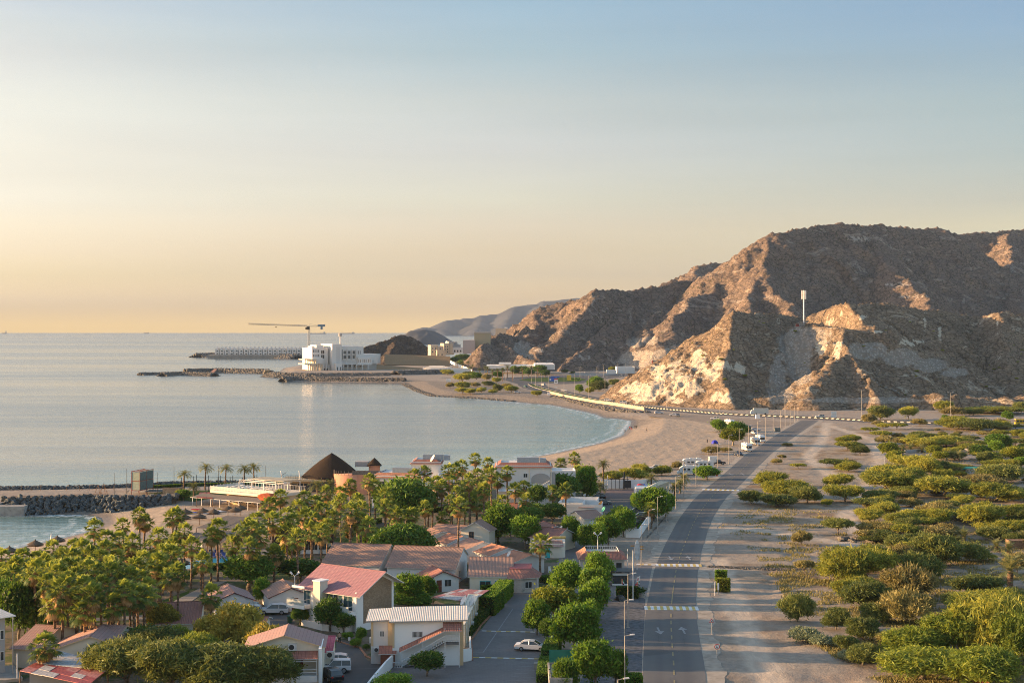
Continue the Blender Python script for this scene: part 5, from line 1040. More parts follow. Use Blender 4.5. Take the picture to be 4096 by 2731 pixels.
def roofslab(a,b,c,d,th,name,mat,parent,trim=None):
    "slab over quad a b (eave) c d (ridge), with tile coordinates"
    a,b,c,d = map(Vector,(a,b,c,d)); nn = (b - a).cross(d - a).normalized(); nn = nn if nn.z > 0 else -nn; lo = -nn * th; V = [a,b,c,d,a + lo,b + lo,c + lo,d + lo]
    e = (b - a).normalized(); s = (d - a) - e * (d - a).dot(e); s.normalize(); me = bpy.data.meshes.new(name); fs = [(0,1,2,3),(7,6,5,4),(0,4,5,1),(1,5,6,2),(2,6,7,3),(3,7,4,0)]
    me.from_pydata([tuple(v) for v in V],[],fs); at_ = me.attributes.new('roofuv','FLOAT_VECTOR','POINT'); at_.data.foreach_set('vector',np.array([[(v - a).dot(e) + 50,(v - a).dot(s) + 50,0] for v in V],dtype=np.float32).ravel())
    me.materials.append(mat); me.materials.append(trim or m_wframe)
    if trim is not False: me.polygons.foreach_set('material_index',[0,1,1,1,1,1])
    bm = bmesh.new(); bm.from_mesh(me); bmesh.ops.recalc_face_normals(bm,faces=bm.faces); bm.to_mesh(me); bm.free(); return link(name,me,parent)
def opening(parent,org,d,n,u,z,w,h,kind='window',fm=None,gm=None,bars=1):
    org = Vector(org); d = Vector(d).normalized(); n = Vector(n).normalized(); M = Matrix(((d.x,n.x,0,0),(d.y,n.y,0,0),(0,0,1,0),(0,0,0,1))); c = org + d * u; M.translation = (c.x,c.y,z)
    if kind == 'door':
        mb = MB().box(-w / 2,w / 2,-.05,.05,0,h); o = mb.build('door',fm or m_door,parent); o.matrix_local = M; k = MB().box(w * .32,w * .38,.05,.11,h * .45,h * .55).build('handle',m_metal,o); return o
    if kind == 'ac':
        o = MB().box(-w / 2,w / 2,0,.42,0,h).build('air_conditioner',m_ac,parent); o.matrix_local = M
        f = MB().cyl((-.1 * w,.42,h / 2),(-.1 * w,.45,h / 2),h * .38,None,14).build('fan',m_dk,o); MB().cyl((-.1 * w,.45,h / 2),(-.1 * w,.46,h / 2),h * .12,None,8).build('hub',m_ac,o) if False else None; return o
    t = .08; mb = MB().box(-w / 2 - t,w / 2 + t,-.02,.07,-t,0).box(-w / 2 - t,w / 2 + t,-.02,.07,h,h + t).box(-w / 2 - t,-w / 2,-.02,.07,0,h).box(w / 2,w / 2 + t,-.02,.07,0,h)
    for k in range(1,bars + 1): x = -w / 2 + w * k / (bars + 1); mb.box(x - .03,x + .03,-.02,.055,0,h)
    o = mb.build('window',fm or m_wframe,parent); o.matrix_local = M
    MB().box(-w / 2,w / 2,.0,.03,0,h).build('pane',gm or g_dark,o); return o
def frame_of(A,B):
    A = Vector((A[0],A[1],0)); B = Vector((B[0],B[1],0)); d = (B - A); return A,d.length,math.atan2(d.y,d.x)
def sides(L,W): return {'F': ((0,-W / 2,0),(1,0,0),(0,-1,0)),'B': ((0,W / 2,0),(1,0,0),(0,1,0)),'L': ((0,W / 2,0),(0,-1,0),(-1,0,0)),'R': ((L,-W / 2,0),(0,1,0),(1,0,0))}
def openings(root,S_,ops):
    for o in ops:
        org,d,n = S_[o[0]]; opening(root,org,d,n,*o[1:5 + 0][:2],*o[3:5],**(o[5] if len(o) > 5 and isinstance(o[5],dict) else {'kind': o[5] if len(o) > 5 else 'window'}))
def gable(name,label,A,B,W,he,hr,roof,wall,ops=(),ov=.45,group='houses of the resort',cat='house',Wb=None,ovx=.35,trim=None,z0=0):
    A,L,a = frame_of(A,B); root = thing(name,label,cat,(A.x,A.y,z0),a,group); W2 = W / 2; Wb2 = (Wb or W) / 2
    heb = hr - (hr - he) * Wb2 / W2
    mb = MB().prism([(-W2,-.2),(Wb2,-.2),(Wb2,heb),(0,hr),(-W2,he)],0,L,axis='x'); mb.build('wall',wall,root)
    sl = (hr - he) / W2; e = W2 + ov; eb = Wb2 + ov; up = .14
    roofslab((-ovx,-e,hr - sl * e + up),(L + ovx,-e,hr - sl * e + up),(L + ovx,0,hr + up),(-ovx,0,hr + up),.13,'roof',roof,root,trim)
    r2 = roofslab((-ovx,eb,hr - sl * eb + up),(L + ovx,eb,hr - sl * eb + up),(L + ovx,.004,hr + up - .002),(-ovx,.004,hr + up - .002),.13,'roof',roof,root,trim)
    MB().cyl((-ovx,0,hr + up),(L + ovx,0,hr + up),.1,None,6).build('ridge_cap',roof,root)
    openings(root,sides(L,W),ops); return root
def PX(px,py,z): return G(px,py,z)
def flatblock(name,label,A,B,D,h,wall,ops=(),par=.5,z0=0,group=None,cat='building',trimm=None,roofm=None,side=1):
    "flat roofed block: front edge A-B, depth D behind it"
    A,L,a = frame_of(A,B); root = thing(name,label,cat,(A.x,A.y,z0),a,group)
    mb = MB().box(0,L,0,D,-.3,h); mb.build('wall',wall,root)
    t = .2; mp_ = MB().box(-.04,L + .04,-.04,t,h,h + par).box(-.04,L + .04,D - t,D + .04,h,h + par).box(-.04,t,t,D - t,h,h + par).box(L - t,L + .04,t,D - t,h,h + par); mp_.build('parapet',trimm or wall,root)
    S_ = {'F': ((0,0,0),(1,0,0),(0,-1,0)),'B': ((0,D,0),(1,0,0),(0,1,0)),'L': ((0,D,0),(0,-1,0),(-1,0,0)),'R': ((L,0,0),(0,1,0),(1,0,0))}
    openings(root,S_,ops); root['L'] = L; return root
def ropen(root,side,u,z,w,h,kind='window',L=None,D=None,**k):
    S_ = {'F': ((0,0,0),(1,0,0),(0,-1,0)),'R': ((L,0,0),(0,1,0),(1,0,0)),'L': ((0,D,0),(0,-1,0),(-1,0,0))}[side]; return opening(root,*S_,u,z,w,h,kind,**k)
# ---- pink roofed villa
A = G(1310,2259,9.0); B = G(1518,2286,9.0); v = gable('villa','two storey villa with a glossy pink roof and a stone strip gable',A,B,10.5,6.3,9.0,t_pink,w_bright,[],ov=1.1,ovx=1.4,Wb=7)
L_ = (B - A).length; MB().prism([(-3.9,1.2),(2.9,1.2),(2.9,7.1),(0,8.5),(-3.9,6.6)],L_,L_ + .09,axis='x').build('stone_gable',b_plank,v)
MB().box(3.4,4.9,-6.9,-5.1,-.2,7.6).build('chimney',w_cream,v); MB().box(3.25,5.05,-7.05,-4.95,7.6,7.8).build('chimney_cap',w_bright,v)
for u,w_ in ((5.2,2.1),(7.4,1.8),(9.6,1.9)): opening(v,(0,-5.25,0),(1,0,0),(0,-1,0),u,3.2,w_,2.4,'window',m_wframe,g_blue,1)
for u,w_ in ((5.6,2.4),(9.0,2.4)): opening(v,(0,-5.25,0),(1,0,0),(0,-1,0),u,.2,w_,2.3,'window',m_wframe,g_dark,1)
opening(v,(0,-5.25,0),(1,0,0),(0,-1,0),.4,3.4,1.4,2.3,'window',m_wframe,g_blue,1)
def balcony(root,x0,x1,y0,y1,z,h=1.0,glass=True):
    b = MB().box(x0,x1,y0,y1,z - .55,z).build('balcony',w_bright,root)
    r = MB(); t = .05
    for (a0,a1,b0,b1) in ((x0,x1,y0,y0 + t),(x0,x0 + t,y0,y1),(x1 - t,x1,y0,y1)): r.box(a0,a1,b0,b1,z + h - .06,z + h)
    for x in np.linspace(x0,x1 - t,4): r.box(x,x + t,y0,y0 + t,z,z + h)
    r.build('railing',m_wframe,b)
    g = MB().box(x0 + .06,x1 - .06,y0 + .015,y0 + .035,z + .05,z + h - .1).box(x0 + .015,x0 + .035,y0 + .06,y1,z + .05,z + h - .1); g.build('glass_panel',g_clear,b)
balcony(v,-2.6,1.4,-7.0,-5.3,3.3); balcony(v,8.2,11.6,-7.4,-5.3,3.3)
MB().box(-1.6,1.2,-6.8,-6.6,6.1,6.45).box(11.4,11.7,-5.6,-5.3,0,6.4).build('pillar',w_bright,v)
# ---- cottages
def gab(label,apx,apy,bx,by,hr,he,W,roof,wall,ops=(),**k):
    "ridge from the far end (first) to the near end (second), or left to right"
    return gable('cottage',label,G(apx,apy,hr),G(bx,by,hr),W,he,hr,roof,wall,ops,**k)
AC = dict(kind='ac')
gab('left of the twin white cottages with brown tiled roofs',911,2337,937,2371,3.7,2.4,6.4,t_faded,w_white,[('R',3.6,.2,.01,.01),('R',4.3,1.0,.55,.55),('R',1.6,1.0,.55,.55)][1:],trim=paint('dark_red_fascia',(.13,.035,.03),.7,.1))
gab('right of the twin white cottages, with a red brown door',1131,2318,1164,2352,4.0,2.6,7.2,t_brown,w_white,[('R',4.3,0,1.1,2.3,'door'),('R',1.9,1.1,.55,.55),('R',6.2,1.1,.55,.55)],trim=paint('dark_red_fascia',(.13,.035,.03),.7,.1))
gab('small white cottage with a gable door and square window',1732,2264,1773,2286,3.7,2.4,6.0,t_red,w_white,[('R',2.2,0,1.0,2.2,'door'),('R',3.9,1.0,1.2,1.2)],trim=paint('dark_red_fascia',(.13,.035,.03),.7,.1))
gable('cottage','cream cottage with cyan trimmed windows under a wide brown roof',G(1884,2229,5.0),G(2048,2229,5.0),19,2.9,5.0,t_brown,w_cream,[('F',2.9,.5,1.9,1.6,dict(fm=m_cyan)),('F',5.6,.5,1.7,1.6,dict(fm=m_cyan)),('F',7.0,1.1,.95,.8,'ac')],ov=.3,Wb=12,trim=m_wframe)
gable('cottage','left half of the long brown tiled lodge, with a lean to eave',G(1339,2172,6.2),G(1560,2180,6.2),13,3.2,6.2,t_brown,w_white,[('F',8,2.0,1.0,.8,'ac')],Wb=8)
gable('cottage','right half of the long brown tiled lodge, with a white gable end',G(1585,2183,6.2),G(1850,2191,6.2),13,3.2,6.2,t_brown,w_white,[('R',4,1,1.2,1.2)],Wb=8)
gable('porch','little dark red porch roof in front of the long brown lodge',G(1700,2232,4.0),G(1770,2240,4.0),5.0,2.9,4.0,t_red,w_cream,[('F',1.6,.2,1.6,1.8)],Wb=4,cat='porch')
gable('cottage','white cottage with a big maroon tiled roof behind the golden tree',G(649,2411,4.6),G(806,2407,4.6),15,2.7,4.6,t_red,w_cream,[('F',3,.8,1.6,1.0)],Wb=10)
gable('cottage','small maroon tiled roof between the golden tree and the white jeep like wagon',G(985,2468,3.6),G(1068,2468,3.6),9,2.5,3.6,t_red,w_cream,[],Wb=6)
gable('cottage','left half of the twin gabled house with faded pink tiles',G(150,2501,4.6),G(240,2505,4.6),14,2.7,4.6,t_faded,w_cream,[],Wb=9,trim=w_tan)
gable('cottage','right half of the twin gabled house, with an outdoor cooling unit',G(410,2500,5.0),G(362,2546,5.0),10.5,3.2,5.0,t_faded,w_cream,[('R',2.2,1.6,1.15,.95,'ac')],trim=w_tan)
gable('cottage','faded pink roof right of the twin gabled house',G(420,2502,4.9),G(500,2505,4.9),14,2.7,4.9,t_faded,w_cream,[],Wb=6,trim=w_tan)
# balcony house at the bottom
bh = gable('balcony_house','two storey house with faded pink roof, upper balcony and white side wall',G(1153,2500,6.6),G(1138,2541,6.6),10.4,5.0,6.6,t_faded,w_cream,[('R',6.3,4.6,1.15,.95,'ac')],trim=w_tan,ovx=.5)
Lb = (G(1153,2500,6.6) - G(1138,2541,6.6)).length
roofslab((Lb + 2.2,-4.6,3.8),(Lb + 2.2,4.6,3.8),(Lb + .02,4.6,4.5),(Lb + .02,-4.6,4.5),.1,'awning',t_red,bh)
mb = MB().box(Lb,Lb + 2.0,-4.6,4.6,.6,1.5)
for y in (-4.5,-1.5,1.5,4.5): mb.box(Lb + 1.9,Lb + 2.0,y - .05,y + .05,1.5,3.8)
for z in (1.9,2.3): mb.box(Lb + 1.92,Lb + 1.98,-4.5,4.5,z,z + .08)
mb.box(Lb + 1.92,Lb + 1.99,-4.5,4.5,3.4,3.5); mb.build('balcony',w_bright,bh)
opening(bh,(Lb,-5.2,0),(0,1,0),(1,0,0),7.2,1.5,1.1,2.0,'door'); opening(bh,(Lb,-5.2,0),(0,1,0),(1,0,0),5.4,-.1 + .2,1.2,.5); MB().box(Lb - 4.5,Lb + 2.2,4.75,5.15,-.3,5.2).build('side_wall',w_bright,bh)
an = gable('annex','small annex with bright magenta tiles and three cooling units',G(1293,2546,4.4),G(1334,2546,4.4),7,3.0,4.4,m_tile('magenta_tile',(.50,.12,.17),(.55,.15,.2),(.42,.12,.15),.4),w_cream,[('F',.3,2.0,1.1,.95,'ac'),('F',1.5,2.2,1.1,.95,'ac'),('F',1.0,.8,.5,.5)],cat='annex',Wb=4)
rf = thing('corrugated_roof','low purple red corrugated roof along the bottom edge','roof',tuple(G(1160,2760,0)),0)
mb = MB(); 
a_ = G(1150,2742,2.2); b_ = G(2300,2736,2.2); mb.box(0,b_.x - a_.x,0,3.5,-.2,2.0); rf.location = (a_.x,a_.y - 4,0); mb.build('wall',w_cream,rf); Lr = b_.x - a_.x
roofslab((-.3,-1.5,2.05),(Lr,-1.5,2.05),(Lr,3.9,2.55),(-.3,3.9,2.55),.08,'roof',m_tile('purple_sheet',(.30,.17,.18),(.34,.19,.2),(.26,.2,.2),3),rf)
# ---- cream building with outside stairs
A = G(1570,2662,0); cs = thing('stair_building','two storey cream building with outside stairs and white corrugated roof','building',tuple(A),R(2),'buildings of the hotel')
m = MB().box(0,10.2,0,8.5,-.3,6.6); m.build('wall',w_bright,cs)
MB().box(-3.2,0.25,1.4,8.2,-.3,6.3).build('wing',w_pale,cs)
for (x0,x1,y) in ((-.0,.28,-.06),(9.6,10.24,-.06),(-3.2,-2.85,1.34),(-.75,-.02,1.34)): MB().box(x0,x1,y,y + .1,-.2 if x0 > 9 else 2.6,6.3).build('tan_pilaster',w_tan,cs)
MB().box(-.02,.3,-.06,0,-.2,.0).build('plinth',w_tan,cs)
roofslab((-.5,-.7,6.55),(10.9,-.7,6.75),(10.9,9,7.0),(-.5,9,6.85),.22,'roof',m_corr,cs,m_metal); roofslab((-3.9,.8,6.35),(-.1,.8,6.55),(-.1,8.9,6.75),(-3.9,8.9,6.6),.22,'roof',m_corr,cs,m_metal)
opening(cs,(0,0,0),(1,0,0),(0,-1,0),3.6,4.15,1.4,.75,'window',m_wframe,g_dark,7); opening(cs,(-3.2,1.4,0),(1,0,0),(0,-1,0),1.6,4.0,.55,.75,'window',m_wframe,g_dark,3); opening(cs,(-3.2,1.4,0),(1,0,0),(0,-1,0),.9,1.75,1.0,.75,'ac')
opening(cs,(-3.2,8,0),(0,-1,0),(-1,0,0),3.2,2.4,1.0,.75,'ac')
m_gstair = paint('stair_grey',(.14,.135,.13),.9,.15,2); st = MB(); nst = 15; x0,x1 = 1.6,7.6
for k in range(nst): xx = x0 + (x1 - x0) * k / nst; st.box(xx,xx + (x1 - x0) / nst + .02,-1.3,-.02,.25 * k - .1,.24 * (k + 1))
st.box(7.6,9.6,-1.3,-.02,3.3,3.6); st.build('staircase',m_gstair,cs)
rl = MB()
def srail(xa,za,xb,zb,n):
    rl.tube([(xa,-1.3,za + .95),(xb,-1.3,zb + .95)],.05,4); rl.tube([(xa,-1.3,za + .15),(xb,-1.3,zb + .15)],.04,4)
    for k in range(n + 1): t = k / n; x = xa + (xb - xa) * t; z = za + (zb - za) * t; rl.box(x - .03,x + .03,-1.33,-1.27,z + .1,z + .95)
srail(1.3,0,7.6,3.6,26); srail(7.6,3.6,9.7,3.6,9); srail(-1.2,-.2,1.3,-.1,10)
for x,zt in ((7.6,5.6),(9.65,5.6),(4.4,3.9),(1.4,2.2)): rl.box(x - .06,x + .06,-1.36,-1.24,0,zt)
rl.build('railing',m_wframe,cs)
roofslab((1.0,-1.5,2.25),(7.7,-1.5,5.35),(7.7,-.02,5.75),(1.0,-.02,2.65),.12,'stair_awning',t_red,cs); roofslab((7.3,-1.7,5.3),(10,-1.7,5.3),(10,-.02,6.3),(7.3,-.02,6.3),.12,'porch_roof',t_red,cs)
roofslab((-2.0,-.9,1.9),(.6,-.9,1.9),(.6,1.3,2.7),(-2,1.3,2.7),.1,'door_canopy',t_red,cs); MB().box(-1.7,.35,-.6,1.38,-.2,1.95).build('entrance_box',paint('red_wood',(.22,.07,.04),.7,.2),cs)
lr = flatblock('lodge_row','long low whitewashed lodge row with pilasters behind the stair building',G(1812,2590),G(1858,2590),26,3.5,w_cream,par=.12); lr.rotation_euler = (0,0,R(-3.5)); wl = (G(1858,2590) - G(1812,2590)).length
for k in range(7): MB().box(wl,wl + .12,1.5 + k * 3.7,1.95 + k * 3.7,-.2,3.5).build('pilaster',w_tan,lr)
for k in range(6): opening(lr,(wl,0,0),(0,1,0),(1,0,0),3.4 + k * 3.7,1.2,.8,1.1)
for k in (2,4,6): opening(lr,(wl,0,0),(0,1,0),(1,0,0),4.4 + k * 3.7,1.0,.9,.7,'ac')
def sheetroof(name,label,pts,z,mats,cols,seed,thick=.08,posts=True,cat='roof',zs=None):
    "flat roof patched out of single sheets"
    P_ = [G(x,y,(zs or [z] * 4)[i]) for i,(x,y) in enumerate(pts)]; root = thing(name,label,cat,(P_[0].x,P_[0].y,0)); off_ = Vector((P_[0].x,P_[0].y,0)); P_ = [p - off_ for p in P_]; rr = random.Random(seed); nx,ny = cols; mb = MB()
    for i in range(nx):
        for j in range(ny):
            q = []
            for (u,w_) in ((i,j),(i + 1,j),(i + 1,j + 1),(i,j + 1)):
                u = (u + .0) / nx; w_ = w_ / ny; q.append(P_[0].lerp(P_[1],u).lerp(P_[3].lerp(P_[2],u),w_))
            dz = Vector((0,0,rr.uniform(0,.05))); q = [v + dz for v in q]; mb.add(q + [v - Vector((0,0,thick)) for v in q],[(0,1,2,3),(7,6,5,4),(0,4,5,1),(1,5,6,2),(2,6,7,3),(3,7,4,0)],rr.randrange(len(mats)))
    mb.build('roof',mats,root)
    if posts:
        for p in P_: MB().cyl((p.x,p.y,-.2),(p.x,p.y,p.z - .1),.09,None,6).build('post',m_wood,root)
    return root,P_
r1 = paint('faded_red_sheet',(.33,.07,.07),.6,.3,3); r2 = paint('chalky_red_sheet',(.42,.17,.16),.7,.3,3); r3 = paint('pale_sheet',(.45,.42,.40),.6,.25,3); r4 = paint('blue_grey_sheet',(.34,.38,.42),.6,.25,3)
sheetroof('patched_roof','faded red and white sheet roof between the small cottage and lodge row',[(1732,2385),(1880,2408),(1956,2360),(1840,2354)],3.4,[r2,r2,r1,r3],(6,3),3)
rt,pp0 = sheetroof('patched_shed','shed with a patched dark red and grey sheet roof at the bottom left',[(80,2681),(354,2738),(432,2674),(229,2603)],3.4,[r1,r1,r2,r3,r1],(6,5),5,cat='shed')
MB().box(min(p.x for p in pp0) + 1,max(p.x for p in pp0) - 2.2,.8,6.5,-.2,2.9).build('wall',w_grey,rt)
sheetroof('patched_roof','blue grey sheet roof behind the patched red shed',[(150,2650),(330,2670),(380,2640),(225,2598)],3.5,[r4,r4,r3],(5,3),6)
co_ = flatblock('concrete_building','shabby concrete building cut off by the left edge',G(-90,2720),G(20,2700),9,8.2,w_grey,par=.1); roofslab((-1,-1,8.4),(5.2,-1,8.4),(5.2,8,9.2),(-1,8,9.2),.12,'roof',m_corr,co_); MB().cyl((4.6,-1.2,0),(4.6,-1.2,8.3),.08,None,6).build('drain_pipe',m_metal,co_); opening(co_,(0,0,0),(1,0,0),(0,-1,0),3.4,5.2,.9,1.2); opening(co_,(0,0,0),(1,0,0),(0,-1,0),3.4,2.2,.9,1.2)
pt = flatblock('patio','pale concrete patio with clutter beside the patched shed',G(-40,2735),G(90,2722),9,.4,m_conc,par=.02,cat='patio'); 
for x in (1.0,3.6): MB().cyl((x,.3,0),(x,.3,3.8),.08,None,6).build('post',w_bright,pt)
# brick annex, teal door house, and neighbours
hx = thing('brick_annex','angled annex of pale stone blocks under a red folded roof','annex',tuple(G(2035,2370)),0,'houses of the resort')
s_ = 1050 / 48.5; pr = [(0,0),(2.35,-.3),(5.2,.9),(5.6,4.5),(.0,5)]
MB().prism(pr,-.2,2.75,axis='z').build('wall',b_brick,hx)
for a,b,c,d in (((-.4,-.5,2.75),(2.4,-.85,2.75),(2.2,2.5,4.0),(.2,2.6,4.0)),((2.4,-.85,2.76),(5.8,.6,2.76),(4.2,3,4.0),(2.2,2.5,4.0)),((5.8,.6,2.74),(6.3,5,2.74),(4.4,5,4.0),(4.2,3,3.99))): roofslab(a,b,c,d,.12,'roof',t_red,hx)
MB().prism([(.2,2.55),(2.2,2.45),(4.2,2.95),(4.4,9),(0.2,9)],3.9,4.05,axis='z').build('roof_terrace',r1,hx)
d_ = Vector((2.85,1.2,0)).normalized(); opening(hx,(2.35,-.3,0),d_,(d_.y,-d_.x,0),1.4,.9,1.3,1.1); opening(hx,(-.9,0,0),(1,0,0),(0,-1,0),0,1.2,.9,.75,'ac')
td = thing('teal_door_house','cream house with rounded corner, teal door and pink tiled strip','house',tuple(G(2130,2228)),0,'houses of the resort')
pr = [(0,0),(4.2,-1.0)] + [(5.4 + 1.6 * math.sin(t),-.2 + 1.6 * (-math.cos(t)) + .6) for t in np.linspace(.2,1.5,6)] + [(7.2,7),(0,7)]
MB().prism(pr,-.2,3.0,axis='z').build('wall',w_cream,td); roofslab((.4,-1.5,2.55),(6.6,-1.7,2.55),(6.4,.6,3.6),(.4,.6,3.6),.12,'roof',t_faded,td); opening(td,(0,0,0),(4.2,-1.0,0),(1.0 / -4.3 * -1 * -1,-1,0),3.3,0,1.05,2.1,'door',m_teal)
gable('cottage','white cottage with maroon roof behind the teal door house',G(2175,2085,4.6),G(2225,2104,4.6),9.5,2.8,4.6,t_red,w_white,[],Wb=8); gab('cream cottage with maroon roof, satellite dishes and yellow duct',2160,2108,2262,2116,4.6,3.0,9.0,t_red,w_cream,[('F',3.2,1.9,.9,.8,'ac'),('F',5,1.6,1.1,.7)])
gab('small cream house with brown roof right of the white roof walls',2302,2045,2380,2040,4.2,2.9,8.5,t_brown,w_cream,[('F',2.6,.3,2.4,2.0,dict(gm=w_white))],Wb=5)
for i,(x0,x1,y,z) in enumerate(((2232,2330,2062,3.4),(2255,2390,2050,3.4),(2262,2406,2064,3.0))):
    fb = flatblock('parapet_house',('left','rear','front right')[i] + ' of the low white parapet roofs beside the upper car park',G(x0,y + 10),G(x1,y + 12),7,z,w_white,par=.7,group='low white parapet houses'); w3 = fb['L']; roofslab((w3 * .35,-.3,z - .05),(w3 * .8,-.3,z - .05),(w3 * .65,1.5,z + .6),(w3 * .45,1.5,z + .6),.1,'roof',t_red,fb)
# terracotta row
for lab,p in (('leftmost cottage of the terracotta row, roof dark brown',(1722,2113,1768,2127,4.0,2.7,8,t_brown,w_cream)),('long dark roofed cottage at the back of the terracotta row',(1752,2096,1868,2104,4.2,2.8,8.5,t_brown,w_cream)),('bright orange roofed cottage in the terracotta row',(1795,2134,1850,2145,3.9,2.6,8,t_orange,w_white)),('cottage with a lean to porch in the middle of the terracotta row',(1878,2152,1935,2168,3.9,2.6,8.5,t_brown,w_white)),('fourth cottage of the terracotta row, lit orange brown roof',(1968,2176,2030,2192,3.8,2.6,8,t_orange,w_white)),('rightmost cottage of the terracotta row, low orange roof',(2055,2202,2125,2220,3.7,2.5,8.5,t_orange,w_white))):
    gab(lab,*p,Wb=6)
gab('cream gabled house with a brown shuttered window behind the terracotta row',1925,2078,1900,2088,6.0,4.2,6.5,t_brown,w_cream,[('R',2.4,2.4,1.0,1.4,dict(fm=m_wood)),('R',5.6,2.0,.01,.01)][:1])
dm = thing('domed_tank','small turquoise dome with yellow end beside the orange cottage','tank',tuple(G(1733,2186,0)),0); V = MB().cyl((0,0,.8),(1.6,.6,.8),.75,.75,14).build('shell',m_cyan,dm); MB().cyl((-.06,-.02,.8),(0,0,.8),.7,.7,14).build('end_cap',m_y,dm); MB().box(-.1,1.6,-.5,.8,-.1,.3).build('stand',m_conc,dm)
# ---- sea villas
def seavilla(label,px0,px1,yb,D,h,ops,rim=t_red,tanks=1,wall=w_white,rz=0):
    A = G(px0,yb); B = G(px1,yb); fb = flatblock('sea_villa',label,A,B,D,h,wall,ops,par=.25,group='sea villas'); L = fb['L']
    o = .5; s_ = 1.3
    roofslab((-o,-o,h - .35),(L + o,-o,h - .35),(L - s_,s_,h + .95),(s_,s_,h + .95),.12,'roof_edge',rim,fb); roofslab((-o,D + o,h - .35),(-o,-o,h - .34),(s_,s_,h + .94),(s_,D - s_,h + .94),.12,'roof_edge',rim,fb); roofslab((L + o,-o,h - .34),(L + o,D + o,h - .35),(L - s_,D - s_,h + .94),(L - s_,s_,h + .94),.12,'roof_edge',rim,fb)
    MB().box(s_,L - s_,s_ + .1,D - s_,h,h + .6).build('roof_deck',w_pale,fb)
    if tanks: MB().box(L * .38,L * .38 + 6,2,4,h + .6,h + 2.2).box(L * .38 + 6.2,L * .38 + 8,2,4,h + .6,h + 2.0).build('water_tank',paint('grp_tank',(.30,.34,.38),.6,.1,2),fb)
    return fb,L
v1,L1 = seavilla('sea villa with wide windows and orange tiled edge left of the big dark tree',1488,1690,2030,14,8.6,[('F',2.8,5.3,2.2,2.0),('F',6.0,5.3,2.6,2.0),('F',11.2,5.3,2.6,2.0),('F',2.8,1.2,2.2,1.6),('F',7,1.2,2.6,1.6)],t_orange)
v1.rotation_euler.z = R(-8)
v2,L2 = seavilla('sea villa with blue roof tanks behind the palms',1645,1762,1985,12,9.8,[('F',5.2,6.4,.8,.8),('F',2,6.4,1.0,1.0),('F',6.4,3.2,1.0,1.2)])
v3,L3 = seavilla('large sea villa with an arched outside staircase',1985,2205,2028,13,11.2,[('F',3.2,8.2,1.0,1.0),('F',8,8.2,1.0,1.0),('F',8.0,4.2,.9,1.5),('F',3.4,1.2,1.2,1.4)])
mb = MB(); cx_,r_ = 12.2,2.6
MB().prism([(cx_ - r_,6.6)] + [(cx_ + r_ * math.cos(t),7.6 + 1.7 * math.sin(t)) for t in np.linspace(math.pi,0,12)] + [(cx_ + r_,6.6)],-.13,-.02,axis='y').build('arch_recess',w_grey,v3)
sm = MB()
for k in range(14): sm.box(9.6 + k * .36,9.98 + k * .36,-1.3,-.14,3.4 + k * .22,3.6 + k * .22)
sm.build('staircase',w_bright,v3); rr_ = MB(); rr_.tube([(9.6,-1.3,4.5),(14.7,-1.3,7.5)],.06,4)
for k in range(15): rr_.box(9.6 + k * .36,9.65 + k * .36,-1.32,-1.27,3.6 + k * .21,4.5 + k * .21)
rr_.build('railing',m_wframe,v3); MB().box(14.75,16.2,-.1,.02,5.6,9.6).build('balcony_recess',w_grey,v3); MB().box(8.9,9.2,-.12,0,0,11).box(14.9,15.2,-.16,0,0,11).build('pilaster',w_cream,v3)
v4 = flatblock('sea_annex','low white annex with red roofs and cooling units right of the arched villa',G(2206,1985),G(2302,1985),10,7.0,w_white,[('F',1.2,6.0,.9,.75,'ac'),('F',2.6,6.0,.9,.75,'ac'),('F',4.2,6.0,.9,.75,'ac')],par=.5); roofslab((-.2,-1.6,5.3),(6.6,-1.6,5.3),(6.4,-.02,6.0),(-.2,-.02,6.0),.1,'roof',t_red,v4)
v5 = flatblock('sea_annex','white terrace wing between the two sea villas',G(1750,2000),G(1812,2000),10,6.6,w_white,[],par=.5); roofslab((-4,-1.6,4.6),(4,-1.6,4.6),(4,-.02,5.4),(-4,-.02,5.4),.1,'roof',t_red,v5)
v6 = flatblock('sea_annex','lower white facade behind the tallest fan palms',G(1990,2060),G(2078,2060),6,6.0,w_white,[('F',2,1,1,1.4),('F',4.6,1,1,1.4)],par=.3)
gab('small cottage with arched windows half hidden by palms',1990,2012,2065,2012,4.2,2.8,7,t_red,w_cream,[('F',2,.8,.9,1.2),('F',4.6,.8,.9,1.2)])
# ---- pink restaurant with thatched cone
def cone(root,name,c,r,z0,z1,mat,n=20,over=None):
    mb = MB(); vs = [(c[0] + r * math.cos(2 * math.pi * i / n),c[1] + r * .8 * math.sin(2 * math.pi * i / n),z0) for i in range(n)]; k = 5; rings = []
    for j in range(k + 1):
        t = j / k; rings.append([(c[0] + r * (1 - t) * math.cos(2 * math.pi * i / n),c[1] + r * .8 * (1 - t) * math.sin(2 * math.pi * i / n),z0 + (z1 - z0) * (t + .06 * math.sin(math.pi * t))) for i in range(n)])
    V_ = sum(rings,[]); mb.add(V_,[(j * n + i,j * n + (i + 1) % n,(j + 1) * n + (i + 1) % n,(j + 1) * n + i) for j in range(k) for i in range(n)]); mb.add([(x,y,z - .3) for x,y,z in rings[0]],[tuple(range(n - 1,-1,-1))]); return mb.build(name,mat,root,True)
Yp = G(1330,1975)[1]; sp_ = FL / Yp; pk = thing('thatched_restaurant','round salmon pink restaurant under a huge dark thatched cone','restaurant',(((1342 - CX) / sp_),Yp + 9,0),0)
zt = lambda y,Y=Yp + 9: H - (y - HY) / FL * Y
cone(pk,'thatched_roof',(-2.2,0),9.2,zt(1905),zt(1810),m_that,26)
mb = MB()
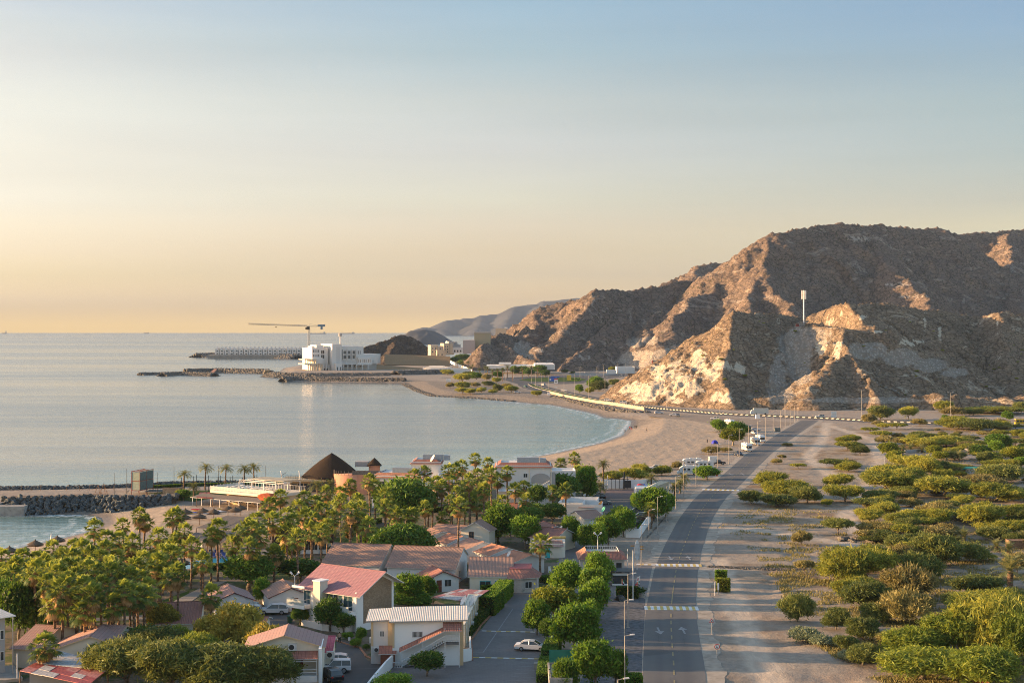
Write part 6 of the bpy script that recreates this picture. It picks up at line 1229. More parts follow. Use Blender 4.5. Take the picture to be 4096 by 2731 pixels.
for i in range(14): a = 2 * math.pi * i / 14; mb.cyl((-2.2 + 7.2 * math.cos(a),6 * math.sin(a),0),(-2.2 + 7.2 * math.cos(a),6 * math.sin(a),zt(1900)),.2,None,6)
mb.build('timber_post',m_wood,pk); MB().cyl((-2.2,0,0),(-2.2,0,zt(1912)),6.0,None,20).build('glass_wall',g_dark,pk)
o = MB().cyl((5.2,-5,-.2),(5.2,-5,zt(1886)),6.2,None,26).build('drum_wall',w_pink,pk,True); MB().box(5.2,13,-11,2,-.2,zt(1884)).build('curved_wall',w_pink,pk)
mb = MB()
for t in np.linspace(math.pi,1.5 * math.pi,9): mb.cyl((5.2 + 6.1 * math.cos(t),-5 + 6.1 * math.sin(t),zt(1886)),(5.2 + 6.1 * math.cos(t),-5 + 6.1 * math.sin(t),zt(1886) + 1.2),.08,None,5)
mb.box(5.2,13,-11.02,-10.9,zt(1884),zt(1884) + 1.15); mb.build('reed_rail',m_greyw,pk); opening(pk,(5.2,-11.2,0),(1,0,0),(0,-1,0),-.9,zt(1928),.55,.9,'window',m_wood)
MB().cyl((10.4,3,0),(10.4,3,zt(1862)),1.7,None,14).build('turret',w_pink,pk); cone(pk,'turret_thatch',(10.4,3),2.3,zt(1864),zt(1833),m_that,14); MB().box(4.5,8.5,3,8,zt(1870),zt(1850)).build('roof_plant',w_grey,pk)
dk = MB().box(-16.5,-3,-7,3,zt(1916),zt(1908)); dk.build('upper_deck',w_tan,pk); mb = MB()
for x in np.arange(-16.4,-7,.7): mb.box(x,x + .06,-6.95,-6.88,zt(1908),zt(1893))
mb.box(-16.5,-7,-6.97,-6.87,zt(1893),zt(1893) + .1).box(-16.5,-16.4,-7,3,zt(1893),zt(1893) + .1); mb.build('deck_rail',m_dk,pk)
MB().box(-14,-4,-5.4,2,-.2,zt(1917)).build('ground_floor',w_tan,pk)
for k in range(5): opening(pk,(-14,-5.4,0),(1,0,0),(0,-1,0),1.2 + k * 1.9,.3,1.5,zt(1923) - .5,'window',m_wood)
mb = MB()
for k in range(7): mb.box(-4.6 + k * .5,-4.1 + k * .5,-8,-6.6,zt(1950) - k * .0 + (zt(1925) - zt(1950)) * (1 - k / 7) - .2,zt(1950) + (zt(1925) - zt(1950)) * (1 - k / 7))
for x in (-4.4,-1.2): mb.box(x,x + .2,-8,-7.8,-.2,zt(1900))
mb.build('timber_stair',m_wood,pk)
for x,y0 in ((-16.2,-6.5),(-10.8,-6.5)): MB().cyl((x,y0,zt(1908)),(x - .4,y0,zt(1874)),.16,.12,6).build('awning_mast',w_bright,pk)
# ---- white railed terrace with pergola
A = G(845,2016); B = G(1062,2036); te = thing('terrace_restaurant','restaurant terrace with white glass rail and steel pergola over a beach bar','restaurant',tuple(A),math.atan2(B.y - A.y,B.x - A.x)); Lt = (B - A).length
D = 13; zf = 4.0
MB().box(-.4,Lt + 3,0,D,zf - .75,zf).build('terrace_deck',w_cream,te); MB().box(3,Lt + 2.5,3,D,-.2,zf - .76).build('bar_wall',w_tan,te)
for k in range(5): opening(te,(3,3,0),(1,0,0),(0,-1,0),2.2 + k * 3.1,.6,2.0,1.7)
mb = MB()
for x in np.arange(-.3,Lt + 2.8,1.1): mb.box(x,x + .07,.02,.09,zf,zf + 1.25)
for y in np.arange(0,D,1.3): mb.box(-.38,-.31,y,y + .07,zf,zf + 1.25)
for x in np.arange(0,Lt + 2.6,1.1): mb.box(x,x + .07,D - .1,D - .03,zf,zf + 1.25)
mb.box(-.3,Lt + 2.9,D - .1,D - .03,zf + 1.2,zf + 1.28); mb.build('rail_post',m_wframe,te); MB().box(-.25,Lt + 2.8,.04,.06,zf + .1,zf + 1.1).box(-.36,-.34,.1,D,zf + .1,zf + 1.1).build('glass_rail',g_clear,te)
mb = MB(); px0,px1,py0,py1,pz = Lt * .45,Lt + 2.5,1.5,11,zf + 2.7
for x in np.linspace(px0,px1,4):
    for y in (py0,py1): mb.box(x - .08,x + .08,y - .08,y + .08,zf,pz)
for y in np.linspace(py0,py1,4):
    mb.box(px0,px1,y - .05,y + .05,pz,pz + .1); mb.box(px0,px1,y - .05,y + .05,pz + .55,pz + .63)
    for x in np.arange(px0,px1 - .5,.8): mb.tube([(x,y,pz + .05),(x + .4,y,pz + .58),(x + .8,y,pz + .05)],.035,4)
mb.build('pergola',m_wframe,te); MB().box(px0 + .5,px1 - .5,py0 + 3,py1 - .3,pz + .64,pz + .68).build('shade_cloth',paint('beige_shade',(.42,.37,.27),.9,.15,1),te)
roofslab((-3.5,-4.6,2.2),(Lt + 1.5,-3.6,2.2),(Lt + 1.5,-.1,2.9),(-3.5,-.1,2.9),.12,'lean_to',m_mat,te); mb = MB()
for x in np.linspace(-3,Lt + 1,8): mb.box(x,x + .1,-4.3,-4.2,-.2,2.2)
mb.build('lean_to_post',w_bright,te)
o = link('parasol_bundle',BME[2].copy(),None,paint('orange_canvas',(.62,.14,.05),.8,.15,2),(G(1070,1990,4.1)),None,(3.2,1.6,1.3)); setp(o,'pile of folded orange canvas on the white railed terrace','canvas')
tb = MB(); 
tabp = None
for i in range(26):
    r_i = random.Random(i); lx = 1.5 + (i % 9) * 1.9 + r_i.uniform(-.2,.2); ly = 1.8 + (i // 9) * 3.4 + r_i.uniform(-.3,.3)
    if tabp is None:
        tabp = thing('dining_table','white dining table on the railed terrace','table',(0,0,0),0,'terrace tables'); MB().box(-.5,.5,-.5,.5,.72,.78).build('table_top',w_bright,tabp); MB().cyl((0,0,0),(0,0,.72),.05,None,6).cyl((0,0,0),(0,0,.03),.3,None,8).build('leg',m_dk,tabp); o = tabp
    else: o = copy_tree(tabp)
    w0 = te.matrix_basis @ Vector((lx,ly,zf + .01)); o.location = w0; o.rotation_euler.z = te.rotation_euler.z
# ---- container tower and deck on the jetty
ct = thing('container_tower','two stacked green grey containers on stilts with rust red frames','tower',tuple(G(525,1977)),R(-14)); cm = paint('sage_panel',(.30,.36,.29),.7,.12,1.5); cm2 = paint('teal_panel',(.10,.15,.145),.6,.15,1.5)
s1 = (1977 - HY) / H
for k in range(2):
    z = 1.2 + k * 2.75; c = MB().box(.08,2.72,.08,8.3,z,z + 2.65); c.build('container',cm,ct); MB().box(2.73,2.78,.1,8.2,z + .1,z + 2.55).build('side_panel',cm2,ct)
fr = MB()
for x in (0,2.7):
    for y in (0,4.1,8.25): fr.box(x,x + .12,y,y + .12,-.6,6.85)
for z in (1.15,3.9,6.75): fr.box(0,2.82,-.02,.08,z,z + .14).box(2.74,2.86,0,8.3,z,z + .14).box(-.04,.08,0,8.3,z,z + .14)
for y in (2,4,6): fr.box(0,2.8,y,y + .1,6.8,6.9)
fr.build('steel_frame',m_rred,ct)
sw = MB()
for k in range(9): sw.box(-.3 - k * .32,.02 - k * .32,2,2.9,3.6 - k * .42,3.66 - k * .42)
sw.tube([(0,2,4.6),(-3.2,2,.9)],.04,4); sw.build('stair',m_dk,ct)
pf = thing('timber_deck','raised timber deck with railings right of the container tower','deck',tuple(G(592,1978)),R(-4)); MB().box(-1,8.6,0,5,.8,1.0).build('deck',m_greyw,pf); MB().box(4.4,9.5,-.1,.1,.3,2.2).box(9.3,9.5,0,4,.3,2.2).build('screen',paint('plywood',(.42,.28,.18),.8,.2),pf)
mb = MB()
for x in np.arange(-1,4.4,.8): mb.box(x,x + .05,0,.05,1.0,2.0)
mb.box(-1,4.4,0,.05,1.95,2.02); mb.build('railing',m_dk,pf); MB().box(-.5,-.3,.3,.5,-.5,.8).box(8,8.2,.3,.5,-.5,.8).box(4,4.2,.3,.5,-.5,.8).build('stilt',m_dk,pf)
# swings / tripod frames, mast poles
def tripod(label,px,py,h):
    p = G(px,py); o = thing('tripod_frame',label,'frame',tuple(p),0,'timber tripod frames'); 
    for dx,dy in ((-1.1,-.3),(1.2,-.2),(.1,1.2)): MB().cyl((dx,dy,0),(0,0,h),.08,.05,5).build('leg',m_wood,o)
    return o
tripod('left timber tripod standing on the near jetty',393,1978,3.0); tripod('right taller timber tripod standing on the near jetty',415,1977,3.4)
def pole(name,label,px,py,h,r=.08,mat=None,group=None,cat='pole',z=0): o = MB().cyl((0,0,0),(0,0,h),r,r * .6,6).build(name,mat or m_dk); o.location = G(px,py,z); return setp(o,label,cat,group)
for i,(x,y,yt) in enumerate([(459,1981,1891),(507,1973,1873),(629,1980,1888),(696,1945,1864),(874,1944,1862),(1063,1946,1862)]): pole('mast',ORD[i] + ' of six tall dark seafront masts',x,y,(y - yt) / ((y - HY) / H),.09,m_dk,'tall seafront masts')
for i,x in enumerate([37,86,125,162,215,267,318,359,455]): pole('fence_post',ORD[i] + ' of nine thin posts on the near jetty',x,1962,1.7,.05,m_wood,'thin posts on the jetty')
# steel light frame structure on the lawn
sf = thing('light_frame','thin dark steel frames between the sea palms','frame',tuple(G(726,1976)),0); mb = MB()
for x in np.arange(0,22.5,3.6):
    for y in (0,4): mb.box(x - .07,x + .07,y - .07,y + .07,0,5.0 + (x % 2) * .2)
    mb.box(x - .05,x + .05,0,4,2.6,2.7)
for z in (3.0,4.6): mb.tube([(0,0,z),(22,0,z + .15)],.03,4); mb.tube([(0,4,z),(22,4,z + .15)],.03,4)
mb.build('mast_frame',m_dk,sf)
gn = sheetroof('green_netting','green net windbreak beside the sea palms',[(965,1965),(1055,1952),(1057,1934),(985,1944)],0,[paint('green_net',(.03,.30,.20),.8,.15,2)] * 2,(6,3),8,posts=False,cat='netting',zs=[0,0,1.4,1.6])
ra = sheetroof('steel_arbour','low rust red arbour frame beside the small date palm',[(786,1990),(850,1992),(840,1968),(800,1968)],0,[m_rred],(5,1),9,cat='arbour',zs=[2.4] * 4)
# ---- shade roofs round the pool
sheetroof('shade_roof','broad grey reed shade roof left of the terrace palms',[(785,2110),(960,2118),(1070,2072),(905,2062)],3.6,[m_mat,m_greyw,m_mat],(7,3),11,cat='shade roof')
sheetroof('shade_roof','second reed shade roof in front of the first',[(790,2160),(880,2172),(960,2128),(838,2112)],3.4,[m_mat,m_greyw],(5,3),12,cat='shade roof')
sheetroof('shade_roof','narrow slatted roof above the pool side bar',[(750,2150),(830,2165),(870,2140),(780,2128)],3.2,[m_mat,m_greyw],(5,2),13,cat='shade roof')
sheetroof('shade_roof','low grey shade roof right of the pool with beige cloth',[(1255,2262),(1345,2262),(1390,2225),(1320,2212)],3.0,[m_mat,w_tan,m_greyw],(5,3),14,cat='shade roof')
pb = thing('pool_bar','pool bar with dark thatched roof and white framed windows','bar',tuple(G(1190,2215)),R(6),None); sb_ = (2215 - HY) / H
MB().box(0,4.6,0,6,-.2,2.6).build('wall',w_bright,pb); roofslab((-5.2,-1,2.6),(3.6,-1,2.6),(3.2,2.6,4.9),(-4.4,2.6,4.9),.3,'thatch',m_that,pb,False); roofslab((3.0,-.6,2.7),(7.6,-.6,2.7),(7.2,3,4.5),(3.0,3,4.5),.3,'thatch',m_that,pb,False)
roofslab((3.6,7,2.6),(-5.2,7,2.6),(-4.4,3,4.9),(3.2,3,4.9),.3,'thatch',m_that,pb,False)
for k in range(3): opening(pb,(0,0,0),(1,0,0),(0,-1,0),.9 + k * 1.4,.9,1.1,1.3)
MB().box(2.8,7.2,.2,5,-.2,2.7).build('wing',w_bright,pb)
for k in range(2): opening(pb,(2.8,.2,0),(1,0,0),(0,-1,0),1.4 + k * 1.7,.9,1.4,1.4)
# parasols of thatch
tp0 = thing('thatched_parasol','','parasol',(0,0,0),0,'thatched beach parasols'); cone(tp0,'thatch',(0,0),1.9,2.0,2.9,m_that2,14); MB().cyl((0,0,0),(0,0,2.3),.07,None,6).build('pole',m_wood,tp0); cone(tp0,'tuft',(0,0),.3,2.75,3.2,m_that2,8)
for i,(x,y) in enumerate([(38,2240),(141,2213),(229,2196),(811,2076),(798,2099),(912,2067),(961,2063),(855,2080),(1167,2060),(742,2080),(738,2102),(1060,2078),(940,2072),(725,2290)]):
    o = tp0 if i == 0 else copy_tree(tp0); o.location = G(x,y); reg(o,'grey thatched beach parasol',x,y - 10)
fp0 = thing('folded_parasol','','parasol',(0,0,0),0,'folded white parasols'); MB().cyl((0,0,.7),(0,0,2.6),.32,.06,8).build('folded_canvas',w_bright,fp0); MB().cyl((0,0,0),(0,0,.8),.04,None,6).build('pole',m_metal,fp0)
for i,(x,y) in enumerate([(205,2178),(722,2205),(803,2222),(810,2200),(853,2215),(1030,2212)]):
    o = fp0 if i == 0 else copy_tree(fp0); o.location = G(x,y); reg(o,'folded white parasol',x,y)
# sun loungers
lg0 = thing('sun_lounger','','lounger',(0,0,0),0,'pool loungers'); MB().box(-.32,.32,-1,.4,.3,.38).build('seat',paint('blue_sling',(.05,.09,.30),.8,.1),lg0); b_ = MB().box(-.32,.32,0,.75,0,.06).build('backrest',MATS['blue_sling'],lg0); b_.location = (0,.4,.34); b_.rotation_euler = (R(50),0,0)
for dx,dy in ((-.3,-.9),(.3,-.9),(-.3,.35),(.3,.35)): MB().box(dx - .03,dx + .03,dy - .03,dy + .03,0,.3).build('leg',m_wframe,lg0)
for i in range(30):
    x = 690 + (i % 10) * 22 + (i // 10) * 6; y = 2212 + (i // 10) * 9 + (i % 10) * .5 - (4 if i >= 20 else 0)
    o = lg0 if i == 0 else copy_tree(lg0); o.location = G(x,y,.05); o.rotation_euler.z = R(20); reg(o,'blue and white sun lounger',x,y)
# boats and boards on the beach
kk = random.Random(2); kc = [paint(n_,c_,.4,.05) for n_,c_ in (('red_hull',(.55,.03,.03)),('white_hull',(.7,.7,.72)),('blue_hull',(.06,.12,.5)),('yellow_hull',(.6,.42,.03)),('green_hull',(.2,.36,.05)))]
def kayak(L,W_,mat):
    mb = MB(); n = 10; rings = []
    for i in range(n + 1):
        t = i / n; w_ = W_ * math.sin(math.pi * min(max(t,.02),.98)) ** .6; z = .12 * abs(2 * t - 1) ** 2; rings.append([((t - .5) * L,w_ * math.cos(a) * .5,z + .2 + .18 * math.sin(a) * (w_ / W_)) for a in np.linspace(0,2 * math.pi,9)[:-1]])
    mb.add(sum(rings,[]),[(i * 8 + j,i * 8 + (j + 1) % 8,(i + 1) * 8 + (j + 1) % 8,(i + 1) * 8 + j) for i in range(n) for j in range(8)]); return mb
for i in range(20):
    ci = kk.choice([0,0,1,1,1,2,3]); x = kk.uniform(640,905); y = kk.uniform(2040,2062) - (x - 640) * .015; k = kayak(kk.uniform(3.2,4.4),.8,None).build('kayak',kc[ci],smooth=True); k.location = G(x,y); k.rotation_euler.z = kk.uniform(-.3,.5); k['category'] = 'kayak'; k['group'] = 'kayaks and boards on the sand'; reg(k,('red','white','blue','yellow','green')[ci] + ' kayak lying on the sand',x,y)
# ---- tent roof, walls, gate building
tn = thing('tent_roof','large cream tensile tent roof over the entrance to the upper car park','canopy',tuple(G(2560,1995)),0); a,b,c,d = [G(*q) - tn.location for q in ((2568,1966,3.2),(2672,1962,3.2),(2680,1942,3.4),(2585,1948,3.4))]; rg = G(2640,1922,6.2) - tn.location; rg2 = G(2676,1925,6.0) - tn.location
mb = MB().add([a,b,c,d,rg,rg2],[(0,1,5,4),(1,2,5),(2,3,4,5),(3,0,4)]); mb.build('canvas',paint('cream_canvas',(.58,.56,.46),.7,.06),tn); MB().box(-1,6,1,9,-.2,3.0).build('wall',w_white,tn)
for p in (a,b,c,d): MB().cyl((p.x,p.y,0),tuple(p),.08,None,6).build('post',m_wframe,tn)
bw = wallline('boundary_wall',[(2505,2148),(2556,2150),(2582,2112),(2606,2076)],2.1,.3,w_bright,0,'white boundary wall with gold framed panels beside the road','wall'); 
for p,q in (((2512,2148),(2548,2149)),):
    a = G(*p,0); b = G(*q,0); m = MB(); y = a.y - .2; m.box(a.x,b.x,y,y + .04,.5,.58).box(a.x,b.x,y,y + .04,1.5,1.58).box(a.x,a.x + .08,y,y + .04,.5,1.58).box(b.x - .08,b.x,y,y + .04,.5,1.58); m.build('gold_frame',w_tan,bw)
wallline('garden_wall',[(2312,2121),(2370,2121)],1.6,.25,w_white,0,'short white garden wall at the end of the lane','wall')
wallline('yard_wall',[(2405,1952),(2480,1952),(2570,1951),(2610,1946)],2.6,.25,w_bright,0,'white perimeter wall behind the paved square','wall')
gt = thing('steel_gate','black steel gate structure at the back of the paved square','gate',tuple(G(2430,1955)),0); mb = MB()
for x in np.arange(0,6.8,1.2): mb.box(x,x + .14,0,.14,0,3.2 + (x % 2.4 > 1.2) * .5)
mb.box(0,6.6,0,.1,2.9,3.05).box(5.0,7.2,-.1,0,.3,2.6); mb.build('bars',m_dk,gt); MB().box(4.9,5.3,.2,.6,0,5.2).build('pier',m_dk,gt)
o = link('inflatable',BME[1].copy(),None,kc[0],G(2562,1945,1.0),None,(1.3,.8,1.0)); setp(o,'crumpled red and blue inflatable beside the black gate','inflatable')
o = link('inflatable_panel',BME[3].copy(),o,kc[2],(.5,.1,.1),None,(.95,.8,.8))
ge = thing('entrance_gatehouse','entrance building with flat roof, red tiled slopes and white trellis','building',tuple(G(2322,2300)),0); Lg = 9.3; hg = 3.2
MB().box(0,Lg - .6,0,7.6,-.2,hg).build('wall',b_brick,ge); MB().box(.6,Lg - 1.6,1.8,7.2,hg + .6,hg + .8).build('flat_roof',paint('pale_membrane',(.42,.46,.44),.8,.1),ge)
roofslab((-.6,9,hg),(-.6,-.6,hg),(1.2,1.2,hg + 1.4),(1.2,7.4,hg + 1.4),.12,'roof',t_orange,ge); roofslab((-.6,-.62,hg),(Lg,-.62,hg),(Lg - 1.6,1.2,hg + 1.4),(1.2,1.2,hg + 1.4),.12,'roof',t_red,ge); roofslab((Lg,-.6,hg),(Lg,9,hg),(Lg - 1.6,7.4,hg + 1.4),(Lg - 1.6,1.2,hg + 1.4),.12,'roof',t_red,ge)
mb = MB().box(1.2,Lg - 1.6,7.4,7.5,hg + 1.5,hg + 1.6).box(1.2,Lg - 1.6,7.4,7.5,hg + .8,hg + .9)
for x in np.arange(1.2,Lg - 1.6,.45): mb.box(x,x + .06,7.4,7.46,hg + .8,hg + 1.6)
mb.build('trellis',m_wframe,ge); opening(ge,(0,0,0),(1,0,0),(0,-1,0),7.6,.3,.9,2.1,'window',m_dk)
ks = thing('guard_shelter','dark glazed guard shelter with a flat canopy at the hotel entrance','shelter',tuple(G(2450,2340)),0); MB().box(0,2.9,0,3,.3,1.9).build('glazing',g_dark,ks); MB().box(-.1,3.0,-.1,3,-.1,.3).box(0,2.95,-.05,0,1.9,2.3).build('body',w_bright,ks); MB().box(-.5,3.2,-.8,3.4,2.6,2.75).build('canopy',m_dk,ks); MB().box(3.0,3.1,-.7,-.6,0,2.6).box(-.3,-.2,-.7,-.6,0,2.6).build('post',m_dk,ks)
# compound wall steps between lot and lane at the bottom
wallline('yard_wall',[(1465,2790),(1500,2745),(1545,2690),(1575,2660)],1.7,.3,w_bright,0,'stepped white wall with tan posts between forecourt and car park','wall'); wallline('yard_wall',[(1838,2648),(1882,2640)],1.8,.3,w_bright,0,'short white wall piece with tan posts at the right end of the stair building','wall'); wallline('yard_wall',[(1882,2640),(1880,2590)],1.8,.25,w_bright,0,'white side wall with lanterns beside the car park kerb','wall')
wallline('terrace_wall',[(1210,2500),(1290,2520),(1380,2530),(1440,2518)],1.0,.3,w_pale,0,'low pale terrace wall in front of the pink villa','wall')
sh = flatblock('tennis_shed','flat white roofed shed with green mesh behind the bright tree',G(2198,2790),G(2290,2790),9,2.4,m_conc,par=.25,cat='shed'); MB().box(0.2,4.4,9,9.06,2.4,4.4).build('mesh_screen',paint('green_mesh',(.02,.16,.12),.8,.1),sh)
# ================================================================= FAR BUILDINGS
Yq = 1810.; spx = FL / Yq
def zy(y,Y): return H - (y - HY) / FL * Y
def blk(root,name,px0,px1,yt,yb,Y,D,mat):
    x0 = (px0 - CX) / FL * Y - root.location.x; x1 = (px1 - CX) / FL * Y - root.location.x; return MB().box(x0,x1,Y - root.location.y,Y - root.location.y + D,zy(yb,Y),zy(yt,Y)).build(name,mat,root)
def win(root,px,yt,yb,wpx,Y,mat=None,**k):
    x = (px - CX) / FL * Y - root.location.x; w_ = wpx / FL * Y; return opening(root,(0,Y - root.location.y,0),(1,0,0),(0,-1,0),x,zy(yb,Y),w_,zy(yt,Y) - zy(yb,Y),'window',k.get('fm',w_bright),mat or g_dark,k.get('bars',0))
pf_ = thing('palace_platform','flat sandy platform carrying the white palace','platform',W(1300,Yq) + (0,)); pz = zy(1487,Yq)
mb = MB(); x0 = W(1085,Yq)[0] - W(1300,Yq)[0]; x1 = W(1900,Yq)[0] - W(1300,Yq)[0]; mb.add([(x0 + 8,-28,SEA - 1),(x1,-28,SEA - 1),(x1,180,SEA - 1),(x0 + 8,180,SEA - 1),(x0 + 22,-2,pz),(x1,-2,pz),(x1,180,pz),(x0 + 22,180,pz)],[(4,5,6,7),(0,1,5,4),(1,2,6,5),(2,3,7,6),(3,0,4,7)]); mb.build('platform',paint('platform_sand',(.24,.19,.14),.95,.2,.1),pf_)
pl = thing('palace','huge white palace with tall blind tower and many windows','palace',(W(1400,Yq)[0],Yq + 12,0),R(25)); PW_ = m_plaster('palace_white',(.70,.67,.62),.12); PS = m_plaster('palace_cream',(.68,.58,.44),.12)
for a in [('left_wing',1225,1292,1390,1485,Yq,40),('left_wing_upper',1247,1276,1379,1391,Yq + 3,25),('terrace_block',1214,1256,1430,1452,Yq - 8,20),('tower',1293,1332,1375,1485,Yq - 10,45),('tower_base',1300,1326,1452,1485,Yq - 16,8),('main_block',1332,1408,1384,1458,Yq - 2,45),('right_block',1408,1445,1386,1430,Yq + 4,40),('low_wing',1408,1470,1428,1460,Yq - 4,30),('low_wing_end',1470,1504,1430,1456,Yq + 2,30),('rear_wing',1430,1538,1416,1456,Yq + 18,40),('base_block',1345,1506,1452,1487,Yq + 6,30),('roof_house',1240,1268,1383,1391,Yq + 12,15)]: blk(pl,*a,PW_)
blk(pl,'colonnade_floor',1178,1226,1434,1438,Yq - 12,26,PS); blk(pl,'colonnade_floor',1176,1232,1452,1457,Yq - 12,26,PS)
for px in (1180,1190,1202,1214,1224): blk(pl,'column',px - 1.2,px + 1.2,1438,1452,Yq - 12,2,PS)
for px in (1193,1203,1211,1219,1228,1240,1248): blk(pl,'column',px - 1.8,px + 1.8,1457,1481,Yq - 12,3,PS)
for px in (1262,1274,1286,1346,1364,1382,1402,1426,1450): blk(pl,'column',px - 1.6,px + 1.6,1457,1487,Yq - 6,2.5,PW_)
for px in (1265,1272): 
    for (a,b) in ((1400,1414),(1418,1432)): win(pl,px,a,b,6,Yq)
for px in (1230,1237,1245,1252):
    for (a,b) in ((1398,1408),(1416,1426)): win(pl,px,a,b,3.4,Yq)
for px in (1337,):
    for (a,b) in ((1402,1414),(1421,1434)): win(pl,px,a,b,7,Yq - 2,g_blue)
for px in (1357,1375,1394):
    for (a,b) in ((1403,1415),(1421,1434)): win(pl,px,a,b,11,Yq - 2,g_blue)
for px in (1347,1366,1385,1403): blk(pl,'fin',px - 1.2,px + 1.2,1398,1437,Yq - 4.5,2.5,PW_)
for px in (1417,1424,1431): win(pl,px,1403,1416,2.6,Yq + 4)
for px in (1413,1420,1431,1438,1444,1455,1461): win(pl,px,1437,1450,2.8,Yq - 4)
for px in (1306,1319): win(pl,px,1467,1484,4,Yq - 16.2)
for px in (1352,1374,1395,1415,1440): win(pl,px,1460,1467,14,Yq + 6,g_blue)
win(pl,1282,1472,1484,18,Yq); win(pl,1336,1471,1484,6,Yq - 10.2)
lat = MB()
for (px,y0,y1,w_) in ((1317,1387,1452,17),(1355,1442,1453,14),(1375,1442,1453,14),(1393,1442,1453,14),(1480,1441,1453,15)):
    Y = Yq - 10 if px == 1317 else (Yq + 2 if px == 1480 else Yq - 2)
    for i in np.arange(0,w_,2.2):
        for j in np.arange(y0,y1,2.4):
            x = (px - w_ / 2 + i - CX) / FL * Y - pl.location.x; z = zy(j + 1.2,Y); lat.box(x,x + .3,Y - pl.location.y - .05,Y - pl.location.y - .02,z,z + .35)
lat.build('lattice',paint('lattice_shade',(.34,.33,.32),.9,.05),pl)
# retaining slopes
rs_ = thing('retaining_slope','terraced brown retaining slope right of the palace','retaining wall',(W(1600,Yq)[0],Yq + 26,0),0); tm = m_tile('terraced_earth',(.27,.185,.10),(.30,.205,.115),(.24,.17,.10),2.2)
def qd(px0,px1,yt0,yt1,yb0,yb1,Y): return [((px - CX) / FL * Y2 - rs_.location.x,Y2 - rs_.location.y,zy(y,Y2)) for px,y,Y2 in ((px0,yb0,Y),(px1,yb1,Y),(px1,yt1,Y + 12),(px0,yt0,Y + 12))]
roofslab(*qd(1538,1800,1416,1424,1458,1462,Yq + 18),1.0,'upper_terrace',tm,rs_,False); roofslab(*qd(1506,1690,1457,1472,1487,1488,Yq + 2),1.0,'lower_terrace',tm,rs_,False)
# masts and crane
mh = thing('floodlight_mast','slim mast with a dark drum top behind the palace','mast',(W(1361,Yq + 60)[0],Yq + 60,0)); MB().cyl((0,0,0),(0,0,zy(1345,Yq + 60)),.9,.7,8).build('pole',w_white,mh); MB().cyl((0,0,zy(1345,Yq + 60)),(0,0,zy(1332,Yq + 60)),2.2,None,12).build('drum',w_grey,mh)
Yc = Yq + 30; cr = thing('tower_crane','tower crane with a long left jib above the white palace','crane',(W(1236,Yc)[0],Yc,0)); m_crane = paint('crane_steel',(.40,.38,.34),.6,.1,1)
def lattice(mb,p,q,w_,n,r,tri=False):
    p = Vector(p); q = Vector(q); d = (q - p).normalized(); s = Vector((0,1,0)) if abs(d.z) > .5 else Vector((0,1,0)); u = d.cross(s).normalized(); C = [s * w_ / 2 + u * w_ / 2,-s * w_ / 2 + u * w_ / 2,-s * w_ / 2 - u * w_ / 2,s * w_ / 2 - u * w_ / 2]
    for c in C: mb.tube([p + c,q + c],r,4)
    for k in range(n):
        a = p.lerp(q,k / n); b = p.lerp(q,(k + 1) / n)
        for i in range(4): mb.tube([a + C[i],b + C[(i + 1) % 4]],r * .7,4); mb.tube([a + C[i],a + C[(i + 1) % 4]],r * .7,4)
    return mb
zj = zy(1305,Yc); mz = zy(1318,Yc); lattice(MB(),(0,0,zy(1487,Yc)),(0,0,mz),2.4,22,.17).build('mast',m_crane,cr); xl = W(992,Yc)[0] - cr.location.x; lattice(MB(),(xl,0,zy(1295,Yc)),(-2,0,zj + .6),1.6,40,.16).build('jib',m_crane,cr)
xr = W(1300,Yc)[0] - cr.location.x; MB().box(-2,xr,-1,1,zj - .4,zj + .4).build('counter_jib',m_metal,cr); MB().box(xr - 9,xr,-1.3,1.3,zj - .2,zj + 2.2).box(xr - 5.5,xr - 3,-1,1,zj - 3.8,zj - .4).build('counterweight',paint('blue_crane_box',(.12,.2,.27),.6,.1),cr); MB().box(-2.8,.8,-1.4,1.4,mz - .2,zj - .2).box(-4.4,-2.4,-1,1,mz,mz + 2.6).build('cab',m_dk,cr); MB().tube([(0,0,zj + .4),(0,0,zj + 3.6)],.3,5).tube([(0,0,zj + 3.4),(xr - 8,0,zj + .8)],.14,4).build('apex',m_crane,cr); MB().box(-42,-40,-.6,.6,zj - 1.6,zj - .6).build('trolley',m_dk,cr)
# slipways
for i,(pts,lb) in enumerate((([(1095,1503),(1122,1503),(1162,1481),(1134,1480)],'broad sunlit concrete slipway at the left end of the palace platform'),([(833,1497),(848,1497),(868,1475),(856,1475)],'narrow reddish ramp on the palace causeway'),([(1053,1494),(1072,1494),(1082,1479),(1060,1479)],'small concrete ramp in the middle of the palace causeway'))):
    P_ = [G(x,y,SEA + .3) for x,y in pts[:2]] + [Vector(W(x,P_Y) + (zy(y,P_Y),)) for (x,y),P_Y in zip(pts[2:],(1800 if i == 0 else 1700,) * 2)]
    o = roofslab(*[p - P_[0] for p in P_],.8,'slipway',m_cream if i != 1 else w_pink,None,False); o.location = P_[0]; setp(o,lb,'ramp')
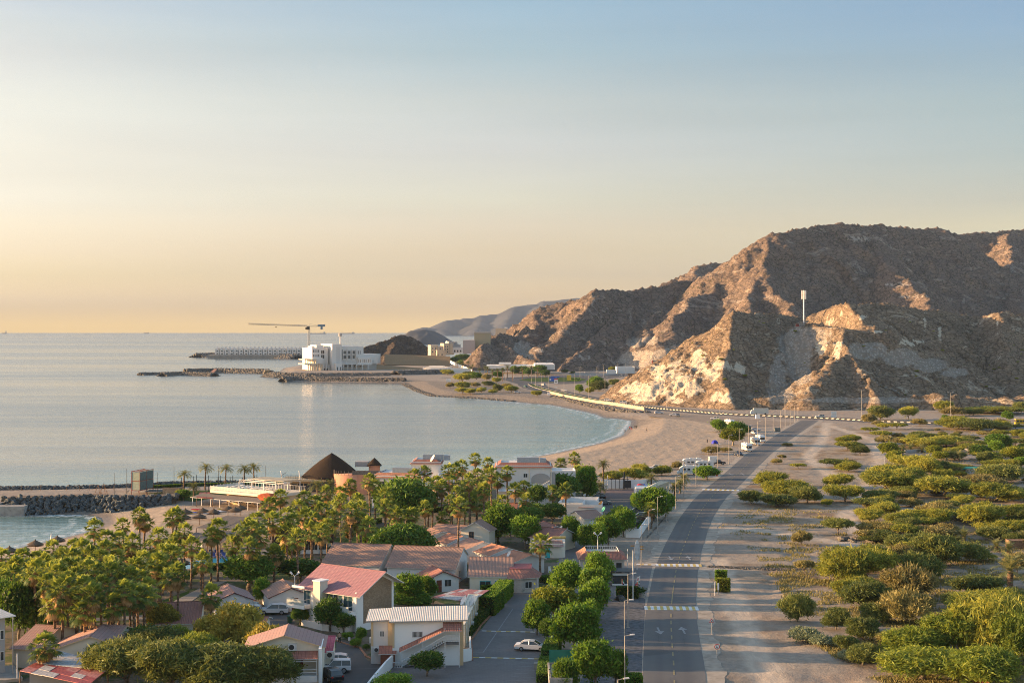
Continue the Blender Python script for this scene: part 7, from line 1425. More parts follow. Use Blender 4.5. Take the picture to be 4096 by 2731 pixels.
# gatehouse / white villas and walls right of palace
def wl(name,label,pts,Y,h,mat=PW_,t=1.0): return wallline(name,[Vector(W(x,YY_) + (zy(y,YY_),)) for x,y,YY_ in pts],h,t,mat,label=label,cat='wall',world=True)
wl('perimeter_wall','long panelled white wall on the stone bank right of the palace',[(1622,1490,1640),(1724,1490,1642),(1880,1492,1644)],0,3.6); wl('perimeter_wall','higher piece of white panelled wall nearer the palm drive',[(1724,1488,1645),(1882,1488,1647)],0,4.6)
wl('quay_wall','plain grey concrete wall at the waterline right of the channel',[(1626,1526,1500),(1800,1521,1500)],0,2.9,m_conc)
for i in range(9):
    t = i / 9; x = 1783 + 105 * t; y = 1432 + 46 * t ** .8; o = wl('stepped_wall','white wall stepping down the slope beside the palm drive',[(x,y + 10,1950 - 280 * t),(x + 13,y + 14,1950 - 280 * (t + .11))],0,3.4); o['group'] = 'steps of the white drive wall'; reg(o,'white wall step',x,y,'on the palm drive slope')
wv = flatblock('white_villa','low white box villa above the panelled wall',W(1704,1760),W(1790,1755),22,7.0,PW_,[],par=.4,z0=pz); flatblock('white_villa','small white cube building at the left of the box villa',W(1691,1765),W(1703,1765),14,6.5,PW_,[],par=.3,z0=pz)
MB().box(2,20,5,14,7.4,8.4).build('roof_house',PW_,wv)
kb = flatblock('utility_box','tiny white utility hut on the stony point',G(1785,1527),G(1803,1527),3,2.6,w_bright,par=.1,cat='hut'); kb2 = flatblock('utility_box','little white box among bushes on the stony point',G(1930,1554),G(1937,1554),1.2,1.3,w_bright,par=.05,cat='box'); flatblock('utility_box','white striped cabinet at the left end of the sea wall',G(2189,1580),G(2200,1580),1.5,2,w_bright,par=.05,cat='cabinet'); flatblock('utility_box','white cabinet in front of the striped kerb near the box lorry',G(3024,1674),G(3040,1674),2.4,2.2,w_bright,par=.05,cat='cabinet')
# apartments
Ya = 1950.; ap = thing('apartment_block','stepped beige apartment block with balconies beyond the palms','apartments',(W(1780,Ya)[0],Ya,0),R(14)); ac_ = m_plaster('beige_render',(.56,.46,.33),.15); ag = m_plaster('grey_render',(.42,.39,.36),.15)
for a in [('block',1722,1752,1380,1425,Ya,20,ac_),('block',1750,1772,1384,1425,Ya - 3,20,ag),('block',1770,1795,1373,1420,Ya - 6,22,ac_),('block',1793,1815,1366,1418,Ya - 2,22,ag),('block',1796,1806,1374,1416,Ya - 7,20,ac_),('block',1804,1852,1389,1412,Ya - 5,24,PW_),('block',1810,1850,1378,1390,Ya + 8,15,ag),('block',1742,1776,1400,1426,Ya - 8,10,ac_),('penthouse',1792,1803,1364,1370,Ya + 4,8,PW_),('penthouse',1826,1838,1367,1380,Ya + 10,10,ag)]: blk(ap,*a)
for px in (1730,1742):
    for y in (1390,1403): win(ap,px,y,y + 7,6,Ya,g_blue)
for px in (1758,): 
    for y in (1392,1404): win(ap,px,y,y + 6,5,Ya - 3)
for px in (1776,1786):
    for y in (1383,1394,1404): win(ap,px,y,y + 6,4,Ya - 6)
for px in (1816,1828,1840): win(ap,px,1400,1408,6,Ya - 5)
for px in (1745,1762): win(ap,px,1415,1422,5,Ya - 8)
Yt = 1850.; tw = thing('apartment_tower','tall blank beige tower wedged against the rocky headland','tower',(W(1930,Yt)[0],Yt,0)); blk(tw,'tower',1897,1962,1331,1400,Yt,30,m_plaster('olive_beige',(.36,.32,.22),.1)); blk(tw,'cornice',1896,1964,1327,1332,Yt - 1,32,ag); blk(tw,'lower_block',1852,1900,1360,1415,Yt - 8,30,m_plaster('mauve_grey',(.40,.35,.33),.1))
for px in (1903,1907,1917,1921): blk(tw,'antenna',px - .4,px + .4,1318,1330,Yt + 5,.5,m_metal)
tw2 = thing('apartment_tower','smaller sunlit tower behind the rock at the ridge notch','tower',(W(2010,2000)[0],2000,0)); blk(tw2,'tower',1982,2024,1313,1360,2000,25,ac_); blk(tw2,'roof_house',2018,2030,1308,1316,2004,10,PW_)
# walled depot at foot of the mountain
dp = thing('depot','walled white depot at the foot of the mountain behind the palms','depot',(W(2080,1500)[0],1500,0)); blk(dp,'wall',1945,2160,1462,1475,1640,60,PW_); blk(dp,'wall',2140,2220,1458,1478,1585,90,PW_); blk(dp,'roof_house',1995,2045,1451,1458,1650,30,PW_); blk(dp,'roof_house',2150,2185,1452,1458,1650,30,PW_)
# tunnel portal, offices, gantry
tu = thing('tunnel_portal','tunnel portal with a dark arch cut into the grey rock','tunnel',(W(2630,1690)[0],1690,0)); blk(tu,'face',2613,2665,1441,1492,1690,14,m_cream); MB().prism([(3,0)] + [(3 + 5.2 + 5.2 * math.cos(t),1.5 + 6.5 * math.sin(t)) for t in np.linspace(math.pi,0,10)] + [(13.4,0)],-.3,-.05,axis='y').build('arch',m_dk,tu); MB().box(-6,-5,-.5,6,0,zy(1441,1690)).build('red_edge',m_rred,tu)
of = flatblock('control_building','white tunnel control building below the rock cut',W(2468,1650),W(2539,1650),26,7,PW_,[],par=.6); flatblock('control_building','small white shed left of the tunnel control building',W(2427,1640),W(2465,1640),10,4,PW_,[],par=.3)
ga = thing('sign_gantry','thin grey gantry spanning the tunnel road','gantry',(W(2340,1480)[0],1480,0)); g0,g1 = 0,W(2394,1480)[0] - W(2340,1480)[0]; mb = lattice(MB(),(g0,0,zy(1489,1480)),(g1,0,zy(1489,1480)),1.0,12,.1); mb.build('beam',m_metal,ga)
for x in (g0,g1): MB().box(x - .2,x + .2,-.2,.2,0,zy(1488,1480)).build('leg',m_metal,ga)
# marina villas
mv0 = None; k = 0; Ym = 2640.
mpf = thing('marina_platform','flat marina mole carrying two rows of white villas','platform',(W(1000,Ym)[0],Ym,0)); xm0 = W(830,Ym)[0] - mpf.location.x; xm1 = W(1245,Ym)[0] - mpf.location.x; MB().box(xm0,xm1,0,120,SEA - 1,zy(1419,Ym)).build('platform',paint('mole_sand',(.3,.27,.23),.95,.1,.1),mpf)
zm = zy(1419,Ym)
for row in range(2):
    for i in range(19 if row == 0 else 22):
        px = 860 + i * (19.2 if row == 0 else 16.5) + row * 6
        if px > 1228: continue
        if mv0 is None:
            mv0 = thing('marina_villa','','villa',(0,0,0),0,'rows of white marina villas'); MB().box(0,7.2,0,14,0,9.5).box(.4,3,1,4,9.5,12.0).build('wall',PW_,mv0); MB().box(7.2,8.2,1.5,14,0,8).build('side_wall',w_grey,mv0); opening(mv0,(0,0,0),(1,0,0),(0,-1,0),4.2,5.4,3.4,2.4,'window',w_bright,g_blue,0); opening(mv0,(0,0,0),(1,0,0),(0,-1,0),4.2,.9,3.4,2.2,'window',w_bright,g_dark,0); o = mv0
        else: o = copy_tree(mv0)
        Y = Ym + 8 + row * 46; o.location = (W(px,Y)[0],Y,zm + row * 2.0); reg(o,'small white villa in the %s row' % ('front','back')[row],px,1400,'on the far marina mole')
# mast on the hill
tm0 = thing('telecom_mast','tall white telecom mast with clustered antennas on the hill bench','mast',tuple(TWR)); hh = 145 / FL * TWR.y; MB().cyl((0,0,0),(0,0,hh),.55,.42,10).build('pole',w_bright,tm0); mb = MB()
for lv in (hh - 2.2,hh - 5.2):
    for i in range(7): a = 6.28 * i / 7; x,y = 1.6 * math.cos(a),1.6 * math.sin(a); mb.box(x - .22,x + .22,y - .12,y + .12,lv - 1.2,lv + 2.0)
    for i in range(7): a = 6.28 * i / 7; mb.tube([(0,0,lv),(1.6 * math.cos(a),1.6 * math.sin(a),lv)],.07,4)
mb.build('antenna_cluster',w_bright,tm0); fe = MB()
for x in np.arange(-7,5.1,1.0): fe.box(x,x + .08,-3.2,-3.1,-.2,2.4)
fe.box(-7,5,-3.2,-3.1,2.3,2.4); fe.build('fence',paint('dark_green_mesh',(.03,.08,.06),.8,.1),tm0); MB().box(-3.6,-.6,-2,1,0,2.4).build('cabin',w_grey,tm0); MB().box(.8,4.6,-2.2,1,2.8,3.0).box(-4.0,-.6,-2.6,1,2.9,3.1).build('canopy',w_bright,tm0); MB().box(1,4,-1.5,.6,0,2).build('equipment',m_dk,tm0)
rk = MB().box(-1,1,-.9,.9,.2,1.9).box(-1.05,1.05,-1,-.9,.3,.9).build('parked_truck',paint('dark_red_paint',(.35,.03,.03),.5,.1)); rk.location = TWR + Vector((-5.4,-4.2,0)); setp(rk,'little red vehicle parked beside the telecom mast','truck'); MB().box(-.85,.85,-.96,-.91,1.1,1.7).build('windscreen',g_dark,rk)
# ships on the horizon
for i,(x0,x1,h_) in enumerate(((1240,1306,5),(1355,1420,4),(10,26,10),(575,595,3))):
    Y = 19000 + i * 600; sh_ = thing('cargo_ship',('pale tanker on the horizon just right of the crane mast','second pale tanker on the horizon right of the slim mast','tiny ship with a tall stack on the horizon at the far left','faint low ship on the horizon left of the marina')[i],'ship',(W(x0,Y)[0],Y,SEA)); L0 = (x1 - x0) / FL * Y; mhul = paint('ship_hull',(.22,.20,.20),.8,.05,.01)
    MB().prism([(0,0),(L0 * .97,0),(L0,13),(0,11)],-12,12,axis='y').build('hull',mhul,sh_); MB().box(L0 * .82,L0 * .92,-10,10,11,11 + h_ * 3.2).build('bridge',w_grey,sh_)
# ================================================================= VEHICLES
def carpaint(name,col): return paint(name,col,.22,.03,3,.6)
CP_ = {'white': carpaint('white_car_paint',(.62,.62,.63)),'black': carpaint('black_car_paint',(.015,.015,.018)),'grey': carpaint('grey_car_paint',(.13,.135,.14)),'silver': carpaint('silver_car_paint',(.36,.37,.38)),'blue': carpaint('dark_blue_car_paint',(.03,.045,.08)),'green': carpaint('dark_green_car_paint',(.02,.06,.045)),'teal': carpaint('teal_car_paint',(.05,.14,.13)),'brown': carpaint('brown_car_paint',(.2,.11,.05)),'yellow': carpaint('yellow_bus_paint',(.72,.45,.02)),'lime': carpaint('green_bus_paint',(.26,.38,.03))}
m_tyre = paint('tyre_rubber',(.02,.02,.02),.9,.1,4); m_rim = paint('alloy_rim',(.34,.34,.35),.35,.05,3,.6,.5); m_head = paint('headlamp_lens',(.7,.7,.68),.15,.05,3,.8); m_tail = paint('tail_lamp_lens',(.42,.02,.015),.25,.05,3,.6); m_trim = paint('black_plastic',(.03,.03,.03),.7,.05,3)
PROF = {
 'saloon': (4.8,1.82,[(-2.4,.32),(-2.38,.75),(-2.3,.93),(-1.65,.99),(1.05,.93),(2.15,.74),(2.38,.6),(2.4,.32)],[(-1.7,.97),(-1.05,1.36),(-.3,1.45),(.45,1.4),(1.25,.92)],.32),
 'suv': (4.9,1.92,[(-2.45,.38),(-2.45,.85),(-2.38,1.02),(1.1,1.05),(2.2,.93),(2.42,.75),(2.45,.38)],[(-2.35,1.0),(-2.1,1.55),(-1.3,1.68),(.2,1.66),(1.15,1.04)],.37),
 'boxy': (4.6,1.88,[(-2.3,.45),(-2.3,1.05),(1.0,1.08),(2.15,1.0),(2.3,.85),(2.3,.45)],[(-2.28,1.05),(-2.18,1.72),(.1,1.76),(.75,1.07)],.39),
 'pickup': (5.4,1.95,[(-2.7,.5),(-2.7,1.05),(1.2,1.08),(2.5,1.02),(2.7,.85),(2.7,.5)],[(-.6,1.05),(-.45,1.7),(.7,1.72),(1.35,1.07)],.42),
 'van': (5.0,1.9,[(-2.5,.4),(-2.5,1.15),(1.9,1.15),(2.4,.85),(2.5,.4)],[(-2.5,1.14),(-2.42,2.05),(1.1,2.05),(1.85,1.13)],.36)}
CARP = {}
def carproto(kind,colr):
    L,W_,pr,cb_,wr = PROF[kind]; root = thing('parked_car'); col = CP_[colr]; w2 = W_ / 2
    mb = MB(); n = len(pr)
    for (y,ins) in ((-w2,.06),(-w2 + .09,0),(w2 - .09,0),(w2,.06)): pass
    secs = [(-w2,.07),(-w2 + .1,.0),(w2 - .1,.0),(w2,.07)]; V = []
    for y,ins in secs: V += [(x * (1 - ins * .25),y,z - (ins * .6 if z > .6 else 0)) for x,z in pr]
    fs = [(s * n + i,s * n + (i + 1) % n,(s + 1) * n + (i + 1) % n,(s + 1) * n + i) for s in range(3) for i in range(n)] + [tuple(range(n - 1,-1,-1)),tuple(range(3 * n,4 * n))]; mb.add(V,fs); body = mb.build('body',col,root)
    n2 = len(cb_); zmx = max(z for _,z in cb_); V = []
    for s in (-1,1): V += [(x,s * (w2 - .08 - .17 * (z - cb_[0][1]) / (zmx - cb_[0][1])),z) for x,z in cb_]
    fs = [(i,i + 1,n2 + i + 1,n2 + i) for i in range(n2 - 1)]; c = MB().add(V,fs + [tuple(range(n2 - 1,-1,-1)),tuple(range(n2,2 * n2))]); c.build('window',g_dark,root)
    # roof panel and pillars in body colour
    V = []; k0 = 1; k1 = n2 - 2; rf_ = MB(); tops = cb_[k0:k1 + 1]
    for s in (-1,1): V += [(x,s * (w2 - .2),z + .02) for x,z in tops]
    m_ = len(tops); rf_.add(V + [(x,y,z - .06) for x,y,z in V],[(i,i + 1,m_ + i + 1,m_ + i) for i in range(m_ - 1)] + [(i,i + 1,2 * m_ + i + 1,2 * m_ + i) for i in range(m_ - 1)] + [(m_ + i,m_ + i + 1,3 * m_ + i + 1,3 * m_ + i) for i in range(m_ - 1)])
    zb_ = cb_[0][1]
    for s in (-1,1):
        for (xa,za),(xb,zb2) in ((cb_[0],cb_[1]),(cb_[-1],cb_[-2]),(((cb_[1][0] + cb_[-2][0]) / 2 + .02,zb_),((cb_[1][0] + cb_[-2][0]) / 2,zmx - .02))): rf_.tube([(xa,s * (w2 - .09),za),(xb,s * (w2 - .23),zb2)],.05,4)
    rf_.build('roof',col,root)
    for x in (-L * .29,L * .3):
        for s in (-1,1):
            wh = MB().cyl((x,s * (w2 - .2),wr),(x,s * (w2 + .01),wr),wr,None,14).build('wheel',m_tyre,root); MB().cyl((x,s * (w2 + .0),wr),(x,s * (w2 + .02),wr),wr * .62,None,10).build('rim',m_rim,wh)
    zh = pr[-2][1] - .04
    for s in (-1,1): MB().box(L / 2 - .1,L / 2 + .01,s * (w2 - .32) - .17,s * (w2 - .32) + .17,zh - .13,zh + .02).build('headlight',m_head,root); MB().box(-L / 2 - .01,-L / 2 + .08,s * (w2 - .22) - .13,s * (w2 - .22) + .13,pr[1][1] - .12,pr[1][1] + .08).build('tail_light',m_tail,root)
    MB().box(-L / 2 - .02,L / 2 + .02,-w2 + .08,w2 - .08,pr[0][1] - .1,pr[0][1] + .05).build('bumper',m_trim,root); return root
def car(kind,colr,px,py,ang,label,name='parked_car',cat='car',group='cars',sc=1.0):
    if (kind,colr) not in CARP: CARP[(kind,colr)] = carproto(kind,colr); o = CARP[(kind,colr)]
    else: o = copy_tree(CARP[(kind,colr)])
    o.name = name; p = G(px,py,.05); o.location = (p.x,p.y + .9,.05); o.rotation_euler = (0,0,R(ang)); o.scale = (sc,) * 3; return setp(o,label,cat,group)
for a in [('saloon','white',2127,2604,-9,'white saloon car parked across the bays of the block paved car park'),('suv','white',1091,2458,182,'white sport utility car in front of the red brown cottage door'),('suv','white',985,2464,186,'nearer of two white cars half hidden by the golden tree'),('suv','white',975,2452,184,'farther of two white cars half hidden by the golden tree'),
 ('boxy','white',1333,2693,186,'white off road wagon with roof rack on the forecourt'),('suv','white',1322,2668,186,'white car parked behind the off road wagon by the annex'),('suv','black',1318,2722,120,'black car at the bottom edge in front of the off road wagon'),
 ('suv','grey',2363,1979,184,'grey green car at the back of the upper car park row'),('suv','white',2370,1991,184,'white car second from the back in the upper car park row'),('suv','black',2387,2000,184,'black car in the middle of the upper car park row'),('suv','blue',2358,2018,184,'dark blue large car in the front of the upper car park row'),('saloon','grey',2411,2018,4,'grey saloon nose out right of the dark blue car'),('saloon','silver',2366,2026,184,'pale blue saloon behind the low white roofs'),
 ('suv','grey',2546,2056,182,'grey car at the far end of the row inside the boundary wall'),('suv','black',2561,2077,182,'black car second in the row inside the boundary wall'),('suv','black',2553,2095,182,'black car third in the row inside the boundary wall'),('saloon','green',2542,2104,182,'dark green car nearest the gold framed wall panel'),
 ('suv','white',2623,1879,175,'white car parked on the sand next to the green tent'),('suv','blue',2955,1822,-75,'lone dark blue car facing the camera beside the road lamps'),('suv','white',3020,1737,-80,'small white car behind the three motorhomes'),('saloon','white',3022,1723,5,'white car at the far end behind the motorhomes'),('saloon','black',3006,1729,175,'black car beside the white car behind the motorhomes'),('suv','green',2983,1716,200,'dark green car half hidden by the acacia trees'),('boxy','white',2896,1699,-80,'white car left of the far motorhome'),('boxy','white',2860,1679,170,'white van roof peeping out behind the beach acacia'),
 ('suv','white',2637,1655,3,'white car on the gravel at the right end of the sea wall'),('pickup','white',2698,1664,172,'white pickup parked beside a dark car on the beach track'),('suv','grey',2713,1666,-100,'dark car parked beside the white pickup on the beach track'),('suv','white',2432,1603,-20,'white car driving on the far carriageway left of the van'),('suv','white',2257,1565,-25,'white car on the coast road near the warning signs'),('suv','silver',2489,1506,180,'silver car on the tunnel road'),('suv','teal',2103,1549,-70,'teal car leaving the roundabout towards the camera'),('suv','white',2173,1541,120,'white car with red lamps near the roundabout'),('suv','white',2069,1572,10,'white car parked on the stony point by the shrubs'),
 ('boxy','white',3281,1671,178,'white estate car beside the chevron boards')]: car(*a,sc=1.05)
car('van','white',2495,1614,-15,'white minibus on the coast road below the pale cliff','van','van')
def rv(label,px,py,ang,kind=0,sc=1.0):
    p = G(px,py,.05); o = thing('motorhome',label,'motorhome',(p.x,p.y + 1.2,.05),R(ang),'motorhomes and campers'); L,h = (7.2,3.0); w2 = 1.15; col = paint('camper_white',(.64,.63,.60),.4,.06,1)
    prof = [(-L / 2,.5),(-L / 2,h - .1),(-L / 2 + .15,h),(L / 2 - 1.7,h),(L / 2 - .9,h - .15),(L / 2 - .35,h - .75),(L / 2 - 1.1,h - 1.1),(L / 2 - 1.15,.5)] if kind == 0 else [(-L / 2,.5),(-L / 2,h - .15),(-L / 2 + .1,h - .1),(L / 2 - 2.0,h - .1),(L / 2 - .9,h - .8),(L / 2 - .8,.5)]
    MB().prism(prof,-w2,w2,axis='y').build('body',col,o); MB().prism([(L / 2 - 1.5,.4),(L / 2 - 1.5,1.6),(L / 2 - .75,1.25),(L / 2,1.05),(L / 2,.4)],-w2 + .12,w2 - .12,axis='y').build('cab',col,o)
    MB().add([(L / 2 - 1.1,-w2 + .2,2.0 if kind == 0 else 2.1),(L / 2 - 1.1,w2 - .2,2.0 if kind == 0 else 2.1),(L / 2 - .55,w2 - .2,1.3),(L / 2 - .55,-w2 + .2,1.3),(L / 2 - 1.3,-w2 + .2,1.3),(L / 2 - 1.3,w2 - .2,1.3)],[(0,3,2,1),(0,4,3),(1,2,5),(4,5,2,3)]).build('windscreen',g_dark,o)
    for s in (-1,1):
        for x in (-2.3,-.6,.8): MB().box(x,x + .9,s * w2 - .02,s * w2 + .02,1.5,2.1).build('window',g_dark,o)
        MB().box(-3.2,2.0,s * w2 - .015,s * w2 + .015,1.05,1.2).build('stripe',CP_['grey'],o)
        for x in (-1.9,2.3): wh = MB().cyl((x,s * (w2 - .25),.38),(x,s * w2,.38),.38,None,12).build('wheel',m_tyre,o); MB().cyl((x,s * w2,.38),(x,s * (w2 + .02),.38),.22,None,8).build('rim',m_rim,wh)
        MB().box(L / 2 - .04,L / 2 + .02,s * .75 - .15,s * .75 + .15,.8,1.0).build('headlight',m_head,o)
    MB().box(-2.6,-1.8,-.5,.5,h,h + .25).box(0,.8,-.4,.4,h - .02,h + .22).build('roof_hatch',m_wframe,o); o.scale = (sc,) * 3; return o
for a in [('large white motorhome side on in front of the squat date palms',2754,1899,178,1,1.05),('white caravan side on behind the front motorhome',2768,1868,182,0,1.0),('white caravan partly hidden behind the roadside acacia',2818,1874,182,0,.9),('nearest of three motorhomes facing the camera beside the road',2990,1804,-82,0,1.05),('middle of three motorhomes facing the camera beside the road',3024,1779,-82,0,1.0),('farthest of three motorhomes facing the camera beside the road',3044,1768,-82,0,1.0),('far white motorhome beside the beach acacia trees',2921,1702,-70,0,1.0)]: rv(*a)
tc = car('pickup','black',2873,1858,2,'black pickup carrying a white camper box beside the road','pickup_truck','pickup'); MB().prism([(-3.2,.9),(-3.2,2.9),(-.2,2.9),(-.2,2.2),(-.7,2.1),(-.7,.9)],-1.1,1.1,axis='y').build('camper_box',paint('camper_white',(0,0,0)),tc)
def longv(name,label,cat,px,py,ang,L,h,col,wins,cab=None):
    p = G(px,py,.05); o = thing(name,label,cat,(p.x,p.y + 1,.05),R(ang)); w2 = 1.22; MB().prism([(-L / 2,.45),(-L / 2,h - .12),(-L / 2 + .15,h),(L / 2 - .15,h),(L / 2,h - .2),(L / 2,.45)],-w2,w2,axis='y').build('body',col,o)
    for s in (-1,1):
        for x in wins: MB().box(x,x + 1.25,s * w2 - .02,s * w2 + .02,1.5,2.45).build('window',g_dark,o)
        for x in (-L * .3,L * .33): MB().cyl((x,s * (w2 - .3),.48),(x,s * (w2 + .01),.48),.48,None,12).build('wheel',m_tyre,o)
    MB().box(L / 2 - .01,L / 2 + .03,-w2 + .15,w2 - .15,1.3,2.6).build('windscreen',g_dark,o); return o
longv('bus','lime green bus with dark windows near the roundabout','bus',2297,1523,180,12,3.1,CP_['lime'],list(np.arange(-5.4,4.6,1.45))); longv('bus','yellow bus cut off by the right edge on the coast road','bus',4100,1699,180,9.5,3.0,CP_['yellow'],list(np.arange(-4.2,3.4,1.45)))
bt = longv('box_truck','white box lorry parked above the black and white kerb','truck',3044,1658,180,8.6,3.6,paint('box_white',(.60,.57,.50),.6,.05),[]); MB().prism([(4.3,.5),(4.3,2.9),(5.2,2.7),(5.8,1.7),(5.9,.5)],-1.1,1.1,axis='y').build('cab',CP_['white'],bt)
longv('truck','small brown lorry on the tunnel road','truck',2527,1503,180,8,2.6,CP_['brown'],[])
def tent(label,px,py,r,h,mat):
    p = G(px,py); mb = MB(); n = 6; k = 5; V = []
    for j in range(k): t = j / k; V += [(r * math.cos(math.pi / 2 * t) * math.cos(6.28 * i / n),r * math.cos(math.pi / 2 * t) * math.sin(6.28 * i / n),h * math.sin(math.pi / 2 * t)) for i in range(n)]
    V.append((0,0,h)); mb.add(V,[(j * n + i,j * n + (i + 1) % n,(j + 1) * n + (i + 1) % n,(j + 1) * n + i) for j in range(k - 1) for i in range(n)] + [((k - 1) * n + i,(k - 1) * n + (i + 1) % n,k * n) for i in range(n)]); o = mb.build('tent',mat); o.location = p; MB().prism([(-.4,0),(.4,0),(0,h * .6)],-r * .98,-r * .9,axis='y').build('doorway',m_dk,o); return setp(o,label,'tent')
tent('blue dome tent on the sandy beach',2859,1774,1.5,1.6,paint('blue_nylon',(.03,.04,.42),.7,.1)); tent('green tent beside the white car on the sand',2641,1875,1.4,1.3,paint('green_nylon',(.06,.32,.06),.7,.1))
# ================================================================= LAMPS, POLES, SIGNS
m_gal = paint('lamp_pole_steel',(.40,.37,.33),.55,.1,1,.4,.3)
def hpx(b,t): return (b - t) / ((b - HY) / H)
sl0 = None
def street(px,yb,yt,what,grp,heads=1,arm=1.5):
    h = hpx(yb,yt); o = thing('street_lamp',None,'street lamp',tuple(G(px,yb)),0,grp); r = .1 if h > 10 else .08
    MB().cyl((0,0,0),(0,0,h),r,r * .6,7).build('pole',m_gal,o); MB().box(-.25,.25,-.25,.25,0,.15).build('base_plate',m_conc,o)
    mb = MB(); hd = MB()
    for s in ([1] if heads == 1 else [-1,1]): mb.tube([(0,0,h - .05),(s * arm * .55,0,h + .12)],.05,5); hd.prism([(s * arm * .5,h + .06),(s * arm * .55,h + .2),(s * arm,h + .24),(s * arm * 1.05,h + .12)],-.14,.14,axis='y')
    if arm: mb.build('arm',m_gal,o); hd.build('lamp_head',m_wframe,o)
    reg(o,what,px,yb); return o
for px,yb,yt in [(2512,2509,2295),(2498,2637,2401),(2499,2782,2541),(2472,2960,2716),(2565,2265,2099),(2596,2202,2039),(2630,2137,1987),(2666,2084,1944),(2703,2037,1905),(2735,1991,1871),(2784,1951,1836),(2829,1916,1803),(2870,1870,1777),(2916,1856,1740),(2957,1829,1716),(2994,1806,1701),(3030,1785,1685),(3062,1765,1667),(3093,1745,1654),(3122,1729,1642),(3141,1715,1630),(3161,1701,1622),(3178,1691,1622),(3192,1682,1603)]:
    street(px,yb,yt,'single armed street lamp','street lamps beside the road',1,1.3)
for px,yb,yt in [(2256,1574,1498),(2299,1585,1494),(2354,1596,1501),(2420,1608,1509),(2517,1622,1520),(2667,1637,1531),(2880,1653,1556),(3137,1667,1568),(3446,1682,1559),(3803,1692,1570),(2022,1520,1465),(2054,1514,1462),(2126,1533,1477),(2142,1545,1487),(2167,1553,1492),(2195,1560,1498),(2224,1566,1502)]: street(px,yb,yt,'tall double armed street lamp','tall lamps on the coast road',2,1.6)
for px,yb,yt in [(2414,1507,1456),(2471,1500,1449),(2501,1506,1449),(2539,1494,1443),(2577,1491,1443),(2597,1479,1437),(2319,1513,1468),(2324,1516,1461),(2386,1514,1466),(2392,1516,1458),(2027,1446,1428),(2115,1450,1430)]: street(px,yb,yt,'distant thin street lamp','distant lamps of the tunnel road',2,1.2)
def garden(px,yb,yt,lab):
    h = hpx(yb,yt); o = thing('garden_lamp',lab,'garden lamp',tuple(G(px,yb)),0,'double headed garden lamps'); MB().cyl((0,0,0),(0,0,h - .7),.09,.07,7).build('pole',m_wframe,o)
    for s in (-1,1): MB().tube([(0,0,h - .75),(s * .5,0,h - .25)],.05,5).build('arm',m_wframe,o); hd = MB().cyl((s * .42,0,h - .35),(s * .8,0,h),.12,.2,8).build('lamp_head',m_wframe,o); MB().cyl((s * .46,-.05,h - .42),(s * .84,-.05,h - .07),.08,.13,8).build('bulb_glass',m_head,hd)
garden(1179,2438,2286,'double headed garden lamp in front of the twin white cottages'); garden(2391,2262,2128,'double headed garden lamp behind the entrance building'); garden(2275,2057,1995,'double headed garden lamp beside the low parapet roofs')
for x,yb,yt,r_,lb in [(2532,2400,2200,.1,'bare slim pole beside the entrance planter'),(2510,2273,2195,.1,'white pole at the left of the surfboard sign frame'),(2548,2277,2195,.07,'white pole carrying the surfboard sign'),(2534,2285,2204,.07,'thin pole left of the surfboard sign'),(2858,2381,2327,.05,'thin white post left of the nearer verge hedge'),(2869,2299,2274,.04,'thin white post behind the farther verge hedge'),(3537,1863,1822,.09,'white post at the corner of the walled garden'),(1180,1826,1800,.05,'hidden pole'),(1835,2250,2165,.08,'white pole with a box between the terracotta roofs'),(188,2462,2385,.07,'white flag pole beside the resort map board'),(2430,1958,1900,.14,'cream pillar at the left end of the black gate')]:
    if lb != 'hidden pole': pole('post',lb,x,yb,hpx(yb,yt),r_,m_wframe,cat='post')
sb = thing('surfboard_sign','tall white surfboard shaped sign at the side entrance','sign',tuple(G(2548,2268) + Vector((0,-.2,0)))); bdp = [(.52 * math.sin(t) ,3.55 + 2.05 * math.cos(t)) for t in np.linspace(0,2 * math.pi,25)[:-1]]; MB().prism(bdp,-.05,.05,axis='y').build('board',paint('board_white',(.60,.62,.62),.5,.05),sb)
mb = MB()
for k in range(11): z = 2.2 + k * .25; w_ = .52 * math.sqrt(max(0,1 - ((z - 3.55) / 2.05) ** 2)) * .86; mb.box(-w_,-.05,-.07,-.055,z,z + .11).box(.05,w_,-.07,-.055,z,z + .11)
mb.build('slat',paint('slat_grey',(.36,.38,.38),.6,.05),sb)
for s,z in ((-1,4.3),(1,4.15),(1,3.6)): MB().prism([(s * .55,z),(s * 1.2,z),(s * 1.45,z + .12),(s * 1.2,z + .24),(s * .55,z + .24)],-.04,.02,axis='y').build('arrow_board',paint('orange_wood',(.45,.23,.07),.7,.1),sb)
m_sred = paint('sign_red',(.55,.02,.02),.5,.03,3); m_swh = paint('sign_white',(.72,.72,.70),.5,.03,3); m_sblk = paint('sign_black',(.02,.02,.02),.6,.03,3)
s4 = thing('speed_sign','round speed limit sign reading 40 with a red rim on the right verge','road sign',tuple(G(2868,2646))); MB().cyl((0,0,0),(0,0,2.5),.035,None,8).build('pole',m_gal,s4); MB().cyl((0,-.05,2.25),(0,-.03,2.25),.40,None,28).build('plate',m_sred,s4); MB().cyl((0,-.06,2.25),(0,-.05,2.25),.31,None,28).build('face',m_swh,s4)
mb = MB()
def stroke(pts,r=.022):
    for a,b in zip(pts[:-1],pts[1:]): mb.tube([(a[0],-.066,a[1]),(b[0],-.066,b[1])],r,5)
stroke([(-.04,2.02),(-.04,2.21),(-.16,2.08),(-.01,2.08)]); stroke([(.04 + .05 * math.cos(t) + .03,2.115 + .09 * math.sin(t)) for t in np.linspace(0,6.28,12)])
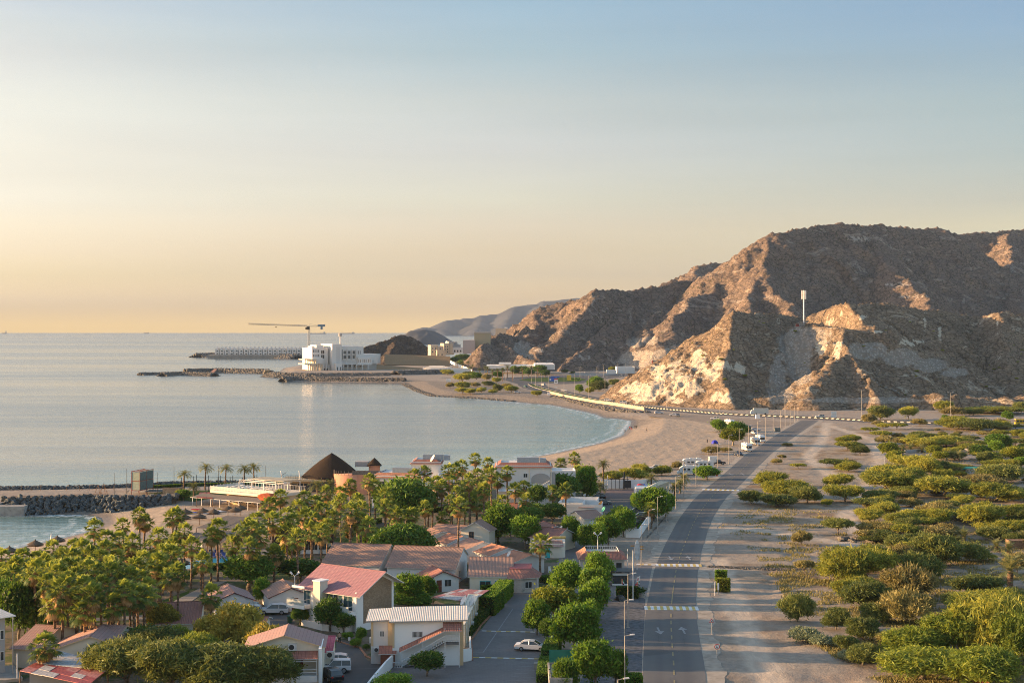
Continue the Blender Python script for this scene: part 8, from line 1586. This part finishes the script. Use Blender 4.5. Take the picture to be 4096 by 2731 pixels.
stroke([(-.02,2.45),(-.10,2.46),(-.12,2.41),(-.05,2.375),(-.12,2.34),(-.12,2.29),(-.02,2.28)],.018); stroke([(.08,2.35),(.10,2.37),(.08,2.39),(.06,2.37),(.08,2.35)],.018); mb.build('digits',m_sblk,s4); MB().box(-.3,.3,-.2,.2,-.05,.03).build('footing',m_conc,s4)
s5 = thing('hump_sign','red triangular speed hump warning sign on the right verge','road sign',tuple(G(2846,2538))); MB().cyl((0,0,0),(0,0,2.1),.035,None,8).build('pole',m_gal,s5); MB().prism([(-.37,2.0),(.37,2.0),(0,2.64)],-.05,-.03,axis='y').build('plate',m_sred,s5); MB().prism([(-.25,2.07),(.25,2.07),(0,2.5)],-.06,-.05,axis='y').build('face',m_swh,s5); MB().prism([(-.15,2.12)] + [(.15 * math.cos(t),2.13 + .08 * math.sin(t)) for t in np.linspace(math.pi,0,8)] + [(.15,2.12)],-.07,-.06,axis='y').build('hump_symbol',m_sblk,s5)
s6 = thing('no_entry_sign','round red no entry sign beside the entrance planter','road sign',tuple(G(2547,2385))); MB().cyl((0,0,0),(0,0,2.4),.035,None,8).build('pole',m_gal,s6); MB().cyl((0,-.06,2.15),(0,-.03,2.15),.28,None,24).build('plate',m_sred,s6); MB().box(-.18,.18,-.075,-.06,2.1,2.2).build('bar',m_swh,s6)
bn = thing('entrance_banner','small tilted white banner sign with red edges above the no entry sign','sign',tuple(G(2553,2388))); MB().cyl((0,0,0),(0,0,3.6),.04,None,6).build('pole',m_gal,bn); MB().prism([(-.35,2.8),(.25,3.0),(.35,3.9),(-.25,3.6)],-.04,.0,axis='y').build('panel',m_swh,bn); MB().prism([(-.16,3.0),(.02,3.06),(.04,3.6),(-.12,3.5)],-.06,-.045,axis='y').build('emblem',m_sred,bn)
def flag(label,px,py,h):
    o = thing('flag',label,'flag',tuple(G(px,py)),0,'national flags'); MB().cyl((0,0,0),(0,0,h),.025,None,6).build('pole',m_gal,o); t = h - .1
    for i,(m_,z0,z1) in enumerate(((paint('flag_green',(.02,.22,.06),.8,.05),t - .3,t),(m_swh,t - .6,t - .3),(m_sblk,t - .9,t - .6))): MB().add([(.12,0,z0),(.42,.05,z0 - .3),(.42,.05,z1 - .3),(.12,0,z1)],[(0,1,2,3)]).build('stripe',m_,o)
    MB().add([(.0,0,t - .95),(.12,0,t - .95),(.12,0,t + .02),(0,0,t + .02)],[(0,1,2,3)]).build('red_band',m_sred,o)
flag('left flag in front of the guard shelter',2488,2372,2.7); flag('right flag drooping beside the no entry sign',2549,2372,2.6)
ch = thing('chevron_sign','stacked white chevron boards facing the junction','road sign',tuple(G(3335,1672))); MB().box(-.9,-.8,0,.1,0,2.2).box(.8,.9,0,.1,0,2.2).build('post',m_gal,ch)
for z in (.4,2.2): MB().box(-1.5,1.5,-.06,-.02,z,z + 1.6).build('board',m_swh,ch)
def board(name,label,px,yb,w_,h,z,mat,cat='road sign',n=1): o = thing(name,label,cat,tuple(G(px,yb))); MB().box(-.06,.06,0,.12,0,z + h).build('post',m_gal,o); MB().box(-w_ / 2,w_ / 2,-.05,0,z,z + h).build('panel',mat,o); return o
m_sblue = paint('sign_blue',(.02,.10,.45),.5,.05,2); b1 = board('direction_sign','large blue direction sign above the median by the roundabout',2212,1540,6.5,3.0,3.4,m_sblue); MB().box(-2,5.6,-.06,-.0,6.6,7.8).build('panel',m_sblue,b1); MB().box(-3.0,-1.6,-.08,-.05,4.2,5.6).build('arrow_field',m_swh,b1)
b2 = board('warning_display_board','white board with a red strip beside the blue direction sign',2224,1546,3.2,4.2,2.6,m_swh); MB().box(-1.6,1.6,-.08,-.05,5.9,6.8).build('red_strip',m_sred,b2); MB().box(-.5,.5,-.08,-.05,3.6,4.8).build('emblem',m_sblk,b2); board('warning_display_board','orange red roadwork board on the tunnel road',2558,1502,5,3,1.2,paint('signal_orange',(.65,.10,.03),.5,.05)); board('warning_display_board','yellow painted destination display at the front of the green bus',2276,1525,4.2,5,1,paint('display_glow_yellow',(.75,.5,.06),.5,.05)); board('small_sign','small white sign on the coast road below the blue sign',2224,1562,2.2,1,2.2,m_swh); board('map_board','white resort map board with blue top among the palms',183,2460,.95,1.0,1.1,m_swh,'sign'); board('small_sign','little white sign beside the cyan framed windows',1898,2362,.5,.9,.8,m_swh,'sign')  # yellow board stands for the bus's lit destination display; its glow is only paint
board('small_sign','white notice board on the bend beside the teal door house',2199,2300,.6,1.2,.6,m_swh,'sign'); board('small_sign','small white garden sign near the walking man',1397,2578,.35,.5,.7,m_swh,'sign')
b3 = board('marker_post','stout white marker panel in front of the nearer verge hedge',2873,2376,.3,1.3,.8,m_swh,'post')
# plates of dishes
def dish(label,px,py,z,r,mat=m_wframe,ry=35,rz=200):
    o = thing('satellite_dish',label,'satellite dish',tuple(G(px,py,z)),R(rz)); mb = MB(); n = 16; V = [(0,0,0)]
    for j in (1,2,3): V += [(j / 3 * r * math.cos(6.28 * i / n),j / 3 * r * math.sin(6.28 * i / n),.3 * r * (j / 3) ** 2) for i in range(n)]
    mb.add(V,[(0,1 + i,1 + (i + 1) % n) for i in range(n)] + [(1 + j * n + i,1 + (j + 1) * n + i,1 + (j + 1) * n + (i + 1) % n,1 + j * n + (i + 1) % n) for j in (0,1) for i in range(n)]); d = mb.build('reflector',mat,o); d.rotation_euler = (0,R(70 - ry * .3),0); MB().cyl((0,0,-1.4),(0,0,0),.05,None,6).build('stand',m_gal,o)
    f_ = MB().tube([(r,0,.2 * r),(0,0,r * .9)],.03,4).build('feed_arm',m_gal,d)
dish('orange satellite dish behind the low parapet roofs',2404,2016,3.6,.9,MATS['orange_wood']); dish('green satellite dish at the end of the low parapet roofs',2416,2037,3.9,.8,paint('green_dish',(.12,.5,.32),.6,.05)); dish('left white dish on the cream maroon roofed cottage',2245,2114,4.2,.7); dish('right white dish on the cream maroon roofed cottage',2267,2122,3.8,.8); dish('left dish behind the stair building roof',1858,2402,4.2,.9); dish('right dish behind the stair building roof',1894,2404,4.2,1.0); dish('small dish between the orange cottage roofs',2038,2216,3.6,.7); dish('white dish on the roof of the tank villa',1733,1834,11,1.1)
yd = MB().tube([(0,0,0),(0,0,.5),(.8,0,.9),(3.6,0,.9)],.28,8).build('yellow_duct',m_y); yd.location = G(2195,2166,3.3); setp(yd,'yellow ventilation duct on the roof behind the teal door house','duct')
# planter, bins, heaps
pn = thing('planter','pale round planter with a small plant at the entrance corner','planter',tuple(G(2566,2387))); MB().cyl((0,0,0),(0,0,.8),.6,.75,14).build('pot',m_conc,pn); V,F_,t = leafcloud([(0,0,1.05,.55,.55,.4)],160,.16,9); link('foliage',crown_obj(V,F_,t,L_ficus,'foliage'),pn)
for x,y in ((1500,2612 + 10),(1520,2618)): pass
wp = thing('white_planter','white rectangular planter box with greenery by the stair building door','planter',tuple(G(1512,2628))); MB().box(-.8,.8,-.3,.3,0,.45).build('trough',m_wframe,wp); V,F_,t = leafcloud([(0,0,.6,.7,.3,.35)],140,.14,9); link('foliage',crown_obj(V,F_,t,L_ficus,'foliage'),wp)
gb = thing('wheelie_bin','dark green waste bin under the double headed garden lamp','bin',tuple(G(1160,2490))); MB().prism([(-.35,.1),(.35,.1),(.42,1.1),(-.42,1.1)],-.4,.4,axis='y').build('bin',paint('bin_green',(.02,.09,.05),.6,.05),gb); MB().box(-.45,.45,-.45,.42,1.1,1.2).build('lid',MATS['bin_green'],gb)
sk = thing('skip','grey metal rubbish skip among the road lamps','skip',tuple(G(3110,1725))); MB().prism([(-1.2,.3),(1.2,.3),(1.7,1.8),(-1.7,1.8)],-.8,.8,axis='y').build('tub',paint('skip_grey',(.16,.18,.17),.7,.2),sk); MB().box(-1.2,1.2,-.7,.7,0,.3).build('runner',m_dk,sk)
cbx = MB().box(-.35,.35,-.25,.25,0,.5); cbx = cbx.build('cooler',m_sred); cbx.location = G(2868,1903); setp(cbx,'small red cool box under the roadside acacia','cool box'); MB().box(-.37,.37,-.27,.27,.5,.58).build('lid',m_swh,cbx)
bx_ = thing('concrete_block','rough concrete block beside the parking bays','block',tuple(G(2158,2674))); MB().box(-.8,.7,-.5,.5,0,.9).build('block',m_conc,bx_); MB().tube([(-.2,0,.9),(.4,0,1.2),(1.3,0,1.0)],.05,5).build('rebar',m_dk,bx_)
rock_run('gravel_heap',[G(2470,2402),G(2492,2400)],2.4,.9,0,m_stone_g,'heap of grey gravel in front of the tall dark hedge','gravel heap',420,(.10,.22),3)
o = rock_run('rubble_line',[G(2832,2265),G(2900,2268),G(2990,2272),G(3090,2276),G(3180,2276),G(3260,2278)],2.6,.18,0,m_stone,'long line of broken stones across the right verge','rubble',1400,(.10,.42),4)
white_rock = m_rock('pale_rubble',(.22,.20,.17),(.38,.35,.30),(.5,.46,.4),(.6,.56,.5),6,0); BMW = [b.copy() for b in BME]
for b in BMW: b.materials.clear(); b.materials.append(white_rock)
rb = random.Random(4)
for i in range(22):
    x = 3360 + rb.uniform(0,140); y = 2158 + rb.uniform(-8,12); s = rb.uniform(.35,.95); o = link('boulder',BMW[i % 8],None,None,tuple(G(x,y) + Vector((0,0,s * .15))),(0,0,rb.uniform(0,6)),(s * 1.4,s,s * .7)); setp(o,None,'boulder','pale boulders of the rubble heap'); o['label'] = 'pale boulder in the rubble heap beside the sandy track'
for i in range(46):
    x = rb.choice([rb.uniform(3690,3760),rb.uniform(3420,3600),rb.uniform(3690,3750)]); y = rb.uniform(1640,1668) if x > 3650 else rb.uniform(1632,1655); Y = 930; s = rb.uniform(.8,2.2); p = P(x,y,Y); z = hz('hill',p.x,Y); o = link('boulder',BMW[i % 8],None,None,(p.x,Y - 3,max(z,0) + s * .1),(rb.uniform(-.4,.4),0,rb.uniform(0,6)),(s,s,s * .8)); setp(o,'white boulder in the rockfall at the foot of the brown hill','boulder','white boulders at the hill foot')
for i in range(26):
    t = i / 25; x = 2575 + 85 * t; y = 2150 - 95 * t; s = rb.uniform(.2,.35); o = link('stone',BMW[i % 8],None,None,tuple(G(x + 14,y)),(0,0,rb.uniform(0,6)),(s,s,s)); setp(o,'whitewashed kerb stone in the row outside the boundary wall','stone','whitewashed stones outside the wall')
# low walled garden and green shade roof in the scrub
wallline('garden_wall',[(3620,1812),(3700,1805),(3850,1803),(3900,1806)],1.2,.3,w_grey,0,'low grey wall behind the row of young date palms','wall'); wallline('garden_wall',[(3808,1908),(3930,1910)],1.6,.4,w_grey,0,'low grey wall in front of the long green shade roof','wall')
sheetroof('shade_house','long low green netting shade house in the scrub',[(3795,1875),(4070,1875),(4066,1866),(3795,1866)],2.2,[MATS['green_net']],(10,1),21,cat='shade house')
gf = wallline('garden_fence',[(3900,2730),(3960,2790)],2.0,.12,m_rred,0,'rust coloured fence corner at the bottom right edge','fence')
o = flatblock('reed_hut','little wooden hut wall among the scrub on the right edge',G(4040,2195),G(4110,2195),3,1.8,m_wood,par=.05,cat='hut')
# ================================================================= PEOPLE
skin = paint('skin',(.30,.17,.10),.7,.05,4); hairm = paint('black_hair',(.015,.012,.01),.8,.05,4)
def person(label,px,py,top,legs,rz=0,stride=.25,h=1.74,arms=.15):
    root = thing('person',label,'person',tuple(G(px,py)),rz,'people on the beach' if py < 2000 else 'people by the hotel'); k = h / 1.74; V = []; E = []; Rr = []
    def v(x,y,z,r): V.append((x * k,y * k,z * k)); Rr.append(r * k); return len(V) - 1
    pel = v(0,0,.95,.14); ab = v(0,0,1.1,.13); ch = v(0,-.01,1.32,.155); nk = v(0,0,1.48,.06); hd = v(0,-.01,1.57,.085); ht = v(0,0,1.68,.095); E += [(pel,ab),(ab,ch),(ch,nk),(nk,hd),(hd,ht)]
    for s in (-1,1):
        hp = v(s * .09,0,.88,.1); kn = v(s * .10,-stride * .45 * s,.5,.062); an = v(s * .10,stride * -.75 * s + .05,.09,.042); to = v(s * .11,stride * -.75 * s - .13,.035,.035); E += [(pel,hp),(hp,kn),(kn,an),(an,to)]
        sh = v(s * .19,0,1.40,.062); el = v(s * (.24 + arms * .2),.05 + stride * .3 * s,1.12,.042); wr = v(s * (.25 + arms * .3),-.06 + stride * .5 * s,.88,.03); pa = v(s * (.25 + arms * .3),-.09 + stride * .5 * s,.81,.032); E += [(ch,sh),(sh,el),(el,wr),(wr,pa)]
        for j,(dx,L) in enumerate(((-.022,.07),(-.008,.08),(.008,.078),(.021,.062))): f = v(s * (.25 + arms * .3) + dx,-.12 + stride * .5 * s,.81 - L,.008); E.append((pa,f))
        th = v(s * (.25 + arms * .3) - s * .03,-.13 + stride * .5 * s,.79,.009); E.append((pa,th))
    me = bpy.data.meshes.new('body'); me.from_pydata(V,E,[]); o = link('body',me,root,skin); md = o.modifiers.new('skin','SKIN'); me.skin_vertices[0].data[0].use_root = True
    for i,r_ in enumerate(Rr): me.skin_vertices[0].data[i].radius = (r_,r_)
    o.modifiers.new('sub','SUBSURF').levels = 1; o.modifiers['sub'].render_levels = 1
    mb = MB()
    for (x,z) in ((-.032,1.60),(.032,1.60)): mb.cyl((x * k,-.085 * k,z * k),(x * k,-.098 * k,z * k),.012 * k,None,6)
    mb.build('eyes',m_sblk,root); MB().cyl((0,-.08 * k,1.57 * k),(0,-.115 * k,1.56 * k),.014 * k,.01,6).build('nose',skin,root)
    hb = MB(); n = 10
    for j in range(4):
        pass
    bmh = bmesh.new(); bmesh.ops.create_uvsphere(bmh,u_segments=12,v_segments=8,radius=.105 * k); bmesh.ops.translate(bmh,verts=bmh.verts,vec=(0,.018 * k,1.665 * k)); mh_ = bpy.data.meshes.new('hair'); bmh.to_mesh(mh_); bmh.free(); link('hair',mh_,root,hairm)
    sm = MB(); n = 14
    def ring(z,rx,ry,oy=0): return [(rx * math.cos(6.28 * i / n) * k,(oy + ry * math.sin(6.28 * i / n)) * k,z * k) for i in range(n)]
    rs_l = [ring(.92,.19,.14),ring(1.1,.175,.135),ring(1.3,.2,.14),ring(1.42,.17,.115),ring(1.47,.09,.08)]; sm.add(sum(rs_l,[]),[(j * n + i,j * n + (i + 1) % n,(j + 1) * n + (i + 1) % n,(j + 1) * n + i) for j in range(4) for i in range(n)])
    for s in (-1,1): sm.tube([(s * .17 * k,0,1.41 * k),(s * (.225 + arms * .1) * k,(.03 + stride * .15 * s) * k,1.24 * k)],[.075 * k,.068 * k],8)
    sm.build('shirt',top,root,True); lm = MB()
    for s in (-1,1): lm.tube([(s * .085 * k,0,.95 * k),(s * .10 * k,-stride * .45 * s * k,.5 * k),(s * .10 * k,(stride * -.75 * s + .05) * k,.14 * k)],[.13 * k,.085 * k,.065 * k],9)
    lm.build('trousers',legs,root,True); return root
c_ = lambda n_,c: paint(n_,c,.85,.05,4)
person('man in a beige shirt and dark trousers walking beside the hedge',1358,2571,c_('beige_shirt',(.42,.30,.22)),c_('dark_trousers',(.03,.03,.03)),R(10),.3,1.75)
for a in [('person in dark clothes standing nearest the waterline',2500,1730,c_('navy_shirt',(.03,.04,.08)),c_('dark_trousers',(0,) * 3),R(30),.1),('person in a red top beside another near the water',2519,1718,c_('red_shirt',(.5,.04,.04)),c_('dark_trousers',(0,) * 3),0,.15),('person in dark top beside the red top near the water',2525,1719,c_('navy_shirt',(0,) * 3),c_('red_shirt',(0,) * 3),0,.15),('left of two people in dark tops on the upper beach',2540,1714,c_('black_shirt',(.03,.03,.03)),c_('dark_trousers',(0,) * 3),0,.25),('right of two people in dark tops on the upper beach',2547,1714,c_('green_shirt',(.06,.1,.05)),c_('dark_trousers',(0,) * 3),0,.25),('lone person in a green top walking on the dry sand',2587,1725,c_('green_shirt',(0,) * 3),c_('navy_shirt',(0,) * 3),R(60),.35),('person standing left of the blue dome tent',2829,1772,c_('black_shirt',(0,) * 3),c_('dark_trousers',(0,) * 3),0,.1),('person standing near the far motorhome',2893,1709,c_('green_shirt',(0,) * 3),c_('dark_trousers',(0,) * 3),0,.1)]: person(*a)
finish_labels()
for o in bpy.data.objects:
    if '_used' in o: del o['_used']
if 0: pass
